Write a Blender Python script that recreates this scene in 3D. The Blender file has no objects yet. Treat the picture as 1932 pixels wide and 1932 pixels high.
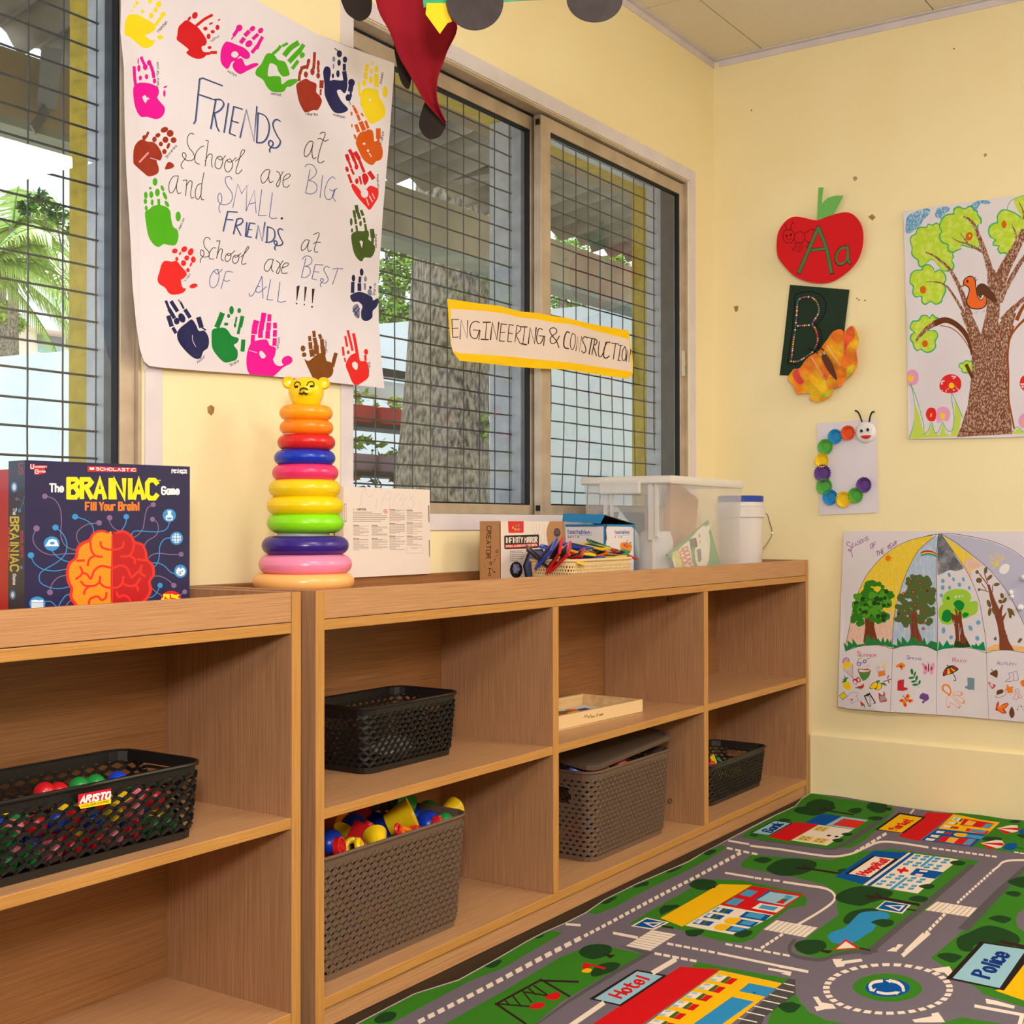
import bpy, bmesh, math, random
from math import sin, cos, pi, radians, sqrt, atan2
from mathutils import Vector, Matrix
from mathutils.geometry import delaunay_2d_cdt
random.seed(7)
S = bpy.context.scene
COL = S.collection
# ---------------------------------------------------------------- camera
FPX, YAW, PIT, ROL = 2389.4, 0.5944, 0.0104, -0.0008
CAM = Vector((-4.0304, -1.8762, 0.8953))
FW = Vector((cos(YAW)*cos(PIT), sin(YAW)*cos(PIT), sin(PIT)))
RT = Vector((sin(YAW), -cos(YAW), 0)); UP = RT.cross(FW)
RT, UP = cos(ROL)*RT + sin(ROL)*UP, -sin(ROL)*RT + cos(ROL)*UP
cd = bpy.data.cameras.new('camera'); cam = bpy.data.objects.new('camera', cd); COL.objects.link(cam)
cd.sensor_width = 36; cd.lens = 36*FPX/1932; cd.clip_start = .02; cd.clip_end = 200
mw = Matrix.Identity(4)
for i in range(3):
    mw[i][0] = RT[i]; mw[i][1] = UP[i]; mw[i][2] = -FW[i]; mw[i][3] = CAM[i]
cam.matrix_world = mw
S.camera = cam
# ---------------------------------------------------------------- world, sun, lamps, exposure
W = bpy.data.worlds.new('sky'); S.world = W; W.use_nodes = True
bg = W.node_tree.nodes['Background']; bg.inputs[0].default_value = (.80, .90, 1.0, 1); bg.inputs[1].default_value = 1.9
def lamp(name, kind, loc, aim, power, col=(1, 1, 1), size=1, sy=None):
    d = bpy.data.lights.new(name, kind); o = bpy.data.objects.new(name, d); COL.objects.link(o)
    o.location = loc; o.rotation_euler = (Vector(aim)-Vector(loc)).to_track_quat('-Z', 'Y').to_euler()
    d.energy = power; d.color = col
    if kind == 'AREA':
        d.size = size
        if sy: d.shape = 'RECTANGLE'; d.size_y = sy
    if kind == 'SUN': d.angle = radians(.6)
    return o
lamp('sun', 'SUN', (4, 3, 9), (2.2, 1.4, 6), 11, (1, .95, .86))
lamp('camera_flash', 'AREA', (-4.45, -2.25, 1.5), (-.9, -.25, .95), 37, (1, .985, .98), .3)
lamp('bounced_flash', 'AREA', (-4.3, -2.7, 1.5), (-3.8, -2.8, 2.6), 36, (1, .98, .96), .3)
for i, (lx, ly) in enumerate(((-.75, -3.0), (-3.1, -2.3), (-.75, -4.3), (-3.1, -4.2))):
    lamp('ambient_fill_light', 'AREA', (lx, ly, 2.49), (lx, ly, 0), 27, (1, .965, .91), .58)  # fill lamps added at ceiling height for soft ambient light
S.view_settings.view_transform = 'Standard'; S.view_settings.look = 'None'
S.view_settings.exposure = .14; S.view_settings.gamma = 1; S.view_settings.use_curve_mapping = False
try:
    S.cycles.max_bounces = 10; S.cycles.transparent_max_bounces = 16; S.cycles.use_denoising = True
except Exception: pass
# ---------------------------------------------------------------- helpers
def lin(c):
    return tuple(((v/255)/12.92 if v/255 <= .04045 else ((v/255+.055)/1.055)**2.4) for v in c) + (1,)
MATS = {}
def mat(name, rgb, rough=.55, rgb2=None, nscale=30, stretch=(1, 1, 1), lo=.35, hi=.65, bump=0, bscale=120, metal=0, spec=.4, detail=4, sss=0, trans=0, alpha=1, emis=0, coord='Object'):
    if name in MATS: return MATS[name]
    m = bpy.data.materials.new(name); m.use_nodes = True; nt = m.node_tree; b = nt.nodes['Principled BSDF']
    b.inputs['Base Color'].default_value = lin(rgb); b.inputs['Roughness'].default_value = rough
    b.inputs['Metallic'].default_value = metal; b.inputs['Specular IOR Level'].default_value = spec
    if trans: b.inputs['Transmission Weight'].default_value = trans
    if alpha < 1: b.inputs['Alpha'].default_value = alpha
    if emis: b.inputs['Emission Color'].default_value = lin(rgb); b.inputs['Emission Strength'].default_value = emis
    if rgb2 or bump:
        tc = nt.nodes.new('ShaderNodeTexCoord'); mp = nt.nodes.new('ShaderNodeMapping'); mp.inputs['Scale'].default_value = stretch
        nt.links.new(tc.outputs[coord], mp.inputs[0])
    if rgb2:
        n = nt.nodes.new('ShaderNodeTexNoise'); n.inputs['Scale'].default_value = nscale; n.inputs['Detail'].default_value = detail
        r = nt.nodes.new('ShaderNodeValToRGB'); r.color_ramp.elements[0].position = lo; r.color_ramp.elements[1].position = hi
        r.color_ramp.elements[0].color = lin(rgb); r.color_ramp.elements[1].color = lin(rgb2)
        nt.links.new(mp.outputs[0], n.inputs['Vector']); nt.links.new(n.outputs[0], r.inputs[0]); nt.links.new(r.outputs[0], b.inputs['Base Color'])
    if bump:
        n2 = nt.nodes.new('ShaderNodeTexNoise'); n2.inputs['Scale'].default_value = bscale; n2.inputs['Detail'].default_value = 3
        bp = nt.nodes.new('ShaderNodeBump'); bp.inputs['Strength'].default_value = bump; bp.inputs['Distance'].default_value = .002
        nt.links.new(mp.outputs[0], n2.inputs['Vector']); nt.links.new(n2.outputs[0], bp.inputs['Height']); nt.links.new(bp.outputs[0], b.inputs['Normal'])
    MATS[name] = m
    return m
def tag(o, label=None, cat=None, group=None, kind=None):
    if label: o['label'] = label
    if cat: o['category'] = cat
    if group: o['group'] = group
    if kind: o['kind'] = kind
    return o
def thing(name, label, cat, loc=(0, 0, 0), rz=0, group=None):
    o = bpy.data.objects.new(name, None); COL.objects.link(o); o.empty_display_size = .05
    o.location = loc; o.rotation_euler = (0, 0, rz)
    return tag(o, label, cat, group)
def dup(root, loc=None, rot=None, label=None, group=None):
    r = root.copy(); COL.objects.link(r)
    if loc is not None: r.location = loc
    if rot is not None: r.rotation_euler = rot
    if label: r['label'] = label
    if group: r['group'] = group
    for ch in list(root.children):
        c = ch.copy(); COL.objects.link(c); c.parent = r
        for g in list(ch.children):
            d = g.copy(); COL.objects.link(d); d.parent = c
    return r
class MB:
    def __init__(s): s.v = []; s.f = []; s.m = []
    def add(s, vs, fs, mi=0):
        o = len(s.v); s.v += [tuple(v) for v in vs]; s.f += [tuple(i+o for i in f) for f in fs]
        s.m += (mi if isinstance(mi, (list, tuple)) else [mi]*len(fs)); return s
    def box(s, a, b, mi=0, front=None, M=None):
        x0, y0, z0 = a; x1, y1, z1 = b
        vs = [Vector(p) for p in ((x0, y0, z0), (x1, y0, z0), (x1, y1, z0), (x0, y1, z0), (x0, y0, z1), (x1, y0, z1), (x1, y1, z1), (x0, y1, z1))]
        if M: vs = [M @ p for p in vs]
        fs = [(0, 3, 2, 1), (4, 5, 6, 7), (0, 1, 5, 4), (1, 2, 6, 5), (2, 3, 7, 6), (3, 0, 4, 7)]
        ms = [mi]*6
        if front is not None: ms[2] = front
        return s.add(vs, fs, ms)
    def bar(s, p, q, w, t, n, mi=0):
        p = Vector(p); q = Vector(q); d = (q-p).normalized(); n = Vector(n); sd = d.cross(n).normalized(); n = sd.cross(d).normalized()
        vs = []
        for e in (p, q):
            for a, b in ((-1, -1), (1, -1), (1, 1), (-1, 1)): vs.append(e + sd*(a*w/2) + n*(b*t/2))
        return s.add(vs, [(0, 1, 2, 3), (7, 6, 5, 4), (0, 4, 5, 1), (1, 5, 6, 2), (2, 6, 7, 3), (3, 7, 4, 0)], mi)
    def tube(s, pts, r, n=8, mi=0, closed=False, cap=True):
        pts = [Vector(p) for p in pts]; N = len(pts); vs = []; prev = None
        for i, p in enumerate(pts):
            d = (pts[(i+1) % N]-pts[i-1]) if (closed or 0 < i < N-1) else (pts[1]-pts[0] if i == 0 else pts[-1]-pts[-2])
            d.normalize()
            a = prev - d*prev.dot(d) if prev is not None and (prev - d*prev.dot(d)).length > 1e-4 else d.orthogonal()
            a.normalize(); prev = a; b = d.cross(a); rr = r[i] if isinstance(r, (list, tuple)) else r
            vs += [p + (a*cos(2*pi*k/n)+b*sin(2*pi*k/n))*rr for k in range(n)]
        fs = []
        for i in range(N if closed else N-1):
            j = (i+1) % N
            fs += [(i*n+k, i*n+(k+1) % n, j*n+(k+1) % n, j*n+k) for k in range(n)]
        if not closed and cap: fs += [tuple(range(n))[::-1], tuple((N-1)*n+k for k in range(n))]
        return s.add(vs, fs, mi)
    def lathe(s, prof, c=(0, 0, 0), n=48, mi=0, M=None):
        vs = []; fs = []; c = Vector(c)
        for r, z in prof:
            for k in range(n):
                p = Vector((r*cos(2*pi*k/n), r*sin(2*pi*k/n), z)); vs.append((M @ p if M else p)+c)
        for i in range(len(prof)-1):
            fs += [(i*n+k, i*n+(k+1) % n, (i+1)*n+(k+1) % n, (i+1)*n+k) for k in range(n)]
        return s.add(vs, fs, mi)
    def ball(s, c, r, mi=0, n=14, sc=(1, 1, 1), M=None):
        prof = [(max(r*sin(pi*i/(n//2+2)), 1e-5), -r*cos(pi*i/(n//2+2))) for i in range(n//2+3)]
        K = Matrix.Diagonal((*sc, 1)); K = (M @ K) if M else K
        return s.lathe(prof, c, n, mi, K)
    def prism(s, poly, f, d, mi=0, side=None):
        # poly: 2D points, f maps (a, b, depth) -> 3D
        n = len(poly); vs = [f(a, b, 0) for a, b in poly]+[f(a, b, d) for a, b in poly]
        fs = [tuple(range(n)), tuple(range(2*n-1, n-1, -1))]+[(i, n+i, n+(i+1) % n, (i+1) % n) for i in range(n)]
        return s.add(vs, fs, [mi]*2+[mi if side is None else side]*n)
    def build(s, name, mats, parent=None, smooth=False, bevel=0, seg=2, fixn=True):
        me = bpy.data.meshes.new(name); me.from_pydata(s.v, [], s.f)
        mats = mats if isinstance(mats, (list, tuple)) else [mats]
        for m in mats: me.materials.append(m)
        me.polygons.foreach_set('material_index', s.m)
        if fixn:
            bm = bmesh.new(); bm.from_mesh(me); bmesh.ops.recalc_face_normals(bm, faces=bm.faces); bm.to_mesh(me); bm.free()
        if smooth: me.polygons.foreach_set('use_smooth', [True]*len(me.polygons))
        me.update()
        o = bpy.data.objects.new(name, me); COL.objects.link(o)
        if parent: o.parent = parent
        if bevel:
            b = o.modifiers.new('bevel', 'BEVEL'); b.width = bevel; b.segments = seg; b.limit_method = 'ANGLE'; b.angle_limit = radians(40)
        if smooth:
            e = o.modifiers.new('es', 'EDGE_SPLIT'); e.split_angle = radians(42)
        return o
def struct(o, kind='structure'): o['kind'] = kind; return o
def ray(u, v): return FW + RT*((u-966)/FPX) - UP*((v-966)/FPX)
def at(u, v, ax, val):            # photograph pixel -> point on the plane axis = val
    d = ray(u, v); return CAM + d*((val-CAM[ax])/d[ax])
def catmull(P, closed=False, k=5):
    P = [Vector(p) for p in P]; n = len(P); out = []
    if n < 3: return P
    for i in range(n if closed else n-1):
        a = P[i-1] if (closed or i > 0) else P[0]; b = P[i]; c = P[(i+1) % n]; d = P[(i+2) % n] if (closed or i+2 < n) else P[-1]
        for j in range(k):
            t = j/k; out.append(.5*((2*b)+(c-a)*t+(2*a-5*b+4*c-d)*t*t+(3*b-a-3*c+d)*t**3))
    if not closed: out.append(P[-1])
    return out
GL = dict(A='022842 1434', B='0208 0838473605 3544433202', C='4738180703123243', D='0208 082847432202', E='48080242 0535', F='480802 0535',
 G='473818070312324345 4525', H='0802 4842 0545', I='1812', J='3833221203', K='0802 4804 1542', L='080242', M='0208254842', N='02084248',
 O='180703123243473818', P='0208 0838473605', Q='180703123243473818 3442', R='0208 0838473605 2542', S='4738180716353443321203', T='0848 2822',
 U='080312324348', V='082248', W='0812253248', X='0842 4802', Y='0825 4825 2522', Z='08480242',
 a='36160503122235 3632', b='0802 0516363533221203', c='3526160503122233', d='3832 36160503122233', e='04343526160503122233', f='382722 0636',
 g='36160503122233 36312010', h='0802 0516263532', i='1612 1817', j='262110 2827', k='0802 3604 1432', l='1812', m='0602 05162522 25364542',
 n='0602 0516263532', o='160503122233352616', p='0600 0516263533221203', q='3630 36160503122233', r='0602 051636', s='352616053433221203',
 t='18132232 0636', u='0603122233 3632', v='061236', w='0612243246', x='0632 3602', y='0613 361000', z='06360232')
GL.update({'0': '180703123243473818', '1': '0718 1812', '2': '071828370242', '3': '071828372534331202', '4': '3832 380434', '5': '380805253433221202',
 '6': '3718050312223334251505', '7': '083812', '8': '1807162534332212031625372818', '9': '2516071828373322', '!': '1814 1312', '.': '1312', ':': '1312 1615', '&': '4217182827031222 2244', '-': '0535'})
def glyphs(txt):
    x = 0; out = []
    for ch in txt:
        if ch == ' ': x += 3; continue
        g = GL.get(ch)
        if not g: x += 2; continue
        mx = 0
        for st in g.split():
            st = st.replace(' ', ''); pts = [(int(st[i]), int(st[i+1])-2) for i in range(0, len(st)-1, 2)]
            mx = max(mx, max(p[0] for p in pts)); out.append([(x+p[0], p[1]) for p in pts])
        x += mx+1.6
    return out, x-1.6
PAL = {}
def pal(k, rgb, **kw): PAL[k] = mat('paint_'+k, rgb, **{**dict(rough=.75, spec=.2), **kw})
class Art:
    """Printed or painted sheet: flat polygons given in photograph pixels, laid on a real plane and
    cut into one single-layer triangle mesh (later polygons lie on top)."""
    def __init__(s, O, U, V, base, paper):
        s.O = Vector(O); s.U = Vector(U).normalized(); s.V = Vector(V).normalized(); s.N = s.U.cross(s.V).normalized()
        s.keys = []; s.polys = []; s.z = (0, 0, 1)
        s.add(base, paper, raw=True)
    def st(s, u, v):
        d = ray(u, v); p = CAM + d*((s.O-CAM).dot(s.N)/d.dot(s.N)) - s.O
        return (p.dot(s.U), p.dot(s.V))
    def zoom(s, ox, oy, sc): s.z = (ox, oy, sc); return s
    def mi(s, k):
        if k not in s.keys: s.keys.append(k)
        return s.keys.index(k)
    def add(s, pts, k, raw=False):
        ox, oy, sc = s.z
        s.polys.append(([p if raw else s.st(ox+p[0]/sc, oy+p[1]/sc) for p in pts], s.mi(k)))
    def ribbon(s, pts, w0, k, w1=None):
        P = [Vector((p[0], p[1])) for p in pts]; Q = [P[0]]
        for p in P[1:]:
            if (p-Q[-1]).length > .3: Q.append(p)
        P = Q; n = len(P)
        if n < 2: return
        w1 = w0 if w1 is None else w1; L = []; R = []
        e0 = (P[0]-P[1]).normalized()*w0*.35; e1 = (P[-1]-P[-2]).normalized()*w1*.35
        P = [P[0]+e0]+P[1:-1]+[P[-1]+e1]
        for i, p in enumerate(P):
            a = (P[i]-P[i-1]).normalized() if i else None; b = (P[i+1]-P[i]).normalized() if i < n-1 else None
            d = a if b is None else b if a is None else (a+b)
            if d.length < .2: d = b
            c = max(.55, (d.length/2) if (a is not None and b is not None) else 1); d = d.normalized()
            w = (w0+(w1-w0)*i/(n-1))/2/c; L.append((p.x-d.y*w, p.y+d.x*w)); R.append((p.x+d.y*w, p.y-d.x*w))
        for i in range(n-1): s.add([L[i], L[i+1], R[i+1], R[i]], k)
    def text(s, k, w, a, b, h, txt):
        gs, wd = glyphs(txt)
        for g in gs:
            s.ribbon([(a[0]+(b[0]-a[0])*x/wd+h[0]*y/6, a[1]+(b[1]-a[1])*x/wd+h[1]*y/6) for x, y in g], w, k)
    def draw(s, spec):
        for ln in spec.strip().split('\n'):
            t = ln.split()
            if not t or t[0] == '#': continue
            if t[0] == 'z': s.zoom(*map(float, t[1:4])); continue
            c, k = t[0], t[1]
            pt = lambda q: tuple(float(v) for v in q.split(','))
            if c in 'pb':
                P = [pt(q)[:2] for q in t[2:]]
                s.add([tuple(v) for v in catmull(P, True, 4)] if c == 'b' else P, k)
            elif c == 'e':
                cx, cy = pt(t[2]); r = pt(t[3]); a = radians(r[2]) if len(r) > 2 else 0
                n = 8 if max(r[:2]) < 12 else 14
                s.add([(cx+r[0]*cos(q)*cos(a)-r[1]*sin(q)*sin(a), cy+r[0]*cos(q)*sin(a)+r[1]*sin(q)*cos(a)) for q in (2*pi*i/n for i in range(n))], k)
            elif c in 'ls':
                P = [pt(q) for q in t[3:]]
                s.ribbon(catmull(P, k=4) if c == 's' and len(P) > 2 else P, float(t[2]), k)
            elif c == 'w':
                P = [pt(q) for q in t[4:]]; s.ribbon(catmull(P, k=4), float(t[2]), k, float(t[3]))
            elif c == 'D':
                w, n, duty = float(t[2]), int(t[3]), float(t[4]); P = [Vector(q) for q in (catmull([pt(q) for q in t[5:]], k=8))]
                Ls = [0]
                for i in range(1, len(P)): Ls.append(Ls[-1]+(P[i]-P[i-1]).length)
                def pos(d):
                    for i in range(1, len(P)):
                        if d <= Ls[i] or i == len(P)-1: return P[i-1].lerp(P[i], (d-Ls[i-1])/max(Ls[i]-Ls[i-1], 1e-6))
                for i in range(n):
                    a0 = Ls[-1]*i/n; a1 = Ls[-1]*(i+duty)/n; A = pos(a0); B = pos(a1); d = (B-A).normalized()*w/2
                    s.add([(A.x-d.y, A.y+d.x), (B.x-d.y, B.y+d.x), (B.x+d.y, B.y-d.x), (A.x+d.y, A.y-d.x)], k)
            elif c == 'Z':
                n, duty = int(t[2]), float(t[3]); a, b, e, f = [Vector(pt(q)) for q in t[4:8]]
                for i in range(n):
                    u0, u1 = i/n, (i+duty)/n; s.add([tuple(a.lerp(f, u0)), tuple(b.lerp(e, u0)), tuple(b.lerp(e, u1)), tuple(a.lerp(f, u1))], k)
            elif c == 't':
                s.text(k, float(t[2]), pt(t[3]), pt(t[4]), pt(t[5]), ' '.join(t[6:]))
            elif c == 'd':
                cx, cy = pt(t[2]); rx, ry = pt(t[3]); n = int(t[4]); r = float(t[5]); rg = random.Random(int(cx*7+cy))
                for i in range(n):
                    a = rg.uniform(0, 2*pi); q = sqrt(rg.random()); x = cx+rx*q*cos(a); y = cy+ry*q*sin(a); rr = r*rg.uniform(.6, 1.1)
                    s.add([(x+rr*cos(g), y+rr*sin(g)) for g in (2*pi*j/9+a for j in range(9))], k)
        return s
    def tris(s, grid=0, height=None):
        V = []; F = []
        for P, m in s.polys:
            if sum(P[i-1][0]*P[i][1]-P[i][0]*P[i-1][1] for i in range(len(P))) < 0: P = P[::-1]
            o = len(V); V += [Vector((p[0]*1000, p[1]*1000)) for p in P]; F.append(list(range(o, len(V))))
        if grid:
            B = s.polys[0][0]; x0 = min(p[0] for p in B); x1 = max(p[0] for p in B); y0 = min(p[1] for p in B); y1 = max(p[1] for p in B)
            i = x0+grid/2
            while i < x1:
                j = y0+grid/2
                while j < y1: V.append(Vector((i*1000, j*1000))); j += grid
                i += grid
        ov, oe, of, qv, qe, qf = delaunay_2d_cdt(V, [], F, 0, 1e-3, True)
        vs = []; fs = []; ms = []
        for p in ov:
            a, b = p[0]/1000, p[1]/1000; h = height(a, b) if height else 0
            vs.append(s.O+s.U*a+s.V*b+s.N*h)
        C = [(sum(ov[i][0] for i in f)/len(f)/1000, sum(ov[i][1] for i in f)/len(f)/1000) for f in of]
        bs = .012; bins = {}
        for i, c in enumerate(C): bins.setdefault((int(c[0]//bs), int(c[1]//bs)), []).append(i)
        topm = {}
        for q, (P, m) in enumerate(s.polys):
            xs = [p[0] for p in P]; ys = [p[1] for p in P]; x0, x1, y0, y1 = min(xs), max(xs), min(ys), max(ys); n = len(P)
            for bx in range(int(x0//bs), int(x1//bs)+1):
                for by in range(int(y0//bs), int(y1//bs)+1):
                    for i in bins.get((bx, by), ()):
                        if q and i not in topm: continue
                        x, y = C[i]
                        if not (x0 <= x <= x1 and y0 <= y <= y1): continue
                        w = 0; xa, ya = P[-1]
                        for xb, yb in P:
                            if (ya <= y) != (yb <= y):
                                t = (xb-xa)*(y-ya)-(x-xa)*(yb-ya)
                                if yb > ya:
                                    if t > 0: w += 1
                                elif t < 0: w -= 1
                            xa, ya = xb, yb
                        if w: topm[i] = m
        for i, m in topm.items(): fs.append(tuple(of[i])); ms.append(m)
        return vs, fs, ms
    def sheet(s, name, thick, parent=None, grid=0, height=None, edge=None):
        vs, fs, ms = s.tris(grid, height)
        used = sorted({i for f in fs for i in f}); re = {u: i for i, u in enumerate(used)}; vs = [vs[u] for u in used]; fs = [tuple(re[i] for i in f) for f in fs]; mb = MB(); mb.add(vs, fs, ms)
        n = len(vs); cnt = {}
        for f in fs:
            for i in range(3):
                a, b = f[i], f[(i+1) % 3]; cnt.setdefault((min(a, b), max(a, b)), []).append((a, b))
        em = s.mi(edge) if edge else s.polys[0][1]
        bk = MB(); bk.v = [v-s.N*thick for v in vs]
        mb.add(bk.v, [f[::-1] for f in fs], em)
        for q in cnt.values():
            if len(q) == 1: a, b = q[0]; mb.f.append((b, a, a+n, b+n)); mb.m.append(em)
        return mb.build(name, [PAL[k] for k in s.keys], parent, fixn=False)
# ---------------------------------------------------------------- materials of the room
M_wall = mat('wall_yellow', (249, 233, 188), .62, (246, 229, 181), 3, bump=.12, bscale=70)
M_trim = mat('trim_white', (226, 216, 220), .5, (214, 205, 212), 9, bump=.06)
M_ceil = mat('ceiling_tile', (236, 226, 208), .9, (186, 170, 146), 260, lo=.6, hi=.78, bump=.25, bscale=300)
M_alu = mat('aluminium_beige', (196, 178, 156), .42, (176, 158, 138), 14, metal=.25)
M_alushade = mat('aluminium_shaded', (78, 82, 88), .45, (62, 66, 72), 20)  # shade on the recessed outer track put into the aluminium's colour
M_jamb = mat('jamb_paint', (186, 190, 196), .35, (168, 172, 180), 25, bump=.5, bscale=60)
M_black = mat('black_rubber', (14, 14, 15), .6)
M_iron = mat('grille_iron', (62, 68, 76), .55, (78, 78, 76), 60)
M_ylip = mat('yellow_lip', (190, 165, 58), .7, (168, 148, 50), 30, bump=.5, bscale=90)
M_floor = mat('dark_floor', (34, 25, 19), .5, (26, 19, 15), 8)
M_steel = mat('steel', (170, 170, 170), .3, metal=.9)
def glass_mat(name, tint, refl=1.0):
    m = bpy.data.materials.new(name); m.use_nodes = True; nt = m.node_tree; nt.nodes.remove(nt.nodes['Principled BSDF'])
    out = nt.nodes['Material Output']; t = nt.nodes.new('ShaderNodeBsdfTransparent'); g = nt.nodes.new('ShaderNodeBsdfGlossy')
    t.inputs[0].default_value = tint+(1,); g.inputs['Roughness'].default_value = 0.0; f = nt.nodes.new('ShaderNodeFresnel'); f.inputs[0].default_value = 1.5
    mu = nt.nodes.new('ShaderNodeMath'); mu.operation = 'MULTIPLY'; mu.inputs[1].default_value = refl; mx = nt.nodes.new('ShaderNodeMixShader')
    nt.links.new(f.outputs[0], mu.inputs[0]); nt.links.new(mu.outputs[0], mx.inputs[0]); nt.links.new(t.outputs[0], mx.inputs[1]); nt.links.new(g.outputs[0], mx.inputs[2]); nt.links.new(mx.outputs[0], out.inputs[0])
    return m
M_glass = glass_mat('window_glass', (.86, .89, .90), 1.1)
# ---------------------------------------------------------------- shell
ZC = 2.507; X0 = -6.0; Y0 = -5.2; ZS, ZT = .917, 2.045; WX = [(-4.30, -2.475), (-1.89, -.2)]
m = MB()
m.box((X0-.15, 0, 0), (.15, .155, ZS)); m.box((X0-.15, 0, ZT), (.15, .155, ZC+.3))
m.box((X0-.15, 0, ZS), (WX[0][0], .155, ZT)); m.box((WX[0][1], 0, ZS), (WX[1][0], .155, ZT)); m.box((WX[1][1], 0, ZS), (.15, .155, ZT))
struct(m.build('wall_left', M_wall))
wr = struct(MB().box((0, Y0, 0), (.15, 0, ZC+.3)).build('wall_right', M_wall))
struct(MB().box((X0-.15, Y0-.15, 0), (.15, Y0, ZC+.3)).build('wall_front', M_wall))
struct(MB().box((X0-.15, Y0, 0), (X0, 0, ZC+.3)).build('wall_rear', M_wall))
struct(MB().box((X0-.15, Y0-.15, -.12), (.15, .155, 0)).build('floor', M_floor))
# suspended ceiling: tiles with dark joints
m = MB(); m.box((X0-.1, Y0-.1, ZC+.02), (.1, .1, ZC+.06), 1)
TS = .573; jx = [-.535-TS*k for k in range(11)]; jy = [-.186-TS*k for k in range(10)]
ex = [0]+[x for x in jx if x > X0]+[X0]; ey = [0]+[y for y in jy if y > Y0]+[Y0]
for i in range(len(ex)-1):
    for j in range(len(ey)-1):
        m.box((ex[i+1]+.0022, ey[j+1]+.0022, ZC), (ex[i]-.0022, ey[j]-.0022, ZC+.02))
struct(m.build('ceiling', [M_ceil, M_black]))
struct(MB().box((X0, -.022, ZC-.004), (0, 0, ZC-.0005)).box((X0, -.004, ZC-.024), (0, 0, ZC-.004)).build('trim_1', M_trim))
struct(MB().box((-.022, Y0, ZC-.004), (0, -.022, ZC-.0005)).box((-.004, Y0, ZC-.024), (0, -.022, ZC-.004)).build('trim_2', M_trim))
struct(MB().box((-.014, Y0, 0), (0, -.345, .207)).build('baseboard_right', M_wall, bevel=.004))
# small scars of old tape and nails on the right wall
M_scar = mat('tape_scar', (176, 138, 78), .7, (150, 112, 62), 60)
def scar(pts, ax=0, name='tape_scar', parent=wr, th=.0012, m=None):
    mb = MB(); P = [at(u, v, ax, 0) for u, v in pts]; n = Vector((-th, 0, 0)) if ax == 0 else Vector((0, -th, 0)); k = len(P)
    mb.add([p+n for p in P]+P, [tuple(range(k))]+[(i, (i+1) % k, k+(i+1) % k, k+i) for i in range(k)])
    return mb.build(name, m or M_scar, parent)
scar([(1638, 409), (1646, 404), (1652, 410), (1646, 416)])
scar([(1385, 578), (1393, 577), (1392, 586), (1388, 589), (1386, 584)])
scar([(1609, 335), (1615, 332), (1618, 338), (1612, 342)], m=mat('scar_grey', (170, 150, 120), .8)); scar([(1856, 291), (1861, 289), (1862, 294), (1857, 296)], m=MATS['scar_grey'])
M_dot = mat('nail_hole', (70, 55, 40), .8)
for u, v in ((1617, 563), (1621, 566), (1632, 567), (1800, 92), (1874, 1503), (1418, 208)): scar([(u-1.5, v), (u, v-1.5), (u+1.5, v), (u, v+1.5)], name='nail_hole', m=M_dot)
wl = [o for o in COL.objects if o.name == 'wall_left'][0]
scar([(391, 768), (398, 764), (404, 769), (403, 778), (398, 784), (392, 778)], 1, parent=wl)
# ---------------------------------------------------------------- windows
def ring(mb, x0, x1, z0, z1, w, y0, y1, mi=0, wz=None):
    wz = wz or w
    mb.box((x0, y0, z0), (x0+w, y1, z1), mi); mb.box((x1-w, y0, z0), (x1, y1, z1), mi)
    mb.box((x0+w, y0, z0), (x1-w, y1, z0+wz), mi); mb.box((x0+w, y0, z1-wz), (x1-w, y1, z1), mi); return mb
def sash(par, x0, x1, y0, lw, rw):
    z0, z1 = ZS+.006, ZT-.012; w = .032; y1 = y0+.024
    fr = MB(); fr.box((x0, y0, z0), (x0+lw, y1, z1)); fr.box((x1-rw, y0, z0), (x1, y1, z1)); fr.box((x0+lw, y0, z0), (x1-rw, y1, z0+w-.004)); fr.box((x0+lw, y0, z1-w-.006), (x1-rw, y1, z1))
    f = fr.build('sash', M_alu, par, bevel=.0015)
    g = MB(); ring(g, x0+lw-.002, x1-rw+.002, z0+w-.006, z1-w-.004, .006, y0+.004, y1-.004); g.build('gasket', M_black, f)
    yc = (y0+y1)/2
    MB().add([(x0+lw, yc, z0+w-.004), (x1-rw, yc, z0+w-.004), (x1-rw, yc, z1-w-.006), (x0+lw, yc, z1-w-.006)], [(0, 1, 2, 3)]).build('pane', M_glass, f)
    return f
def grille(par, x0, x1, xs, zs, wob=0):
    mb = MB(); rg = random.Random(3)
    for x in xs:
        if x0 < x < x1:
            k = 14; pts = [(x+(wob*sin(9*z+x*5)*max(0, 1.45-z)+rg.uniform(-.0008, .0008)), .128, z) for z in [ZS+(ZT-ZS)*i/k for i in range(k+1)]]
            mb.tube(pts, .0018, 5)
    for z in zs:
        if ZS < z < ZT:
            mb.tube([(x0+(x1-x0)*i/10, .1245, z+rg.uniform(-.001, .001)) for i in range(11)], .0023, 5)
    return mb.build('grille', M_iron, par, fixn=False)
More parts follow.
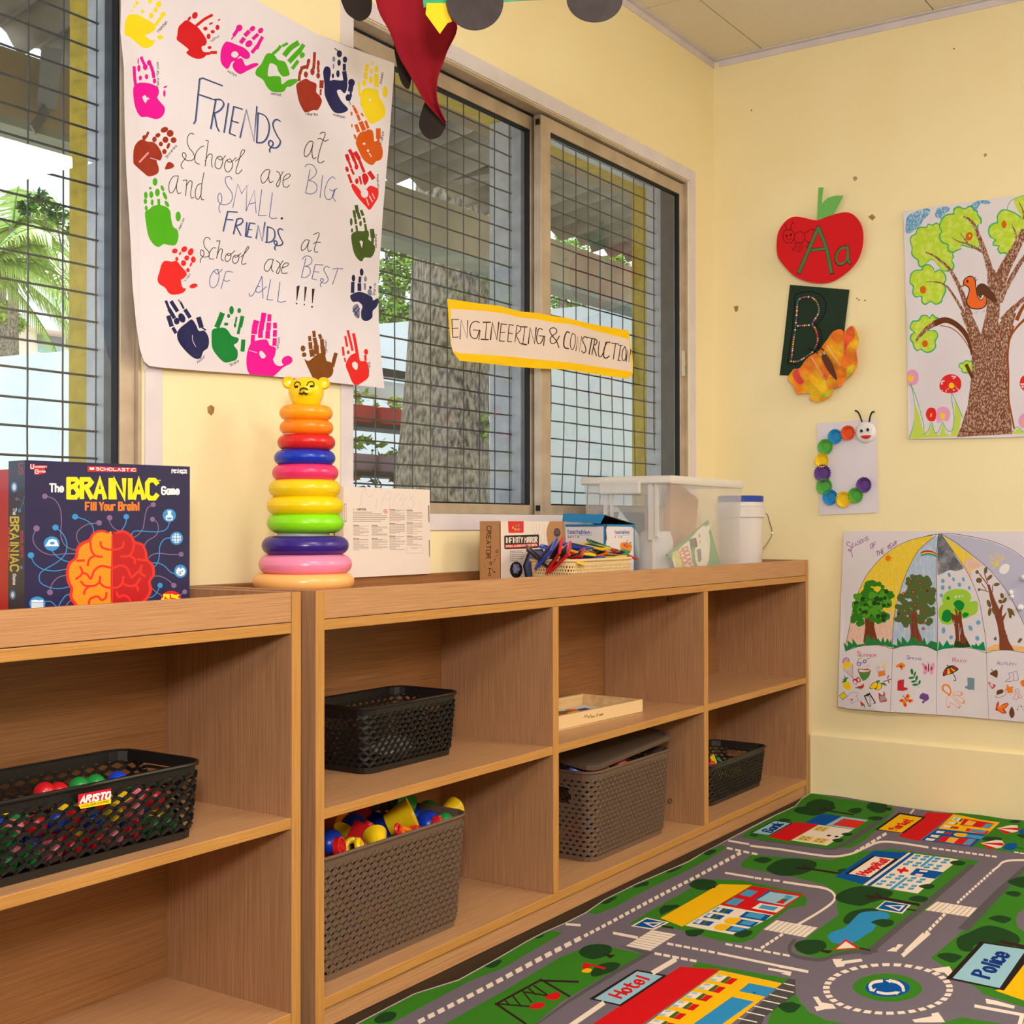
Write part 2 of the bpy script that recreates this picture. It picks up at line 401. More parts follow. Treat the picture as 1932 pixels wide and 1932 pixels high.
def casing(par, x0, x1):
    mb = MB(); ring(mb, x0-.042, x1+.044, ZS-.034, ZT+.042, .04, -.005, .03); o = mb.build('casing', M_trim, par, bevel=.001)
    mb = MB(); ring(mb, x0, x1, ZS, ZT, .007, .003, .042); mb.build('track_frame', M_alu, par); mb = MB(); ring(mb, x0, x1, ZS, ZT, .008, .042, .1); mb.build('outer_track', M_alushade, par)
    mb = MB(); ring(mb, x0-.004, x1+.004, ZS-.004, ZT+.004, .008, .1, .156); mb.build('jamb', M_jamb, par)
    mb = MB(); ring(mb, x0-.07, x1+.07, ZS-.07, ZT+.07, .07, .155, .215); mb.build('outer_surround', M_ylip, par)
w1 = struct(thing('window_1', None, None, (0, 0, 0))); w2 = struct(thing('window_2', None, None, (0, 0, 0)))
casing(w2, *WX[1]); casing(w1, *WX[0])
sash(w2, -1.884, -1.062, .046, .03, .03); sB = sash(w2, -1.092, -.207, .012, .05, .03)
sash(w1, -3.45, -2.482, .012, .03, .034); sash(w1, -4.29, -3.42, .046, .03, .03)
MB().box((-1.074, .09, ZS), (-1.005, .2, ZT)).build('mullion_post', M_jamb, w2, bevel=.003)
MB().box((-.232, .006, 1.39), (-.214, .012, 1.475)).box((-.226, .002, 1.425), (-.22, .006, 1.445)).build('latch', mat('latch_white', (205, 196, 180), .4), w2, bevel=.001)
MB().box((-1.096, .016, 2.005), (-1.0925, .028, 2.02)).box((-1.096, .016, .935), (-1.0925, .028, .95)).build('screw', M_black, sB)
zs2 = [2.041-.0523*k for k in range(24)]; zs1 = [2.008-.0519*k for k in range(24)]
grille(w2, -1.886, -1.07, [-1.078-.0727*k for k in range(14)], zs2); grille(w2, -1.01, -.2, [-.2-.0735*k for k in range(1, 13)]+[-.204], zs2, .022)
grille(w1, -4.296, -2.475, [-2.479-.0745*k for k in range(26)], zs1)
# ---------------------------------------------------------------- outside
def leaf_cloud(mb, c, rad, n, size, rg, mi=(0, 1), flat=.6, dens=.5):
    c = Vector(c)
    for _ in range(n):
        d = Vector((rg.gauss(0, 1), rg.gauss(0, 1), rg.gauss(0, 1))).normalized()*rg.random()**dens
        p = c+Vector((d.x*rad[0], d.y*rad[1], d.z*rad[2])); a = Vector((rg.gauss(0, 1), rg.gauss(0, 1), rg.gauss(0, flat))).normalized()
        b = a.orthogonal().normalized(); b = Matrix.Rotation(rg.uniform(0, 6.28), 3, a) @ b; s = size*rg.uniform(.6, 1.3)
        mb.add([p-a*s, p+b*s*.4, p+a*s, p-b*s*.4], [(0, 1, 2, 3)], rg.choice(mi))
M_lf = [mat('leaf_a', (86, 132, 40), .55), mat('leaf_b', (128, 165, 58), .55), mat('leaf_c', (44, 82, 34), .55), mat('leaf_d', (168, 190, 96), .55)]
M_bark = mat('bark', (150, 138, 120), .9, (66, 62, 54), 55, (1, 1, .4), .36, .66, bump=1, bscale=40, detail=8)
M_white = mat('outer_wall_white', (218, 226, 228), .8, (205, 216, 220), 2.5, bump=.1)
M_conc = mat('concrete_tan', (158, 142, 112), .85, (136, 122, 98), 4); M_under = mat('beam_green_grey', (138, 142, 126), .85, (120, 124, 110), 5)
M_asb = mat('asbestos_sheet', (142, 138, 130), .9, (112, 110, 104), 6)
struct(MB().box((-14, .2, -.55), (26, 40, -.5)).build('ground', mat('ground_grey', (150, 145, 135), .9)))
d = Vector((-.122, .9925, 0)); n_ = Vector((.9925, .122, 0)); p0 = Vector((2.5, 2.0, -.5)) - d*2.4
mb = MB(); q = [p0, p0+d*9, p0+d*9+n_*.14, p0+n_*.14]; mb.add([Vector((*v.xy, -.5)) for v in q]+[Vector((*v.xy, 2.21)) for v in q], [(0, 1, 5, 4), (1, 2, 6, 5), (2, 3, 7, 6), (3, 0, 4, 7), (4, 5, 6, 7)])
struct(mb.build('boundary_wall', M_white))
# veranda roof
rf = struct(thing('veranda_roof', None, None))
mb = MB(); nx = 260; vs = []; fs = []
for i in range(nx+1):
    x = -4.2+6.6*i/nx; w = .026*sin(2*pi*x/.17)
    jag = .05*sin(x*3.1)*sin(x*7.7)
    vs += [(x, .22, 2.70+w), (x, 1.0, 2.545+w), (x, 1.66+jag, 2.425+w)]
for i in range(nx): fs += [(3*i, 3*i+1, 3*i+4, 3*i+3), (3*i+1, 3*i+2, 3*i+5, 3*i+4)]
mb.add(vs, fs); so = mb.build('roof_sheet', M_asb, rf, smooth=True, fixn=False); sm = so.modifiers.new('s', 'SOLIDIFY'); sm.thickness = .008
MB().box((-4.3, 1.5, 2.125), (2.45, 1.66, 2.33), 0).box((-4.3, 1.5, 2.10), (2.45, 1.66, 2.125), 1).build('beam', [M_conc, M_under], rf)
MB().box((-4.3, .86, 2.40), (2.45, .94, 2.49)).build('purlin', mat('purlin_brown', (120, 104, 78), .8), rf)
for x in (-2.05, -.75, .55): MB().box((x-.04, .22, 2.44), (x+.04, 1.6, 2.47)).build('rafter', M_asb, rf)
P = at(98, 90, 1, 1.4); Q_ = at(88, 205, 1, 1.47)
MB().bar(P, Q_, .07, .006, (0, -1, 0)).bar(Q_, at(62, 245, 1, 1.3), .03, .006, (0, -1, 0)).build('gutter_strap', mat('strap_grey', (120, 122, 120), .5), rf)
struct(MB().box((-4.3, .156, 2.2), (.3, .2, 2.85)).build('outer_lintel', M_ylip))
# big tree in front of the boundary wall
tr = thing('tree', 'thick grey-barked tree trunk outside behind the right-hand window', 'tree', at(845, 900, 1, 2.25).xy.to_3d()+Vector((0, 0, -.5)))
mb = MB(); T0 = tr.location; prof = [(-.5, .42), (.0, .33), (.6, .295), (1.0, .262), (1.35, .238), (1.7, .225), (2.2, .225), (2.8, .23), (3.3, .26)]
rg = random.Random(5); N = 40; vs = []
for z, r in prof:
    cx = at(835, 950, 1, 2.25).x + .085*(z-1) ; 
    for k in range(N):
        a = 2*pi*k/N; rr = r*(1+.05*sin(3*a+z)+.035*sin(7*a+2*z)+.02*rg.uniform(-1, 1)); vs.append((cx+rr*cos(a)-T0.x, 2.25+rr*sin(a)-T0.y, z-T0.z))
mb.add(vs, [(i*N+k, i*N+(k+1) % N, (i+1)*N+(k+1) % N, (i+1)*N+k) for i in range(len(prof)-1) for k in range(N)])
o = mb.build('trunk', M_bark, tr, smooth=True)
mb = MB(); rg = random.Random(8)
for u, v in ((913, 790), (925, 800), (917, 815)): leaf_cloud(mb, at(u, v, 1, 2.0)-T0, (.03, .02, .05), 7, .028, rg, (0, 1))
mb.build('sprig', M_lf, tr, fixn=False)
# trees beyond the wall
def cloud(name, label, spots, y, n, size, mi, grp=None, thin=0):
    rg = random.Random(len(label)+n); base = at(spots[0][0], spots[0][1], 1, y); t = thing(name, label, 'tree', (base.x, base.y, -.5), 0, grp); mb = MB(); L = t.location
    for u, v, r in spots:
        c = at(u, v, 1, y); s = r*(c-CAM).dot(FW)/FPX; leaf_cloud(mb, c-L, (s, s, s*.8), n, size, rg, mi)
    mb.build('crown', M_lf, t, fixn=False); mb = MB()
    mb.tube([(0, 0, 0), (.05, 0, (base.z+.5)*.6), (0, 0, base.z+.5)], [.03, .025, .02] if thin else [.14, .1, .05], 8)
    for u, v, r in spots: mb.tube([(0, 0, (base.z+.5)*.75), at(u, v, 1, y)-L], [.02, .008] if thin else [.05, .015], 6)
    mb.build('trunk', M_bark, t); return t
cloud('tree', 'feathery green tree beyond the boundary wall left of the thick trunk', [(748, 520, 55), (735, 590, 50), (770, 470, 40), (725, 440, 40), (790, 610, 40)], 9, 900, .05, (0, 1, 1, 2, 3))
cloud('tree', 'dark leafy tree seen over the wall between the two right panes', [(1005, 540, 40), (975, 585, 45), (945, 560, 30)], 8, 700, .05, (0, 2, 2))
cloud('bush', 'yellow-green bush above the wall in the right pane', [(1165, 545, 35), (1110, 560, 40), (1070, 575, 30), (1160, 500, 30), (1075, 470, 45)], 7.5, 500, .05, (1, 3, 0))
cloud('tree', 'bright sunlit leafy tree at the left edge of the left window', [(4, 520, 30), (6, 590, 30), (30, 612, 18), (-5, 465, 30)], 17, 700, .07, (1, 3, 3))
cloud('tree', 'small dark-leaved branch tree crossing the palm in the left window', [(142, 432, 18), (105, 402, 26), (75, 375, 22), (50, 392, 18), (142, 470, 9)], 11, 130, .05, (2, 2, 0), thin=1)
def palm(label, u, v, y, fr, L, mi):
    c = at(u, v, 1, y); t = thing('palm_tree', label, 'palm tree', (c.x, c.y, -.5)); rg = random.Random(int(u))
    MB().tube([(0, 0, 0), (.06, .05, (c.z+.5)/2), (0, 0, c.z+.5)], [.1, .075, .06], 8).build('trunk', M_bark, t)
    o = Vector((0, 0, c.z+.5))
    for ang, el in fr:
        mb = MB(); R_ = RT*cos(radians(ang)) + Vector((FW.x, FW.y, 0))*sin(radians(ang)); pts = []
        for i in range(13):
            s = i/12; pts.append(o+R_*(L*s*cos(radians(el))*(1-.18*s)) + Vector((0, 0, L*(s*sin(radians(el))-.55*s*s))))
        mb.tube(pts, [.014*(1-.8*i/12) for i in range(13)], 4)
        for i in range(2, 48):
            s = i/48*12; j = int(s); p = pts[j].lerp(pts[min(j+1, 12)], s-j); dd = (pts[min(j+1, 12)]-pts[j]).normalized(); sd = dd.cross(Vector((0, 0, 1))).normalized()
            for sg in (-1, 1):
                tip = p+(sd*sg*.75+dd*.5-Vector((0, 0, .45+.3*rg.random()))).normalized()*(L*.3*(1-.35*abs(i/48-.4)))
                mb.add([p-dd*.018, p+dd*.018, tip], [(0, 1, 2)], rg.choice(mi))
        mb.build('frond', M_lf, t, fixn=False)
palm('tall coconut palm with drooping pale fronds in the left window', 24, 430, 12.5, [(0, 12), (-20, 40), (25, 62), (10, -12), (-15, 0), (20, 28), (180, 15), (170, 40), (90, 78), (-10, -30), (185, -20), (60, 55), (5, -45), (40, -30)], 1.35, (3, 3, 1))
palm('low sunlit palm whose fronds spread in from the left edge of the left window', -30, 500, 11, [(0, 35), (5, 15), (-10, 5), (10, -12), (-5, 50), (30, 25), (0, -30), (20, 60)], 1.5, (3, 3, 1))
palm('green palm fronds over the boundary wall in the right pane', 1062, 560, 7, [(0, 20), (20, 45), (180, 20), (60, 60), (-20, 5)], .8, (0, 2))
# white house beyond the wall on the left
ho = thing('house', 'white house with a flat roof slab far behind the boundary wall', 'house', at(60, 660, 1, 20).xy.to_3d()+Vector((0, 0, -.5)))
L = ho.location; hz = lambda v: at(60, v, 1, 20).z; xl = at(-90, 600, 1, 20).x; xr = at(230, 600, 1, 20).x
MB().box((xl-L.x, 0, 0), (xr-L.x, 4, hz(620)-L.z)).build('wall', mat('house_cream', (238, 226, 206), .8), ho)
MB().box((xl-.3-L.x, -.5, hz(626)-L.z), (xr+.3-L.x, 4.2, hz(619)-L.z)).build('roof_slab', mat('house_pink', (236, 214, 206), .8), ho)
MB().box((xl-L.x, .6, hz(619)-L.z), (xr-L.x, 4, hz(545)-L.z)).build('parapet', M_white, ho)
for a, b in ((70, 118), (124, 160)):
    MB().box((at(a, 640, 1, 20).x-L.x, -.03, hz(647)-L.z), (at(b, 640, 1, 20).x-L.x, .02, hz(629)-L.z)).build('window', mat('house_window', (120, 126, 130), .3), ho)
MB().box((at(72, 640, 1, 20).x-L.x, -.03, hz(662)-L.z), (at(116, 640, 1, 20).x-L.x, .02, hz(650)-L.z)).build('panel', mat('house_teal', (150, 196, 190), .6), ho)
for a in (74, 140): MB().box((at(a, 600, 1, 20).x-L.x, .55, hz(612)-L.z), (at(a+7, 600, 1, 20).x-L.x, .6, hz(603)-L.z)).build('tile_panel', mat('house_red', (196, 84, 96), .6), ho)
# stacked wall planters left of the trunk
pk = thing('planter_rack', 'black planter rack standing outside left of the tree trunk', 'rack', (at(690, 900, 1, 2.8).x, 2.8, -.5)); L = pk.location
mb = MB(); xa, xb = at(600, 800, 1, 2.8).x-L.x, at(800, 800, 1, 2.8).x-L.x; rows = (768, 858, 930)
zr = [at(690, v, 1, 2.8).z for v in rows]
for x in (xa, xb): mb.box((x-.015, -.02, 0), (x+.015, .02, at(690, 690, 1, 2.8).z-L.z))
for z in zr: mb.box((xa, -.11, z-L.z-.125), (xb, .11, z-L.z-.105))
mb.box((xa, -.015, at(690, 705, 1, 2.8).z-L.z), (xb, .015, at(690, 690, 1, 2.8).z-L.z)); mb.build('frame', M_black, pk)
MB().box((xa, .03, at(690, 745, 1, 2.8).z-L.z), (xb, .045, at(690, 712, 1, 2.8).z-L.z)).build('sign_board', M_white, pk)
pcols = [mat('planter_red', (178, 34, 36), .45), mat('planter_mauve', (150, 120, 138), .45), mat('planter_red2', (186, 40, 40), .45)]
for r, (z, lb) in enumerate(zip(zr, ('top', 'middle', 'bottom'))):
    for k, (ua, ub) in enumerate(((626, 714), (720, 790))):
        x0 = at(ua, 800, 1, 2.7).x; x1 = at(ub, 800, 1, 2.7).x
        t = thing('planter', ['long red planter of trailing yellow-green leaves', 'long mauve planter full of broad green leaves', 'long red planter of dry brown plants'][r]+' on the %s shelf outside' % lb if k == 0 else '%s planter beside the tree trunk on the %s shelf outside' % (('red', 'mauve', 'red')[r], lb), 'planter', ((x0+x1)/2, 2.8, z-.1045), 0, 'planters on the outdoor rack')
        h = (x1-x0)/2; mb = MB(); c = [(-h*.9, -.075, 0), (h*.9, -.075, 0), (h*.9, .075, 0), (-h*.9, .075, 0), (-h, -.1, .1), (h, -.1, .1), (h, .1, .1), (-h, .1, .1)]
        mb.add(c, [(0, 3, 2, 1), (0, 1, 5, 4), (1, 2, 6, 5), (2, 3, 7, 6), (3, 0, 4, 7)]); o = mb.build('box', pcols[r], t, bevel=.012); o.modifiers.new('s', 'SOLIDIFY').thickness = .006
        mb = MB(); rg = random.Random(r*7+k)
        for q in range(int(h*70)): leaf_cloud(mb, (rg.uniform(-h, h), rg.uniform(-.09, .04), .1+rg.uniform(-.03, .1)), (.03, .03, .03), 4, .035, rg, ((1, 3), (0, 1), (4, 4, 0))[r])
        mb.build('plants', M_lf+[mat('dry_brown', (120, 86, 58), .9)], t, fixn=False)
# ---------------------------------------------------------------- cabinets
def wood(name, a, b, st):
    m = mat(name, a, .42, b, 1, st, .38, .66, bump=.1, bscale=1, detail=6, spec=.35); return m
M_wx = wood('oak_grain_x', (197, 146, 100), (171, 121, 80), (7, 200, 800))
M_wz = wood('oak_grain_z', (180, 133, 95), (152, 109, 76), (800, 600, 7))
M_wt = wood('oak_grain_top', (200, 151, 107), (176, 128, 88), (7, 800, 200))
M_we = wood('oak_edge_x', (200, 145, 76), (172, 116, 54), (7, 200, 900))
M_wez = wood('oak_edge_z', (200, 145, 76), (174, 118, 56), (900, 200, 7))
M_back = wood('oak_back', (160, 110, 68), (132, 88, 50), (7, 200, 760))
M_cam = mat('cam_screw', (34, 26, 22), .5)
ZT_, ZR, ZB2, ZM, ZM2, ZB, ZB0 = .78, .7277, .709, .3926, .3738, .0582, .0385
FY = -.341
def cabinet(name, label, P):
    # P: list of (x0, x1) panels from left to right
    x0, x1 = P[0][0], P[-1][1]; c = thing(name, label, 'shelf unit', ((x0+x1)/2, -.17, 0)); L = c.location
    def pt(nm, a, b, mats, front=None, bev=.0012):
        o = MB().box(Vector(a)-L, Vector(b)-L, 0, front).build(nm, mats, c, bevel=bev); return o
    for q in (P[0], P[-1]): pt('side_panel', (q[0], FY, 0), (q[1], -.004, ZT_), [M_wz, M_wez], 1)
    for q in P[1:-1]: pt('divider', (q[0], FY, ZB), (q[1], -.022, ZB2), [M_wz, M_wez], 1)
    a, b = P[0][1], P[-1][0]
    pt('top_board', (a, FY+.001, ZB2), (b, -.022, ZR), [M_wt, M_we], 1)
    pt('bottom_board', (a, FY+.001, ZB0), (b, -.022, ZB), [M_wt, M_we], 1)
    pt('front_rail', (a, FY+.0015, ZR+.0012), (b, FY+.0175, ZT_), [M_wx])
    pt('plinth', (a, FY+.008, 0), (b, FY+.026, ZB0), [M_wx])
    pt('back_panel', (a, -.022, 0), (b, -.004, ZT_), [M_back])
    for i in range(len(P)-1): pt('shelf', (P[i][1], FY+.001, ZM2), (P[i+1][0], -.022, ZM), [M_wt, M_we], 1)
    return c
PN = [(-2.3758, -2.3528), (-1.5927, -1.5684), (-.8036, -.7766), (-.0292, -.0094)]
cab2 = cabinet('shelf_unit', 'long three-bay oak shelf unit reaching into the corner under the window', PN)
PL = [(-4.005, -3.982), (-3.222, -3.199), (-2.4356, -2.4129)]
cab1 = cabinet('shelf_unit', 'oak shelf unit at the left with the board game on top', PL)
for y, z in ((-.12, .685), (-.235, .685), (-.235, .115), (-.12, .115)):
    MB().lathe([(.0001, 0), (.006, 0), (.0065, .0015), (.0065, .004)], (0, 0, 0), 16, M=Matrix.Rotation(-pi/2, 4, 'Y')).build('screw_cap', M_cam, cab2, smooth=True).location = Vector((-.8036+.0005, y, z))-cab2.location
# ---------------------------------------------------------------- baskets
def rr(hx, hy, r, f, nseg=None):
    # point on a rounded rectangle at perimeter fraction f, starting mid front going +x
    segs = [('l', (0, -hy), (hx-r, -hy)), ('a', (hx-r, -hy+r), -90), ('l', (hx, -hy+r), (hx, hy-r)), ('a', (hx-r, hy-r), 0), ('l', (hx-r, hy), (-hx+r, hy)), ('a', (-hx+r, hy-r), 90), ('l', (-hx, hy-r), (-hx, -hy+r)), ('a', (-hx+r, -hy+r), 180), ('l', (-hx+r, -hy), (0, -hy))]
    Ls = [((Vector(s[2])-Vector(s[1])).length if s[0] == 'l' else pi*r/2) for s in segs]; d = (f % 1)*sum(Ls)
    for s, l in zip(segs, Ls):
        if d <= l+1e-9:
            t = d/l if l else 0
            if s[0] == 'l':
                a, b = Vector(s[1]), Vector(s[2]); p = a.lerp(b, t); e = (b-a).normalized(); return p, Vector((e.y, -e.x))
            g = radians(s[2]+90*t); n = Vector((cos(g), sin(g))); return Vector(s[1])+n*r, n
        d -= l
def basket(name, label, x0, x1, y0, y1, z0, z1, m, cw, ch, bw, tap=.93, r=.03, handles=False, grp=None, band=.012, raise_=.0012, ridge=True):
    t = thing(name, label, 'basket', ((x0+x1)/2, (y0+y1)/2, z0), 0, grp); hx, hy, H = (x1-x0)/2, (y1-y0)/2, z1-z0
    def P(f, z, off=0):
        k = tap+(1-tap)*z/H; p, n = rr(hx*k, hy*k, r*k, f); return Vector((p.x+n.x*off, p.y+n.y*off, z)), Vector((n.x, n.y, 0))
    per = 4*(hx+hy)-(8-2*pi)*r; nc = int(per/cw); zb, zt = band, H-band*1.3; nr = max(2, round((zt-zb)/ch)); ch = (zt-zb)/nr
    hole = lambda f, z: handles and abs(P(f, z)[0].x) > hx*.9 and abs(P(f, z)[0].y) < hy*.45 and H*.62 < z < H*.82
    mb = MB()
    for j in range(nr):
        for i in range(nc):
            f = (i+.5*(j % 2))/nc; z = zb+j*ch
            if hole(f, z+ch*.5): continue
            A, n = P(f, z); B, n2 = P(f, z+ch*.5); C1, _ = P(f+.5/nc, z+ch, raise_); C2, _ = P(f-.5/nc, z+ch)
            mb.bar(A, B, bw, .0022, n); mb.bar(B+n*raise_, C1, bw*1.05, .003, n); mb.bar(B, C2, bw*.9, .0022, n)
            if ridge:
                e = n*.0016; mb.bar(A+e, B+e, bw*.34, .0022, n); mb.bar(B+n*raise_+e*1.3, C1+e*1.3, bw*.45, .0022, n); mb.bar(B+e, C2+e, bw*.3, .0022, n)
    o = mb.build('woven_wall', m, t, fixn=False)
    K = 72
    def loop(z, off): return [P(i/K, z, off)[0] for i in range(K)]
    mb = MB()
    for za, zb_ in ((0, band), (H-band*1.3, H)):
        vs = loop(za, .0012)+loop(zb_, .0012)+loop(zb_, -.0012)+loop(za, -.0012)
        mb.add(vs, [(q*K+i, q*K+(i+1) % K, ((q+1) % 4)*K+(i+1) % K, ((q+1) % 4)*K+i) for q in range(4) for i in range(K)])
    mb.build('band', m, t)
    mb = MB(); mb.tube(loop(H, .003), .0036, 8, closed=True); mb.build('rim', m, t, smooth=True)
    MB().add(loop(.002, 0)+loop(.0045, 0), [tuple(range(K))[::-1], tuple(range(K, 2*K))]+[(i, (i+1) % K, K+(i+1) % K, K+i) for i in range(K)]).build('floor_plate', m, t)
    if handles:
        for s in (1, -1):
            mb = MB(); pts = []
            for q in range(28):
                g = 2*pi*q/28; yy = hy*.47*max(-1, min(1, 1.25*cos(g))); zz = H*.72+H*.105*max(-1, min(1, 1.25*sin(g))); k = tap+(1-tap)*zz/H; pts.append((s*hx*k, yy, zz))
            mb.tube(pts, .0028, 6, closed=True); mb.build('handle_slot', m, t, smooth=True)
    return t
M_bb = mat('plastic_black', (22, 19, 18), .38, spec=.5); M_tp = mat('plastic_taupe', (106, 84, 68), .42, spec=.45); M_bd = mat('plastic_dark_olive', (40, 36, 30), .4, spec=.5)
bA = basket('storage_basket', 'wide black basket with a red and yellow sticker in the left shelf unit', -3.03, -2.602, -.305, -.105, ZM+.0005, .511, M_bb, .0265, .0118, .0062, .95, .03, True, raise_=.002)
bB = basket('storage_basket', 'black basket on the middle shelf above the taupe basket of toys', -2.093, -1.775, -.212, -.035, ZM+.0005, .527, M_bb, .0205, .0108, .0058, .92, .03, True)
bC = basket('storage_basket', 'tall open taupe basket heaped with plastic toys on the bottom shelf', -2.33, -1.86, -.3, -.05, ZB+.0005, .288, M_tp, .0205, .0118, .0088, .92, .035, raise_=.0016)
bD = basket('storage_basket', 'tall taupe basket under a loose tilted lid on the bottom shelf', -1.335, -.905, -.292, -.06, ZB+.0005, .283, M_tp, .0205, .0118, .0088, .91, .035, True, raise_=.0016)
bE = basket('storage_basket', 'low black basket on the bottom shelf nearest the corner', -.605, -.17, -.262, -.07, ZB+.0005, .182, M_bd, .0205, .0108, .0058, .9, .03, True)
# sticker on the wide black basket
pal('stred', (206, 24, 50)); pal('styel', (250, 214, 20)); pal('stwhite', (245, 240, 240)); pal('stdk', (90, 70, 20))
def artat(O, U, V, z, base, k): 
    A = Art.__new__(Art); A.O = Vector(O); A.U = Vector(U).normalized(); A.V = Vector(V).normalized(); A.N = A.U.cross(A.V).normalized(); A.keys = []; A.polys = []; A.z = z
    A.add(base, k); return A
A = artat((-2.8, -.3125, .48), (1, 0, 0), (0, -.09, 1), (0, 1380, 4.83), [(714, 575), (1012, 518), (1012, 655), (735, 706), (712, 668)], 'stred')
A.draw('''p styel 714,668 1012,612 1012,655 735,706
t stwhite 17 733,652 998,608 14,-58 ARISTO
t stdk 4 745,692 990,643 0,-16 HOUSEWARE''')
o = A.sheet('sticker', .0004, bA); o.location = -bA.location
# lid lying loose on basket D
K = 64; lid = thing('basket_lid', 'dark taupe lid resting askew on the tall taupe basket', 'lid', (-1.12, -.176, .296)); mb = MB(); hx, hy = .222, .122
def ll(k, z): return [Vector((rr(hx*k, hy*k, .035, i/K)[0].x, rr(hx*k, hy*k, .035, i/K)[0].y, z)) for i in range(K)]
vs = ll(1, 0)+ll(1, .012)+ll(.93, .014)+ll(.93, .010)
mb.add(vs, [(q*K+i, q*K+(i+1) % K, (q+1)*K+(i+1) % K, (q+1)*K+i) for q in range(3) for i in range(K)]+[tuple(3*K+i for i in range(K)), tuple(K-1-i for i in range(K))])
mb.build('lid_plate', mat('plastic_taupe_dark', (92, 76, 64), .4), lid, bevel=.001); lid.rotation_euler = (radians(9), radians(-3), 0); lid.location = (-1.12, -.176, .318)
# ---------------------------------------------------------------- toys in the baskets
TC = {'red': (205, 26, 34), 'yellow': (236, 196, 20), 'blue': (22, 62, 190), 'green': (30, 140, 60), 'orange': (238, 120, 20), 'pink': (240, 130, 150)}
TC['black'] = (20, 20, 22)
TM = {k: mat('toy_'+k, v, .3, spec=.5) for k, v in TC.items()}
def rot(a, b, c): return Matrix.Rotation(radians(c), 4, 'Z') @ Matrix.Rotation(radians(b), 4, 'Y') @ Matrix.Rotation(radians(a), 4, 'X')
def toy(kind, col, label, p, r, R=(0, 0, 0), grp=None):
    mb = MB()
    if kind == 'cup': prof = [(.0001, -r*.75), (r*.62, -r*.72), (r*.98, r*.8), (r, r*.85), (r*.93, r*.85), (r*.56, -r*.6), (.0001, -r*.6)]; mb.lathe(prof, n=28)
    elif kind == 'dome': mb.lathe([(.0001, r*.9), (r*.5, r*.78), (r*.85, r*.45), (r, 0), (r*.95, -.2*r), (r*.86, -.2*r), (r*.8, 0), (.0001, r*.7)], n=28)
    elif kind == 'ball': mb.ball((0, 0, 0), r, n=20)
    elif kind == 'ring': mb.tube([(r*.7*cos(2*pi*i/24), r*.7*sin(2*pi*i/24), 0) for i in range(24)], r*.3, 8, closed=True)
    elif kind == 'frame':
        s = r; ring2 = [(-s, -s), (s, -s), (s, s), (-s, s)]
        mb.tube([(s*.8*a, s*.8*b, 0) for a, b in ((-1, -1), (1, -1), (1, 1), (-1, 1))], s*.24, 6, closed=True)
    elif kind == 'block': mb.box((-r*.8, -r*.8, -r*.8), (r*.8, r*.8, r*.8)); mb.lathe([(r*.4, r*.8), (r*.4, r*1.15), (.0001, r*1.15)], n=16)
    elif kind == 'wheel':
        mb.lathe([(r, -r*.3), (r, r*.3), (r*.78, r*.3), (r*.75, r*.1), (r*.25, r*.1), (r*.22, r*.3), (.0001, r*.3)], n=30); mb.lathe([(r, -r*.3), (.0001, -r*.3)], n=30)
        for k in range(5): mb.box((-r*.07, r*.2, r*.1), (r*.07, r*.8, r*.26), M=Matrix.Rotation(2*pi*k/5, 4, 'Z'))
    nm = {'cup': 'toy_cup', 'dome': 'toy_dome', 'ball': 'toy_ball', 'ring': 'toy_ring', 'frame': 'toy_link', 'block': 'toy_block', 'wheel': 'toy_pulley'}[kind]
    o = mb.build(nm, TM[col], None, smooth=True, bevel=.002 if kind == 'block' else 0); o.location = p; o.rotation_euler = rot(*R).to_euler()
    return tag(o, label, 'toy', grp)
G = 'loose toys heaped in the tall taupe basket'
zc = lambda x, y, Y: at(600+x/5.083, 1480+y/5.083, 1, Y)
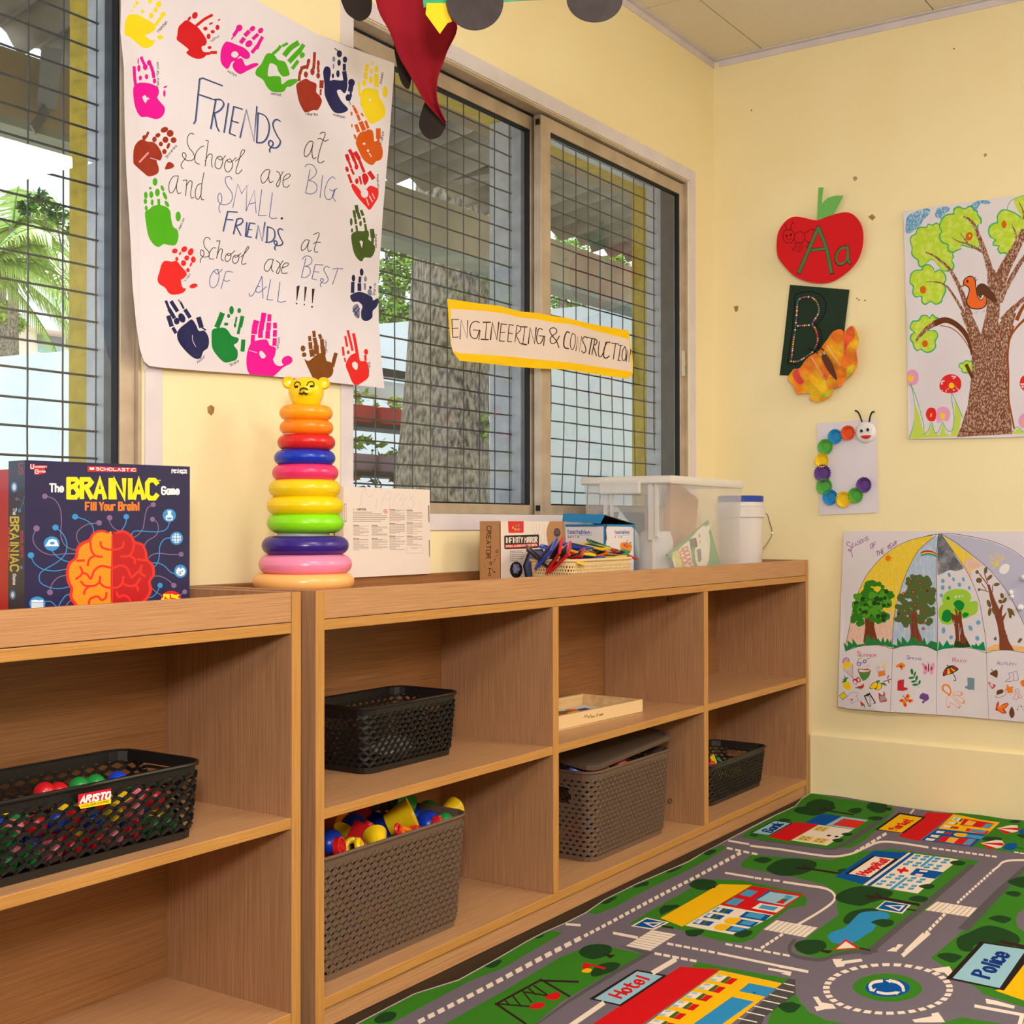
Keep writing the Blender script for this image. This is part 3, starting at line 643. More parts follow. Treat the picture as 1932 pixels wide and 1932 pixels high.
for k, c, lb, x, y, Y, r, R in (
 ('cup', 'yellow', 'large yellow cone cup lying tilted at the middle of the toy heap', 780, 340, -.22, .036, (60, 35, 20)), ('cup', 'yellow', 'small yellow cup with its open end facing the right end of the basket', 1262, 258, -.2, .025, (0, 75, 0)),
 ('cup', 'green', 'green cup at the top of the toy heap just under the shelf', 800, 178, -.16, .026, (20, 120, 0)), ('ball', 'blue', 'blue ball behind the large yellow cone cup', 925, 330, -.15, .032, (0, 0, 0)),
 ('dome', 'blue', 'blue dome lying right of the large yellow cone cup', 1062, 375, -.22, .03, (20, 10, 0)), ('dome', 'green', 'green dome behind the blue dome near the right end', 1060, 262, -.14, .028, (10, 0, 0)),
 ('ring', 'red', 'red ring at the front rim below the large yellow cone cup', 765, 428, -.285, .012, (80, 0, 10)), ('ring', 'yellow', 'thin yellow ring leaning on the front rim left of the yellow cup', 402, 605, -.28, .02, (70, 0, 30)),
 ('ring', 'yellow', 'yellow ring right beside the red wheel', 330, 605, -.262, .02, (75, 0, -20)), ('wheel', 'red', 'red spoked wheel at the left end of the toy heap', 205, 600, -.27, .019, (80, 0, 20)),
 ('block', 'red', 'dark red block in the toy heap behind the yellow rings', 425, 505, -.22, .028, (20, 30, 25)), ('cup', 'yellow', 'yellow cup at the front rim in the middle of the basket', 565, 545, -.268, .024, (-30, 60, 20)),
 ('dome', 'blue', 'blue dome at the far left of the toy heap', 105, 560, -.2, .03, (0, -20, 0)), ('dome', 'blue', 'blue dome in the shade at the back of the toy heap', 330, 415, -.13, .034, (10, 0, 0)),
 ('block', 'blue', 'blue block in the shade behind the large yellow cup', 590, 425, -.16, .03, (15, 40, 10)), ('block', 'red', 'red block high at the shaded back of the toy heap', 390, 300, -.1, .028, (0, 20, 30)),
 ('block', 'orange', 'orange block at the shaded back left of the toy heap', 160, 340, -.1, .028, (10, 20, 0)), ('dome', 'green', 'small green dome at the right front of the toy heap', 1215, 352, -.255, .02, (0, 0, 0)),
 ('block', 'red', 'small red block between the blue dome and the green dome', 1148, 362, -.25, .013, (10, 20, 20)), ('ring', 'orange', 'orange ring lying along the front rim', 850, 455, -.285, .016, (20, 0, 0)),
 ('ring', 'red', 'red ring lying flat on the front rim right of the orange ring', 950, 440, -.278, .018, (10, 0, 0)), ('cup', 'yellow', 'yellow cup in the shade behind the red wheel', 215, 500, -.16, .022, (30, 0, 0))):
    toy(k, c, lb, zc(x, y, Y), r, R, G)
rg = random.Random(4); cs = ['red', 'yellow', 'blue', 'green', 'orange', 'pink']
for i in range(36):                                     # toys under the heap, seen through the weave
    c = cs[rg.choice((0, 1, 2, 2, 0, 3))]; x = -2.25+.36*(i % 9)/8; y = (-.265, -.2)[i//18 % 2] if i < 18 else (-.262, -.13)[i//27 % 2]; z = .095+.048*(i//9)
    toy('ball' if i % 3 else 'block', c, '%s toy down inside the tall open taupe basket, seen through its weave' % c, (x+rg.uniform(-.004, .004), y, z), .019, (rg.uniform(0, 90), 0, rg.uniform(0, 90)), 'buried toys in the tall open taupe basket')
n = 0
for z in (.416, .449):
    for iy, y in enumerate((-.268, -.232, -.196, -.160)):
        for ix in range(10):
            if z > .43 and rg.random() < .45: continue
            c = cs[rg.choice((0, 0, 1, 2, 3, 3, 5))]; n += 1
            toy('ball', c, 'small %s ball inside the wide black basket with the sticker' % c, (-2.975+ix*.037+rg.uniform(-.002, .002), y, z), .0172, grp='balls in the wide black basket')
zA = lambda x, y, Y: at(x/4.83, 1380+y/4.83, 1, Y)
for c, x, y in (('red', 405, 560), ('red', 530, 558), ('green', 720, 510), ('green', 868, 485), ('blue', 1070, 455)):
    p = zA(x, y, -.2); toy('ball', c, 'small %s ball inside the wide black basket with the sticker' % c, (p.x, p.y, max(p.z, .478)), .0165, grp='balls in the wide black basket')
for c, x, y, Y, k, lb in (('red', 590, 715, -.26, 'block', 'red block peeping out under the tilted lid'), ('red', 430, 775, -.255, 'block', 'dark red block under the lid left of the other red block'), ('blue', 200, 800, -.22, 'block', 'blue block at the left under the tilted lid'), ('red', 310, 800, -.25, 'ball', 'red ball under the tilted lid')):
    p = at(1040+x/4.6, 1280+y/4.6, 1, Y); toy(k, c, lb, (p.x, p.y, min(p.z, .27)), .022, (20, 10, 30), 'toys in the lidded taupe basket')
for i in range(14):
    c = cs[(0, 0, 2, 1)[i % 4]]; toy('block', c, '%s block down inside the lidded taupe basket, seen through its weave' % c, (-1.27+.05*(i % 7), -.24 if i < 7 else -.15, .1+.0*i), .02, (0, 0, 13*i), 'buried toys in the lidded taupe basket')
zE = lambda x, y, Y: at(1040+x/4.6, 1280+y/4.6, 1, Y)
for k, c, lb, x, y, Y, r, R in (('frame', 'yellow', 'yellow square link standing up in the corner-side black basket', 1412, 722, -.2, .022, (70, 0, 20)), ('frame', 'green', 'green link behind the yellow square link', 1465, 715, -.16, .02, (40, 0, 40)), ('ring', 'blue', 'blue ring right of the yellow square link', 1485, 745, -.19, .014, (30, 0, 0)), ('block', 'red', 'red block at the left end of the corner-side black basket', 1385, 755, -.21, .014, (0, 0, 20)), ('ball', 'yellow', 'yellow ball in the corner-side black basket, seen through its weave', 1600, 800, -.235, .016, (0, 0, 0)), ('ball', 'yellow', 'second yellow ball in the corner-side black basket', 1450, 840, -.238, .016, (0, 0, 0))):
    toy(k, c, lb, zE(x, y, Y), r, R, 'toys in the corner-side black basket')
# crumpled clear bag in the middle black basket
mb = MB(); rg = random.Random(2); mb.ball((0, 0, 0), 1, n=18); mb.v = [tuple(Vector(v)*rg.uniform(.7, 1.1)) for v in mb.v]; mb.v = [(v[0]*.06, v[1]*.04, v[2]*.022) for v in mb.v]
o = mb.build('plastic_bag', mat('clear_wrap', (190, 190, 200), .3), None); o.location = (-1.93, -.15, .424); tag(o, 'crumpled pale plastic bag inside the empty-looking black basket', 'bag')
# ---------------------------------------------------------------- shape puzzle tray
M_pine = mat('pine', (226, 192, 142), .5, (206, 166, 112), 1, (3, 40, 60), .4, .65)
ty = thing('puzzle_tray', 'shallow pine puzzle tray with a flower pattern on the middle shelf', 'toy', (-1.225, -.155, ZM), radians(-4)); tx, tyy, th = .205, .098, .037
mb = MB().box((-tx, -tyy, .0005), (tx, tyy, .006)); mb.box((-tx, tyy-.009, .006), (tx, tyy, th)).box((-tx, -tyy+.009, .006), (-tx+.009, tyy-.009, th)).box((tx-.009, -tyy+.009, .006), (tx, tyy-.009, th))
mb.build('tray', M_pine, ty, bevel=.001)
pal('pine', (228, 194, 146)); pal('ink', (30, 24, 22)); pal('pwhite', (222, 214, 200)); pal('pyel', (240, 190, 40)); pal('pred', (205, 70, 40)); pal('pblue', (50, 80, 150)); pal('porange', (222, 110, 40)); pal('pgreen', (70, 120, 60))
Rz = Matrix.Rotation(radians(-4), 3, 'Z'); fo = ty.location+Rz @ Vector((0, -tyy, 0)); Ux = Rz @ Vector((1, 0, 0))
A = Art(fo, Ux, (0, 0, 1), [(-tx, .0005), (tx, .0005), (tx, th), (-tx, th)], 'pine'); A.zoom(1000, 1050, 2.971)
A.draw('''s ink 2 304,905 308,890 312,902 318,888 324,902
s ink 2 325,900 331,896 328,905 336,900 342,885 342,903 350,895 350,903 356,893 358,902 362,892 366,900
s ink 2 374,895 380,884 376,880 374,890 384,896
t ink 2 388,893 408,886 1,-9 Doug''')
vs, fs, ms = A.tris(); mb = MB(); mb.add([Matrix.Rotation(radians(4), 3, 'Z') @ (v-ty.location) for v in vs], fs, ms)
q = len(A.keys); mb.box((-tx, -tyy+.0003, .006), (tx, -tyy+.009, th), q); mb.build('front_wall', [PAL[k] for k in A.keys]+[M_pine], ty, fixn=False)
A = Art(ty.location+Vector((0, 0, .0075)), Ux, Rz @ Vector((0, 1, 0)), [(-tx+.012, -tyy+.012), (tx-.012, -tyy+.012), (tx-.012, tyy-.012), (-tx+.012, tyy-.012)], 'pwhite')
for k in range(10):
    a = 2*pi*k/10; c = ('pred', 'pblue', 'porange', 'pgreen', 'pred')[k % 5]; ctr = (.07, .012)
    f = lambda r, a: (ctr[0]+r*1.5*cos(a), ctr[1]+r*sin(a))
    A.add([f(.022, a-.3), f(.05, a-.34), f(.068, a), f(.05, a+.34), f(.022, a+.3)], c, raw=True)
A.add([(ctr[0]+.045*cos(2*pi*k/6), ctr[1]+.03*sin(2*pi*k/6)) for k in range(6)], 'pyel', raw=True)
o = A.sheet('pattern_board', .001, ty); o.parent = ty; o.matrix_parent_inverse = (Matrix.Translation(ty.location) @ Matrix.Rotation(radians(-4), 4, 'Z')).inverted()
def piece(poly, c, x, y, lb):
    o = MB().prism(poly, lambda a, b, d: (a, b, d), .006).build('wooden_piece', c, None, bevel=.0006); o.location = (x, y, ZM+.009); return tag(o, lb, 'toy', 'loose puzzle pieces in the tray')
hexa = [(.018*cos(k*pi/3), .018*sin(k*pi/3)) for k in range(6)]
piece(hexa, TM['yellow'], -1.352, -.195, 'yellow wooden piece at the left end of the puzzle tray'); piece([(-.012, -.01), (.012, -.01), (.012, .012), (-.012, .012)], M_white, -1.318, -.208, 'white wooden square in the puzzle tray'); piece([(-.012, -.01), (.012, -.01), (0, .012)], TM['red'], -1.236, -.212, 'red wooden triangle in the puzzle tray'); piece([(-.012, -.01), (.012, -.01), (0, .012)], TM['red'], -1.386, -.185, 'red triangle beside the yellow wooden piece')
# ---------------------------------------------------------------- things on top of the shelf units
def abox(name, label, cat, art_faces, corners, mats_side, parent_loc=None):
    """corners: 8 world points bottom(4 ccw)+top(4); art_faces: {face index: Art}; faces 0 bottom 1 top 2.. sides"""
    t = thing(name, label, cat, sum((Vector(c) for c in corners[:4]), Vector())/4); L = t.location
    fs = [(0, 3, 2, 1), (4, 5, 6, 7), (0, 1, 5, 4), (1, 2, 6, 5), (2, 3, 7, 6), (3, 0, 4, 7)]; mb = MB(); mats = [mats_side]
    mb.add([Vector(c)-L for c in corners], [f for i, f in enumerate(fs) if i not in art_faces], 0)
    for i, A in art_faces.items():
        vs, f, ms = A.tris(); b = len(mats); mats += [PAL[k] for k in A.keys]; mb.add([v-L for v in vs], f, [q+b for q in ms])
    o = mb.build('box', mats, t, fixn=False); return t
def recenter(o):
    me = o.data; c = sum((v.co for v in me.vertices), Vector())/len(me.vertices)
    for v in me.vertices: v.co -= c
    o.location = o.location + c
    for ch in o.children: ch.location = ch.location - c
    return o
def boxpts(O, U, N, w, d, h):
    # O front-left-bottom, U along the front, N away from the viewer
    O, U, N = Vector(O), Vector(U), Vector(N); Z = Vector((0, 0, h))
    b = [O, O+U*w, O+U*w+N*d, O+N*d]; return b+[p+Z for p in b]
for k, c in dict(bnavy=(30, 27, 74), byel=(250, 222, 20), borange=(236, 120, 30), bwhite=(235, 232, 238), bred=(206, 22, 38), bbrain=(238, 140, 22), bbrainr=(180, 6, 26), bline=(222, 40, 32), bblue=(48, 140, 208), bgrey=(122, 98, 138), bside=(42, 46, 66), bsidey=(214, 196, 60)).items(): pal(k, c, rough=.4, spec=.4)
# ---- board game box
a = radians(-7.7); U = Vector((cos(a), sin(a), 0)); N = Vector((-sin(a), cos(a), 0)); O = Vector((-2.843, -.174, ZR+.0006)); w, h, d_ = .295, .2672, .052
P = boxpts(O, U, N, w, d_, h)
A = Art(O, U, (0, 0, 1), [(0, 0), (w, 0), (w, h), (0, h)], 'bnavy'); A.zoom(0, 860, 5.222)
A.draw('''
s bgrey 9 445,398 530,425 590,510 605,640 600,790 640,880 710,920 780,930
s bgrey 9 360,715 325,800 345,880 420,950 520,975 640,965 770,965
s bgrey 9 975,660 850,680 770,740 755,810 790,880
s bgrey 9 1080,610 1085,660 1130,720 1210,750
s bgrey 9 1510,480 1450,520 1425,620 1410,710 1370,770 1310,810
s bgrey 9 1505,625 1550,660 1560,730 1530,790 1450,840 1420,890
s bgrey 9 1785,970 1680,972 1560,960 1490,980 1445,1030
s bgrey 9 1712,1275 1650,1220 1570,1185 1490,1190
s bgrey 9 490,1345 510,1270 570,1200 670,1170
s bgrey 9 1480,1290 1550,1350 1640,1395 1740,1390 1820,1340
s bgrey 9 720,1405 670,1450 640,1500
s bblue 9 740,600 840,630 910,690 925,790
s bblue 9 547,706 620,770 660,870 640,970 560,1050 440,1120 390,1170 400,1250 500,1300 610,1305 715,1280
s bblue 9 508,930 560,990 640,1035 740,1055
s bblue 9 304,980 340,1060 420,1115 540,1135 680,1110
s bblue 9 1243,600 1240,660 1200,730 1140,770
s bblue 9 1672,640 1650,710 1590,745 1480,748 1370,740 1310,750 1295,790
s bblue 9 1690,808 1620,820 1575,890 1570,980 1550,1060 1495,1110
s bblue 9 1730,1165 1680,1145 1620,1085 1550,1055 1480,1060
s bblue 9 1577,1275 1550,1340 1500,1390 1440,1402
s bblue 9 440,1440 500,1435 560,1490
s bblue 9 705,1365 650,1375 600,1440 575,1490
b bline 1105,778 1060,745 1000,730 920,752 872,820 805,850 752,908 735,1000 672,1055 650,1150 662,1250 692,1305 685,1390 728,1465 780,1500 1000,1560 1300,1540 1450,1420 1498,1320 1485,1240 1526,1170 1515,1075 1456,1015 1450,955 1410,868 1332,838 1300,780 1220,733 1150,745
b bbrain 1105,805 1060,768 1000,752 930,776 895,840 822,876 778,926 765,1008 700,1064 678,1150 692,1240 722,1305 714,1385 752,1448 790,1480 1000,1540 1105,1545
b bbrainr 1105,805 1150,768 1220,758 1282,798 1312,858 1395,886 1425,964 1432,1026 1488,1084 1500,1168 1458,1240 1466,1320 1430,1398 1300,1500 1105,1545
l bline 14 1105,790 1105,1540
s bline 22 992,852 1000,895 1050,920 1105,925
s bline 22 1218,852 1210,895 1160,920 1105,925
s bline 22 890,850 900,930 940,985 1005,995
s bline 22 865,1080 880,1020 930,985
s bline 22 760,1035 830,1030
s bline 22 790,1095 810,1140 795,1180 750,1212
s bline 22 815,1150 860,1170 895,1210 930,1130 1000,1085 1105,1105 1180,1080 1240,1095 1270,1140 1295,1195 1350,1150 1390,1130
s bline 22 1400,1080 1380,1120 1390,1160 1430,1185
s bline 22 800,1240 840,1280 930,1280 980,1240 985,1190
s bline 22 985,1250 1030,1290 1105,1302 1170,1290 1205,1250 1215,1190
s bline 22 1210,1255 1260,1280 1330,1275 1380,1210
s bline 22 828,1360 840,1320 880,1285
s bline 22 1360,1325 1350,1290 1320,1275
s bline 22 875,1460 890,1410 960,1385 1000,1420 1040,1400 1050,1350
s bline 22 1320,860 1310,930 1270,985 1195,990
s bline 22 1270,985 1320,1010 1330,1060
s bline 22 1360,1020 1440,1030
s bline 22 1150,1345 1170,1390 1220,1375 1270,1400 1290,1450
e bgrey 442,398 28,27
e bgrey 360,715 32,30
e bgrey 977,660 28,27
e bgrey 1080,610 28,27
e bgrey 1510,480 26,25
e bgrey 1503,625 25,25
e bgrey 1785,970 25,25
e bgrey 1713,1277 26,25
e bgrey 492,1345 30,28
e bgrey 1820,1340 24,24
e bblue 740,600 30,28
e bblue 547,706 31,29
e bblue 305,980 32,30
e bblue 1244,600 28,27
e bblue 1577,1277 26,26
e bblue 510,865 79,72
p bwhite 445,890 460,865 480,830 515,818 555,830 572,865 578,890
e bblue 515,860 26,14
e bblue 1668,587 66,66
p bwhite 1650,540 1690,540 1685,580 1705,610 1695,635 1640,635 1630,610 1655,580
e bwhite 1668,608 37,30
p bblue 1640,608 1697,608 1685,628 1652,628
e bblue 1740,812 64,65
e bwhite 1740,812 45,47
l bblue 7 1740,760 1740,862
l bblue 7 1690,812 1790,812
l bblue 6 1700,785 1780,785
l bblue 6 1700,840 1780,840
s bblue 6 1720,765 1708,812 1720,860
s bblue 6 1760,765 1772,812 1760,860
e bblue 1778,1137 63,66
e bwhite 1780,1140 45,44
e bblue 1780,1098 14,16
d bblue 1778,1150 32,20 6 8
e bblue 368,1455 80,70
p bwhite 310,1425 345,1418 390,1425 425,1418 428,1500 310,1500
l bblue 5 310,1445 428,1443
l bblue 5 310,1462 428,1460
l bblue 5 310,1480 428,1478
e bred 1688,1420 105,92
t byel 13 1615,1400 1762,1395 0,-32 Fill Your
t byel 11 1595,1435 1775,1428 0,-26 Brain with
t byel 46 676,408 1545,418 0,-178 BRAINIAC
t bwhite 17 492,354 622,354 0,-76 The
t bwhite 17 1595,378 1762,378 0,-72 Game
t borange 18 845,534 1365,534 0,-74 Fill Your Brain!
l byel 6 1558,240 1582,242
p bred 862,100 1348,120 1348,162 862,156
t bwhite 7 948,142 1335,152 0,-26 SCHOLASTIC
p bwhite 882,112 905,116 928,112 928,136 905,140 882,136
p bred 298,80 340,80 340,95 465,95 465,120 440,120 440,165 450,170 380,185 340,185 340,135 298,130
t bwhite 9 303,125 332,125 0,-38 U
t bwhite 8 345,174 378,174 0,-36 G
t bwhite 4 346,116 460,116 0,-14 NIVERSITY
t bwhite 4 385,162 448,162 0,-14 AMES
t bwhite 6 1690,146 1840,152 0,-18 Ages 6 and Up
t bwhite 6 1690,168 1840,174 0,-16 2 to 4 Players
''')
LU = -N
B = Art(O+N*d_, LU, (0, 0, 1), [(0, 0), (d_, 0), (d_, h), (0, h)], 'bside'); B.zoom(0, 860, 5.222)
B.draw('''
e bblue 140,308 32,52
e bwhite 140,308 18,34
s bgrey 6 165,420 205,440 240,480
e bgrey 165,425 15,16
s bblue 5 190,540 220,480 240,400
e bblue 192,540 15,18
e bblue 210,1100 14,18
e bblue 125,1370 30,46
e bwhite 125,1370 15,28
t bwhite 7 128,515 128,580 34,0 The
t bsidey 17 104,605 104,1135 76,0 BRAINIAC
t bwhite 7 128,1165 128,1270 28,0 Game
t borange 6 68,710 68,1020 26,0 Fill Your Brain!
t bred 6 204,740 204,1000 22,0 SCHOLASTIC
t bred 6 185,75 185,180 40,0 UG
''')
abox('board_game_box', 'dark blue board game box with an orange and red brain on its front', 'board game', {2: A, 5: B}, P, PAL['bnavy'])
abox('board_game_box', 'red board game box mostly hidden behind the dark blue brain box', 'board game', {}, boxpts(O+N*.058+U*.003, U, N, .27, .035, .255), mat('box_red', (186, 40, 44), .45))
# ---- white carton standing on the back rail
for k, c in dict(cwhite=(232, 218, 212), cgrey=(150, 128, 122), cdark=(96, 84, 90), cscrib=(178, 176, 208), cred=(214, 60, 58), cor=(224, 160, 40), cslot=(128, 116, 116)).items(): pal(k, c, rough=.5, spec=.3)
O = at(648, 1088, 1, -.031); O.z = .7805; E = at(811, 1080, 1, -.031); w, h = E.x-O.x, at(648, 918, 1, -.031).z-.7805
A = Art(O, (1, 0, 0), (0, 0, 1), [(0, 0), (w, 0), (w, h), (0, h)], 'cwhite'); A.zoom(640, 900, 9.66)
rg = random.Random(6); L_ = ['s cscrib 5 345,540 400,480 405,330 440,230 480,215 490,290 530,360 590,330 620,290', 's cscrib 4 690,400 670,520 680,560', 's cscrib 4 770,520 790,410 880,270 940,300 930,430 910,560', 's cscrib 4 790,420 930,400',
 's cscrib 4 1010,330 1130,300', 's cscrib 4 1070,330 990,420 980,540', 's cscrib 4 1170,310 1120,380 1100,450', 's cscrib 4 1240,350 1180,440 1140,560', 's cscrib 4 1110,420 1230,400', 's cscrib 5 1390,380 1310,350 1300,390 1370,460 1350,540 1270,550 1240,520',
 'p cor 250,602 266,568 282,602', 't cdark 9 320,606 490,606 0,-34 WARNING:', 'p cslot 92,485 128,485 132,820 92,815', 'p cwhite 100,500 122,500 125,800 100,800', 'p cslot 1617,520 1640,515 1645,825 1626,828', 'p cslot 1632,1150 1650,1147 1655,1455 1638,1455']
L_ += ['e cred 842,625 38,42', 'e cwhite 842,625 28,32', 'l cred 7 818,600 866,650', 'e cgrey 842,628 10,18']
for i, x in enumerate((600, 780, 872, 882, 845, 770)): L_.append('D cgrey 11 %d .86 252,%d %d,%d' % ((x-252)//42, 640+33*i, x, 640+33*i))
for x0, tops in ((252, ((880, 10), (1120, 11))), (590, ((882, 10), (1120, 10))), (912, ((592, 11), (845, 10), (1075, 13))), (1228, ((600, 10), (828, 11), (1075, 9)))):
    for y, nl in tops:
        L_.append('D cdark 11 2 .9 %d,%d %d,%d' % (x0, y, x0+110, y+2))
        for q in range(nl):
            L_.append('D cgrey 8 %d .88 %d,%d %d,%d' % (rg.choice((7, 8)), x0+(0 if q % 3 else 10), y+20*q+(0 if q else 0)+(14 if q == 0 else 6), x0+rg.choice((120, 200, 285, 290)), y+20*q+(14 if q == 0 else 8)))
L_ += ['l cgrey 3 1230,1278 1525,1280 1523,1388 1230,1386 1230,1278', 'D cgrey 8 4 .85 1310,1300 1440,1300']
A.draw('\n'.join(L_))
abox('carton', 'white carton with small printed warnings leaning on the wall by the ring tower', 'box', {2: A}, boxpts(O, (1, 0, 0), (0, 1, 0), w, .0245, h), PAL['cwhite'])
# ---- construction kit box
for k, c in dict(kbrown=(178, 130, 84), kwhite=(232, 216, 206), kred=(214, 44, 44), kblack=(36, 28, 28), kline=(206, 186, 174), kblue=(96, 110, 160), kdark=(52, 54, 72), kcyan=(120, 130, 190), kgr=(120, 104, 100), kyel=(230, 190, 60), kgreen=(90, 160, 80)).items(): pal(k, c, rough=.5, spec=.3)
y = -.15; O = at(945, 1093, 1, y); O.z = ZR+.0006; w = at(1065, 985, 1, y).x-O.x; h = .905-O.z; d_ = .062
A = Art(O, (1, 0, 0), (0, 0, 1), [(0, 0), (w, 0), (w, h), (0, h)], 'kbrown'); A.zoom(890, 950, 6.0375)
A.draw('''
p kwhite 330,190 890,200 870,240 855,290 850,350 858,420 880,500 920,580 960,700 960,1300 330,1300
l kline 5 700,230 700,300 720,330 720,420
l kline 5 735,230 735,280 750,310 750,480
l kline 5 775,230 775,300 760,330 760,400
l kline 5 810,230 810,330 790,360 790,500
l kline 5 835,240 830,420 815,450
p kred 412,190 592,190 592,325 582,334 424,334 418,325
e kyel 470,275 9,14
e kcyan 536,250 10,14
e kyel 494,295 9,14
e kgreen 510,258 10,14
D kwhite 5 4 .7 512,290 550,290
D kwhite 5 4 .7 512,305 550,305
p kblack 378,365 755,352 768,362 765,495 755,505 385,522 372,512 370,378
p kred 384,468 748,452 748,492 384,508
t kwhite 11 390,448 582,444 0,-60 INFINITY
t kwhite 11 602,444 746,440 0,-58 MIRROR
t kwhite 5 390,498 745,482 0,-20 OPTICAL ILLUSION OF LIGHT DEPTH
D kgr 7 6 .8 434,545 580,540
D kgr 7 7 .8 434,563 600,558
D kgr 7 7 .8 434,585 610,580
D kgr 7 7 .8 434,607 605,602
D kgr 7 6 .8 434,630 590,625
D kgr 7 4 .8 434,655 530,652
p kdark 650,525 810,518 860,640 790,860 620,900 582,710
p kblue 672,545 795,540 838,640 775,830 640,850 605,710
l kcyan 8 660,570 720,720
l kcyan 8 700,560 760,720
l kcyan 8 640,620 700,800
l kcyan 8 740,560 800,700
e kblack 507,755 73,95
p kcyan 480,690 535,690 552,750 520,800 480,790 465,745
l kwhite 4 480,690 510,745 552,750
l kwhite 4 510,745 480,790
e kdark 972,330 40,50
D kbrown 6 3 .7 945,315 1000,305
D kbrown 6 4 .7 942,340 1002,330
l kdark 4 1040,215 1040,1200
''')
B = Art(O+Vector((0, d_, 0)), (0, -1, 0), (0, 0, 1), [(0, 0), (d_, 0), (d_, h), (0, h)], 'kbrown'); B.zoom(890, 950, 6.0375)
B.draw('''
t kblack 9 174,258 166,625 46,0 CREATOR
l kblack 6 322,230 330,880
e kblack 288,545 16,18
e kbrown 288,545 9,11
e kblack 216,680 16,20
e kbrown 216,680 9,12
e kblack 258,780 9,12
d kblack 265,660 14,30 6 5
d kblack 150,670 12,60 6 4
d kblack 270,600 30,20 5 4
l kblack 7 190,740 220,740
l kblack 7 204,740 204,790
e kblack 204,810 14,18
e kbrown 204,810 7,10
l kblack 6 235,740 235,770
''')
abox('construction_kit_box', 'brown and white construction kit box with a red tab and dark title label', 'box', {2: A, 5: B}, boxpts(O, (1, 0, 0), (0, 1, 0), w, d_, h), mat('kraft', (178, 130, 84), .7))
# ---- opened blue and white carton
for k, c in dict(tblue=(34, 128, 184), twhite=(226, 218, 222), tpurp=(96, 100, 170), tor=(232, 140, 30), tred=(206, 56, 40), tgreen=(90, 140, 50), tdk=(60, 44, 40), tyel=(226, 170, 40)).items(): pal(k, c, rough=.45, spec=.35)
y = -.2; O = at(1142.5, 1085, 1, y); O.z = ZR+.0006; w = at(1197, 990, 1, y).x-O.x; h = at(1142.5, 989.5, 1, y).z-O.z; d_ = .125
A = Art(O, (1, 0, 0), (0, 0, 1), [(0, 0), (w, 0), (w, h), (0, h)], 'tblue'); A.zoom(890, 950, 6.0375)
A.draw('''
p twhite 1530,262 1825,265 1845,285 1845,700 1840,1100 1530,1100
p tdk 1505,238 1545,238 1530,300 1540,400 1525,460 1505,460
t tpurp 6 1630,345 1790,345 0,-40 teachables
s tpurp 3 1630,362 1780,362 1795,340 1790,310
p tred 1630,372 1640,372 1640,390 1630,390
p tor 1667,372 1677,372 1677,390 1667,390
p tyel 1685,372 1695,372 1695,390 1685,390
p tgreen 1703,372 1713,372 1713,390 1703,390
b tor 1690,480 1700,450 1740,440 1780,450 1815,460 1822,520 1800,560 1740,565 1700,550
d tred 1765,475 35,30 9 12
d tgreen 1810,470 10,30 4 9
d tyel 1740,530 40,25 7 13
l tpurp 6 1770,415 1772,450
''')
B = Art(O+Vector((0, d_, 0)), (0, -1, 0), (0, 0, 1), [(0, 0), (d_, 0), (d_, h), (0, h)], 'tblue'); B.zoom(890, 950, 6.0375)
B.draw('''
p twhite 900,268 1502,262 1502,1100 900,1100
t tpurp 8 1092,344 1340,350 0,-48 teachables
s tpurp 4 1092,362 1340,365 1360,340 1350,312
p tpurp 1095,372 1110,372 1110,392 1095,392
p tred 1122,372 1137,372 1137,392 1122,392
p tor 1149,372 1164,372 1164,392 1149,392
p tyel 1176,372 1191,372 1191,392 1176,392
p tgreen 1205,372 1220,372 1220,392 1205,392
''')
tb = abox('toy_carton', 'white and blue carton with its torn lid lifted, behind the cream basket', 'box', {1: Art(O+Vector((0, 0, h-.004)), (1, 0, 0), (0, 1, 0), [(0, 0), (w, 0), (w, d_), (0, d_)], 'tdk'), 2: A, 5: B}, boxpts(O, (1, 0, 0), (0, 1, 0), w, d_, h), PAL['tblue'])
mb = MB(); L = tb.location; q = [O+Vector((w, 0, h)), O+Vector((w, d_, h)), O+Vector((-.012, d_, h+.028)), O+Vector((-.012, -.004, h+.024))]
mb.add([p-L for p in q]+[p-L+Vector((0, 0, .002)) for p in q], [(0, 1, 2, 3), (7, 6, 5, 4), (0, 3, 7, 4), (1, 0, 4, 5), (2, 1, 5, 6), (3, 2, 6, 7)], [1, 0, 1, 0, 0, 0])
g = [q[3], q[2], q[2]+Vector((-.004, 0, -.02)), q[3]+Vector((-.002, .012, -.022))]
mb.add([p-L for p in g]+[p-L+Vector((.0015, 0, 0)) for p in g], [(0, 1, 2, 3), (7, 6, 5, 4), (2, 1, 5, 6), (0, 3, 7, 4), (3, 2, 6, 7)])
mb.build('lid_flap', [PAL['tblue'], PAL['tdk']], tb, fixn=False)
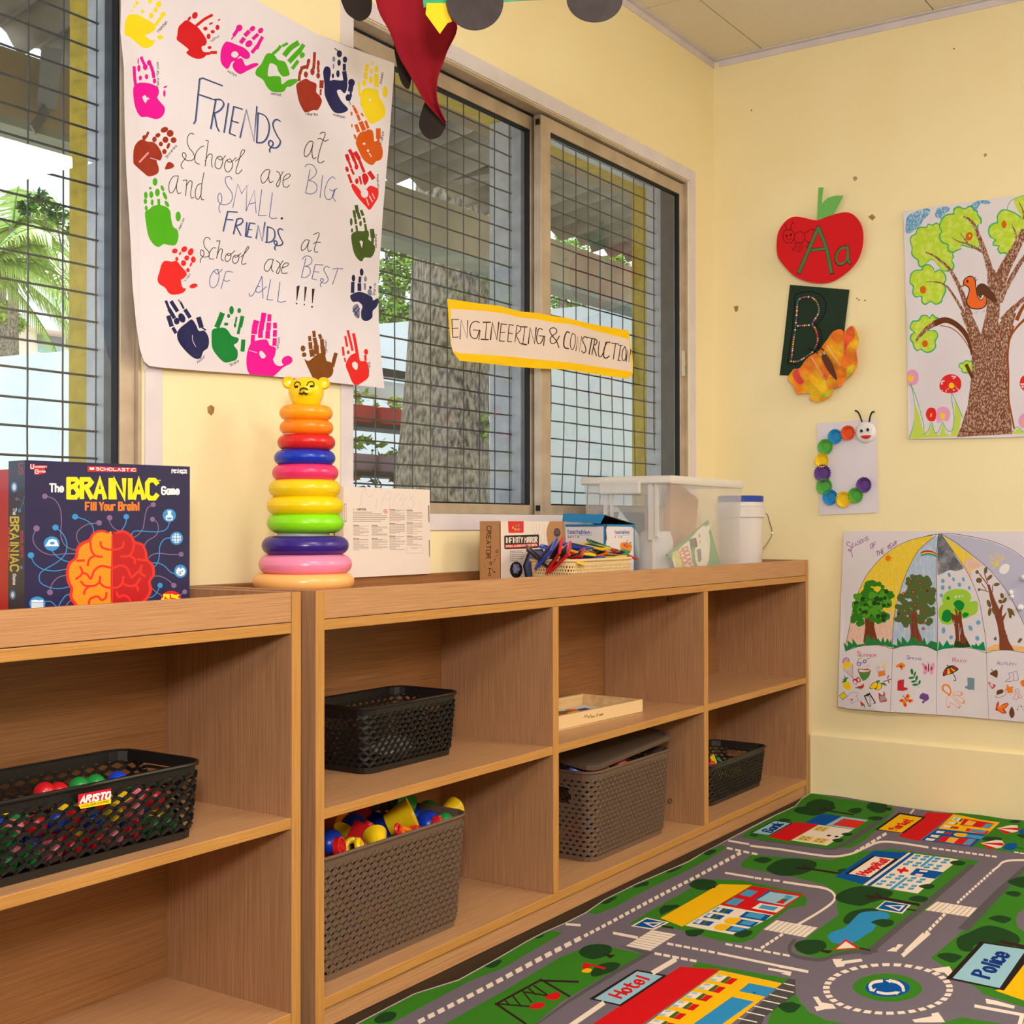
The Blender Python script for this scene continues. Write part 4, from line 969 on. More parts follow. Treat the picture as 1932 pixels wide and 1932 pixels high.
# ---- cream basket of magnetic tiles
M_cr = mat('plastic_cream', (226, 196, 146), .45, spec=.4)
bM = basket('storage_basket', 'small cream woven basket full of magnetic tiles on top of the shelf unit', -1.475, -1.168, -.316, -.196, ZR+.0006, .811, M_cr, .0068, .0088, .0036, .93, .022, band=.007, raise_=.0008, ridge=False)
VD = Vector((.83, .56, 0)); 
def mtile(i, col, x, y, Y, phi, tilt, rz, tri=False, s=.034):
    t = thing('magnetic_tile', '%s-edged %s magnetic tile in the heap on the cream basket' % (col, 'triangular' if tri else 'square'), 'toy', at(890+x/6.0375, 950+y/6.0375, 1, Y), 0, 'magnetic tiles in the cream basket'); t.rotation_euler = (Matrix.Rotation(radians(phi), 4, VD) @ Matrix.Rotation(radians(tilt), 4, Vector((.56, -.83, 0))) @ Matrix.Rotation(radians(rz), 4, 'Z')).to_euler()
    pts = [(-s, -s*.8), (s, -s*.8), (0, s)] if tri else [(-s, -s), (s, -s), (s, s), (-s, s)]
    n = len(pts); k = .74; mb = MB(); vs = []
    for f, z in ((1, -.003), (1, .003), (k, .003), (k, -.003)): vs += [(a*f, b*f, z) for a, b in pts]
    mb.add(vs, [(q*n+j, q*n+(j+1) % n, ((q+1) % 4)*n+(j+1) % n, ((q+1) % 4)*n+j) for q in range(4) for j in range(n)]); mb.build('frame', TM[col], t, bevel=.0008)
    mb = MB(); mb.prism([(a*k*1.02, b*k*1.02) for a, b in pts], lambda a, b, d: (a, b, d-.0022), .0044); mb.build('plate', M_black, t)
for i, a in enumerate((('blue', 850, 570, -.25, -52, 6, 5), ('red', 945, 590, -.27, -64, 8, 0), ('red', 1080, 535, -.25, 13, 4, 10), ('blue', 1190, 485, -.24, 9, 5, 8), ('yellow', 1200, 540, -.27, 13, 5, -12), ('green', 1400, 450, -.22, 17, 8, -15, True), ('yellow', 1400, 490, -.25, 10, 5, 12), ('red', 1690, 560, -.25, 21, 5, -8), ('yellow', 1565, 602, -.28, 1, 3, 4), ('blue', 1310, 622, -.285, 0, 4, 2), ('black', 750, 605, -.22, 40, 6, 40), ('yellow', 1130, 640, -.29, 14, 4, 30), ('red', 1240, 575, -.22, 12, 4, 25), ('orange', 1420, 590, -.26, -20, 6, 40, True), ('red', 1010, 605, -.28, -50, 12, 10), ('yellow', 1500, 560, -.21, 6, 4, -6), ('green', 1640, 610, -.27, -30, 8, 40), ('blue', 930, 520, -.23, 14, 4, 30), ('red', 1160, 600, -.29, -25, 10, 20, True), ('green', 1330, 600, -.24, 8, 4, 45), ('blue', 1560, 570, -.23, 16, 4, 8))): mtile(i, *a, **({} if len(a) == 7 else {}))
for i in range(8): mtile(i, ('red', 'blue', 'yellow', 'green')[i % 4], 0, 0, -.25, 4, 3*(-1)**i, 8*i); 
for i, o in enumerate([o for o in COL.objects if o.name.startswith('magnetic_tile') and o.type == 'EMPTY'][-8:]): o.location = (-1.40+.078*(i % 4), -.256, .745+.018*(i//4))
# ---- ring tower
ty0 = -.157; g4 = lambda x, y: at(470+x/4.495, 690+y/4.495, 1, ty0); cx = g4(462, 1500).x
rings = [('pale orange', (250, 186, 110), 40, 876, 1757, 1895), ('pink', (246, 140, 178), 80, 874, 1600, 1765), ('indigo', (54, 30, 130), 105, 847, 1445, 1602), ('bright green', (140, 225, 20), 150, 808, 1253, 1418), ('lower yellow', (245, 208, 10), 148, 805, 1108, 1270), ('upper yellow', (240, 204, 20), 163, 780, 967, 1120), ('deep pink', (232, 50, 110), 194, 760, 838, 982), ('blue', (16, 50, 180), 210, 733, 717, 850), ('red', (214, 30, 34), 238, 732, 586, 720), ('deep orange', (255, 134, 16), 258, 715, 463, 590), ('light orange', (255, 160, 20), 255, 710, 338, 468)]
tw = thing('stacking_toy_base', 'pale orange base with a translucent peg under the stacked ring tower', 'toy', (cx, ty0, ZR+.0006)); bz = tw.location.z
pk_ = mat('peg_clear', (206, 214, 200), .35, trans=.2)
gb, cb, xa, xb, ya, yb = rings[0][0], rings[0][1], *rings[0][2:]
z1, z0 = g4(460, ya).z, g4(460, yb).z; r = (g4(xb, 1800).x-g4(xa, 1800).x)*.83/2*1.19; r = .0985; hh = (z1-z0)/2; zc_ = (z1+z0)/2-bz
prof = [(.0001, 0), (r-hh*.9, 0), (r-hh*.8, .012), (r-hh*.5, zc_-hh*.9)]+[(r-hh+hh*cos(t), zc_+hh*sin(t)) for t in [radians(q) for q in range(-60, 91, 15)]]+[(.05, zc_+hh), (.0001, zc_+hh)]
MB().lathe(prof, n=56).build('base', mat('ring_pale_orange', cb, .28, spec=.5), tw, smooth=True)
topz = g4(480, 338).z
MB().lathe([(.052, zc_+hh), (.05, .2), (.036, topz-bz-.005), (.0001, topz-bz-.005)], n=36).build('peg', pk_, tw, smooth=True)
lean = radians(.9)
for nm, c, xa, xb, ya, yb in rings[1:]:
    za, zb_ = g4(460, yb).z, g4(460, ya).z; hh = (zb_-za)/2; zc2 = (za+zb_)/2; ym = (ya+yb)/2; pa, pb = at(470+xa/4.495, 690+ym/4.495, 1, ty0), at(470+xb/4.495, 690+ym/4.495, 1, ty0)
    # silhouette width seen obliquely: half angle between the two tangents
    ca = Vector((CAM.x, CAM.y)); da = (pa.xy-ca).normalized(); db = (pb.xy-ca).normalized(); half = math.acos(max(-1, min(1, da.dot(db))))/2; D = (Vector((cx, ty0))-ca).length
    R_ = D*sin(half); bis = (da+db).normalized(); ctr = ca+bis*D; mi_ = min(hh*1.0, R_*.4)
    prof = [(R_-hh*1.12+hh*1.12*cos(t), hh*1.02*sin(t)) for t in [2*pi*q/28 for q in range(29)]]
    o = MB().lathe(prof, n=64).build('stacking_ring', mat('ring_'+nm.replace(' ', '_'), c, .26, spec=.5), None, smooth=True); o.location = (ctr.x, ctr.y, zc2)
    tag(o, '%s ring stacked on the bear-topped ring tower' % nm, 'toy', 'rings of the stacking tower')
    if nm == 'light orange': top = (ctr, zb_)
    if nm == 'indigo':
        pass
ctr, zt_ = top; M_by = mat('bear_yellow', (250, 208, 8), .25, spec=.5); M_ink = mat('bear_ink', (40, 30, 14), .5)
hd = thing('bear_topper', 'yellow bear head capping the top of the ring tower', 'toy', (ctr.x, ctr.y, zt_)); fd = (CAM.xy-ctr).normalized(); fz = atan2(fd.y, fd.x); hd.rotation_euler = (0, 0, fz+pi/2+radians(4))
px = lambda n: n/4.495/FPX*((Vector((ctr.x, ctr.y, zt_))-CAM).dot(FW)); hr = px(149); hh = px(240)
prof = [(.0001, -.002), (hr*.72, -.002), (hr*.86, hh*.16), (hr*.985, hh*.36), (hr, hh*.5), (hr*.96, hh*.66), (hr*.84, hh*.83), (hr*.6, hh*.95), (hr*.3, hh*1.0), (.0001, hh*1.005)]
MB().lathe(prof, n=48).build('head', M_by, hd, smooth=True)
for s in (-1, 1):
    e = MB(); e.lathe([(.0001, .006), (px(30), .0055), (px(42), .0075), (px(52), .004), (px(54), 0), (px(48), -.006), (.0001, -.007)], (s*hr*.99, 0, hh*.8), 28, M=Matrix.Rotation(pi/2, 4, 'X')); e.build('ear', M_by, hd, smooth=True)
mb = MB(); mb.ball((-.0, -hr*.9, hh*.42), px(50), n=20, sc=(1, .55, .62)); mb.build('muzzle', M_by, hd, smooth=True)
def onhead(x, z, e=.0006):
    # head surface point at local x, z on the front (-y)
    for (r0, z0_), (r1, z1_) in zip(prof[1:], prof[2:]):
        if z0_ <= z <= z1_: rr_ = r0+(r1-r0)*(z-z0_)/max(z1_-z0_, 1e-6); break
    return Vector((x, -sqrt(max(rr_*rr_-x*x, 0))-e, z))
hx_ = lambda x, y: ((x-487)/149*hr, (340-y)/240*hh)
mb = MB()
for pts in (((385, 170), (400, 152), (425, 160), (430, 185)), ((383, 172), (390, 200), (412, 195)), ((482, 185), (500, 155), (535, 150), (545, 165)), ((545, 165), (540, 190), (510, 195)), ((385, 190), (410, 188)), ((505, 190), (535, 182))):
    mb.tube([onhead(*hx_(*p)) for p in catmull([Vector(p) for p in pts], k=4)], .0011, 5)
for c in ((398, 193, 9), (520, 188, 9)): mb.ball(onhead(*hx_(c[0], c[1]), 0), px(c[2]), n=10, sc=(1.2, .4, .8))
mb.build('eyes', M_ink, hd, smooth=True)
mb = MB(); yy = -hr*.9-px(50)*.55; q = lambda x, y: Vector((*(hx_(x, y)[:1]), yy+.004*abs((x-455)/45)**2, hx_(x, y)[1]))
mb.tube([q(*p) for p in ((425, 235), (430, 215), (455, 208), (482, 215), (490, 235))], .0016, 6); mb.tube([q(*p) for p in ((420, 250), (435, 258), (456, 250), (478, 258), (494, 248))], .002, 6); mb.tube([q(*p) for p in ((456, 236), (456, 250))], .0014, 6); mb.build('mouth', M_ink, hd, smooth=True)
# ---- translucent lidded bin and what is in it
def frost(name, rgb, a): return mat(name, rgb, .35, alpha=a, spec=.5)
M_bin = frost('bin_clear', (232, 228, 226), .33); M_bin2 = frost('bin_lid', (238, 230, 222), .8); M_rib = frost('bin_rib', (236, 230, 224), .55)
yb_ = -.312; pn = at(1267, 1070, 1, yb_); BA = radians(3); bu, bw_ = Vector((cos(BA), sin(BA))), Vector((-sin(BA), cos(BA)))
def scr(p): q = Vector((p.x, p.y, .9))-CAM; return 966+FPX*q.dot(RT)/q.dot(FW)
bl_ = .3
while scr(pn.xy+bu*bl_) < 1403: bl_ += .004
zt = at(1267, 897, 1, yb_).z; hx, hy = bl_/2, .137; cB = pn.xy+bu*hx+bw_*hy
bn = thing('storage_bin', 'large translucent lidded bin in the corner on top of the shelf unit', 'bin', (cB.x, cB.y, ZR+.0006), BA); L = bn.location; H = zt-L.z
MBIN = Matrix.Translation(L) @ Matrix.Rotation(BA, 4, 'Z')
K = 48
def bl(k, z, r=.02): return [Vector((rr(hx*k, hy*k, r, i/K)[0].x, rr(hx*k, hy*k, r, i/K)[0].y, z)) for i in range(K)]
lo, hi = bl(.94, 0), bl(1.0, H-.022); mb = MB(); mb.add(lo+hi, [(i, (i+1) % K, K+(i+1) % K, K+i) for i in range(K)]+[tuple(range(K))[::-1]]); mb.build('tub', M_bin, bn, smooth=True, fixn=False)
mb = MB(); a = bl(1.03, H-.022)+bl(1.045, H-.018)+bl(1.045, H-.003)+bl(1.03, H); mb.add(a, [(q*K+i, q*K+(i+1) % K, (q+1)*K+(i+1) % K, (q+1)*K+i) for q in range(3) for i in range(K)]+[tuple(3*K+i for i in range(K))]); mb.build('lid', M_bin2, bn, smooth=True, fixn=False)
mb = MB()
for yy in (-hy*.55, hy*.45): mb.box((-hx*1.012, yy-.006, H*.42), (-hx*.97, yy+.006, H-.02)); mb.box((-hx*1.012, yy-.022, H*.45), (-hx*.975, yy-.014, H-.02))
mb.box((-hx*1.005, -hy*.62, .01), (-hx*.955, -hy*.58, H*.9)); mb.build('rib', M_rib, bn)
MB().box((-hx*1.07, -hy*.38, H-.05), (-hx*1.03, hy*.55, H-.012)).build('latch', M_rib, bn, bevel=.006)
def inside(name, lb, cat, mb, m, loc, R=(0, 0, 0), **k):
    o = mb.build(name, m, None, **k); o.location = MBIN @ Vector((loc[0]-hx, loc[1]-hy, loc[2])); o.rotation_euler = (Matrix.Rotation(BA, 4, 'Z') @ rot(*R)).to_euler(); return tag(o, lb, cat)
bz_ = .004
inside('cardboard_sheet', 'slanted brown cardboard sheet standing inside the translucent bin', 'cardboard', MB().box((-.125, -.004, -.125), (.125, .004, .125)), mat('cardboard', (196, 140, 92), .8), (.31, .11, bz_+.152), (0, 14, 3), bevel=.002)
inside('paper_roll', 'white paper roll leaning inside the translucent bin', 'roll', MB().lathe([(.022, -.09), (.022, .09), (.012, .09), (.012, -.085), (.0001, -.085)], n=28), M_white, (.08, .165, bz_+.135), (-42, 8, 0), smooth=True)
inside('white_jar', 'rounded white jar inside the translucent bin below the paper roll', 'jar', MB().lathe([(.0001, 0), (.045, 0), (.048, .01), (.048, .12), (.04, .145), (.0001, .15)], n=32), mat('jar_white', (214, 210, 210), .5), (.085, .085, bz_), smooth=True)
inside('grey_box', 'dark grey box at the back inside the translucent bin', 'box', MB().box((-.1, -.03, 0), (.1, .03, .2)), mat('box_grey', (96, 104, 116), .6), (.15, .225, bz_), bevel=.004)
for k, c in dict(ggreen=(96, 160, 80), gwhite=(236, 232, 220), gred=(216, 70, 50), gdark=(70, 60, 56), gyel=(220, 210, 110)).items(): pal(k, c)
A = artat(MBIN @ Vector((-hx+.2, -hy+.019, .1)), (bu.x, bu.y, 0), (0, 0, 1), (1060, 870, 4.6), [(905, 815), (960, 780), (1270, 510), (1370, 870), (1375, 905), (1140, 925), (1000, 1000), (960, 850)], 'ggreen')
A.draw('''b gwhite 960,830 1100,690 1230,560 1280,640 1285,760 1270,880 1200,950 1000,980
p gyel 960,800 1010,770 1090,920 1000,960
t gred 9 1010,770 1060,930 40,-18 SOUL
t gred 9 1050,760 1105,925 40,-18 DOUGH
p gdark 1105,680 1165,665 1180,740 1120,780
b ggreen 1120,780 1150,740 1160,860 1180,910 1150,915
p kgr 1170,770 1205,755 1215,860 1185,880
e gred 1195,650 8,18
e tor 1200,700 7,14
D kgr 5 9 .5 1260,680 1285,780 1245,890
p gwhite 1250,575 1290,540 1295,585 1265,615''')
o = recenter(A.sheet('booklet', .002)); tag(o, 'green and white booklet pressed against the front of the translucent bin', 'booklet')
# ---- white bucket beside the bin
M_bk = frost('bucket_white', (232, 222, 220), .9); zb2 = ZR+.0006; bc = (-.2, -.185)
bk = thing('bucket', 'white plastic bucket with a blue lid between the bin and the right wall', 'bucket', (*bc, zb2)); rB = .073
v2z = lambda v: at(1425, v, 1, -.185).z-zb2
z_r0, z_r1, z_l0, z_l1 = v2z(976), v2z(957), v2z(948), v2z(937)
MB().lathe([(.0001, 0), (rB*.9, 0), (rB*.92, .004), (rB*.98, z_r0), (rB*1.06, z_r0), (rB*1.06, z_r1), (rB*.98, z_r1+.003), (rB*.96, z_l0), (.0001, z_l0)], n=48).build('body', M_bk, bk, smooth=True)
MB().lathe([(rB*1.0, z_l0), (rB*1.01, z_l1-.003), (rB*.97, z_l1), (.0001, z_l1)], n=48).build('lid', mat('lid_blue', (30, 66, 168), .4), bk, smooth=True)
hp = [at(1060+x/4.6, 870+y/4.6, 1, -.225)-bk.location for x, y in ((1755, 457), (1782, 462), (1800, 520), (1826, 622), (1790, 700), (1742, 760))]
mb = MB(); mb.tube(catmull(hp, k=4), .0018, 6); mb.build('wire_handle', M_steel, bk, smooth=True)
# ---- paper vehicles hanging from the ceiling
M_bp = mat('craft_black', (68, 58, 58), .85, (58, 50, 50), 40); M_dk = mat('craft_dark', (40, 30, 24), .7, spec=.2); M_rp = mat('craft_red', (150, 28, 40), .85, spec=.1); M_gp = mat('craft_green', (70, 176, 124), .8, (56, 156, 106), 30); M_yp = mat('craft_yellow', (250, 198, 12), .7); M_th = mat('thread', (220, 215, 205), .8)
tD = 2.1
def cr(u, v, t=tD): return CAM+ray(u, v)*t
def slab(name, pts, t, th, m, par, L):
    mb = MB(); P = [cr(*p, t)-L for p in pts]; n = (P[1]-P[0]).cross(P[2]-P[0]).normalized()*th; mb.add(P+[p+n for p in P], [tuple(range(len(P))), tuple(range(2*len(P)-1, len(P)-1, -1))]+[(i, len(P)+i, len(P)+(i+1) % len(P), (i+1) % len(P)) for i in range(len(P))]); return mb.build(name, m, par)
gv = thing('paper_vehicle', 'hanging green paper vehicle with dark round wheels at the top of the photo', 'paper craft', cr(1000, -40)); L = gv.location
g8 = lambda x, y: (640+x/3.45, y/3.45)
slab('body', [(798, -120), (1215, -135), (1195, -6), g8(1200, 2), g8(550, 48), g8(545, 0)], tD, .0012, M_gp, gv, L)
for c in ((896, 3, 54, 54), (1122, -2, 53, 44)): slab('wheel', [(c[0]+c[2]*cos(a), c[1]+c[3]*sin(a)) for a in [2*pi*i/40 for i in range(40)]], tD-.012, .0015, M_bp, gv, L)
slab('bumper', [g8(570, 20), g8(690, 20), g8(735, 140), g8(705, 150), g8(655, 220), g8(562, 92)], tD-.004, .001, M_yp, gv, L)
for u in (850, 1150):
    a = cr(u, -110); MB().tube([a-L, Vector((a.x, a.y, ZC))-L], .0006, 5).build('thread', M_th, gv)
rv = thing('paper_vehicle', 'hanging dark red paper vehicle turned edge-on with drooping dark wheels', 'paper craft', cr(760, -40, 2.3)); L = rv.location
lft = [(700, -60), (712, 15), (735, 60), (752, 105), (775, 145), (800, 190), (822, 215), (840, 234)]; rgt = [(830, -60), (850, 10), (863, 53), (845, 95), (836, 120), (826, 150), (826, 190), (842, 230)]
mb = MB(); vs = []; n = 9
Lc, Rc = catmull([Vector(p) for p in lft], k=4), catmull([Vector(p) for p in rgt], k=4)
for a, b in zip(Lc, Rc):
    for j in range(n):
        t = j/(n-1); p = a.lerp(b, t); vs.append(cr(p.x, p.y, 2.3+.02*sin(pi*t)-.02*t)-L)
mb.add(vs, [(i*n+j, i*n+j+1, (i+1)*n+j+1, (i+1)*n+j) for i in range(len(Lc)-1) for j in range(n-1)]); o = mb.build('body', M_rp, rv, smooth=True, fixn=False); o.modifiers.new('s', 'SOLIDIFY').thickness = .001
slab('wheel', [(p.x, p.y) for p in catmull([Vector(p) for p in ((642, -10), (650, 18), (662, 32), (680, 40), (698, 28), (702, 0), (695, -40), (650, -40))], True, 4)], 2.34, .0015, M_dk, rv, L)
slab('wheel', [(p.x, p.y) for p in catmull([Vector(p) for p in ((743, 78), (747, 115), (755, 150), (765, 166), (773, 165), (776, 140), (770, 110), (752, 78))], True, 4)], 2.36, .0015, M_dk, rv, L)
slab('wheel', [(p.x, p.y) for p in catmull([Vector(p) for p in ((806, 188), (794, 215), (791, 240), (802, 258), (815, 263), (830, 257), (838, 245), (841, 230), (822, 205))], True, 4)], 2.33, .0015, M_dk, rv, L)
a = cr(770, -55, 2.3); MB().tube([a-L, Vector((a.x, a.y, ZC))-L], .0006, 5).build('thread', M_th, rv)
# ---------------------------------------------------------------- posters and children's work
pal('paper', (228, 221, 230), rough=.6, rgb2=(222, 214, 224), nscale=4); pal('ink_black', (48, 42, 46)); pal('ink_blue', (76, 96, 160)); pal('shadow_blue', (92, 120, 190))
for k, c in dict(Y=(242, 214, 24), R=(206, 16, 26), M=(228, 0, 152), G=(72, 170, 16), BR=(152, 42, 22), N=(26, 28, 80), NL=(122, 126, 160), O=(208, 84, 8), OL=(62, 86, 22), DG=(0, 124, 46), B=(122, 64, 10), RR=(226, 30, 30), PK=(226, 150, 150)).items(): pal(k, c, rough=.6, rgb2=tuple(min(255, int(v*.92+14)) for v in c), nscale=25)
YP = -.0135
base = [(226, -14), (475, 0), (600, 66), (742, 120), (735, 250), (722, 400), (711, 540), (711, 610), (715, 680), (721, 733), (640, 724), (560, 714), (470, 706), (380, 700), (300, 694), (277, 691), (266, 682), (258, 660), (250, 610), (243, 540), (238, 420), (232, 330), (229, 230), (228, 130), (224, 60)]
A = artat((-2.2, YP, 1.5), (1, 0, 0), (0, 0, 1), (0, 0, 1), [tuple(q) for q in base], 'paper')
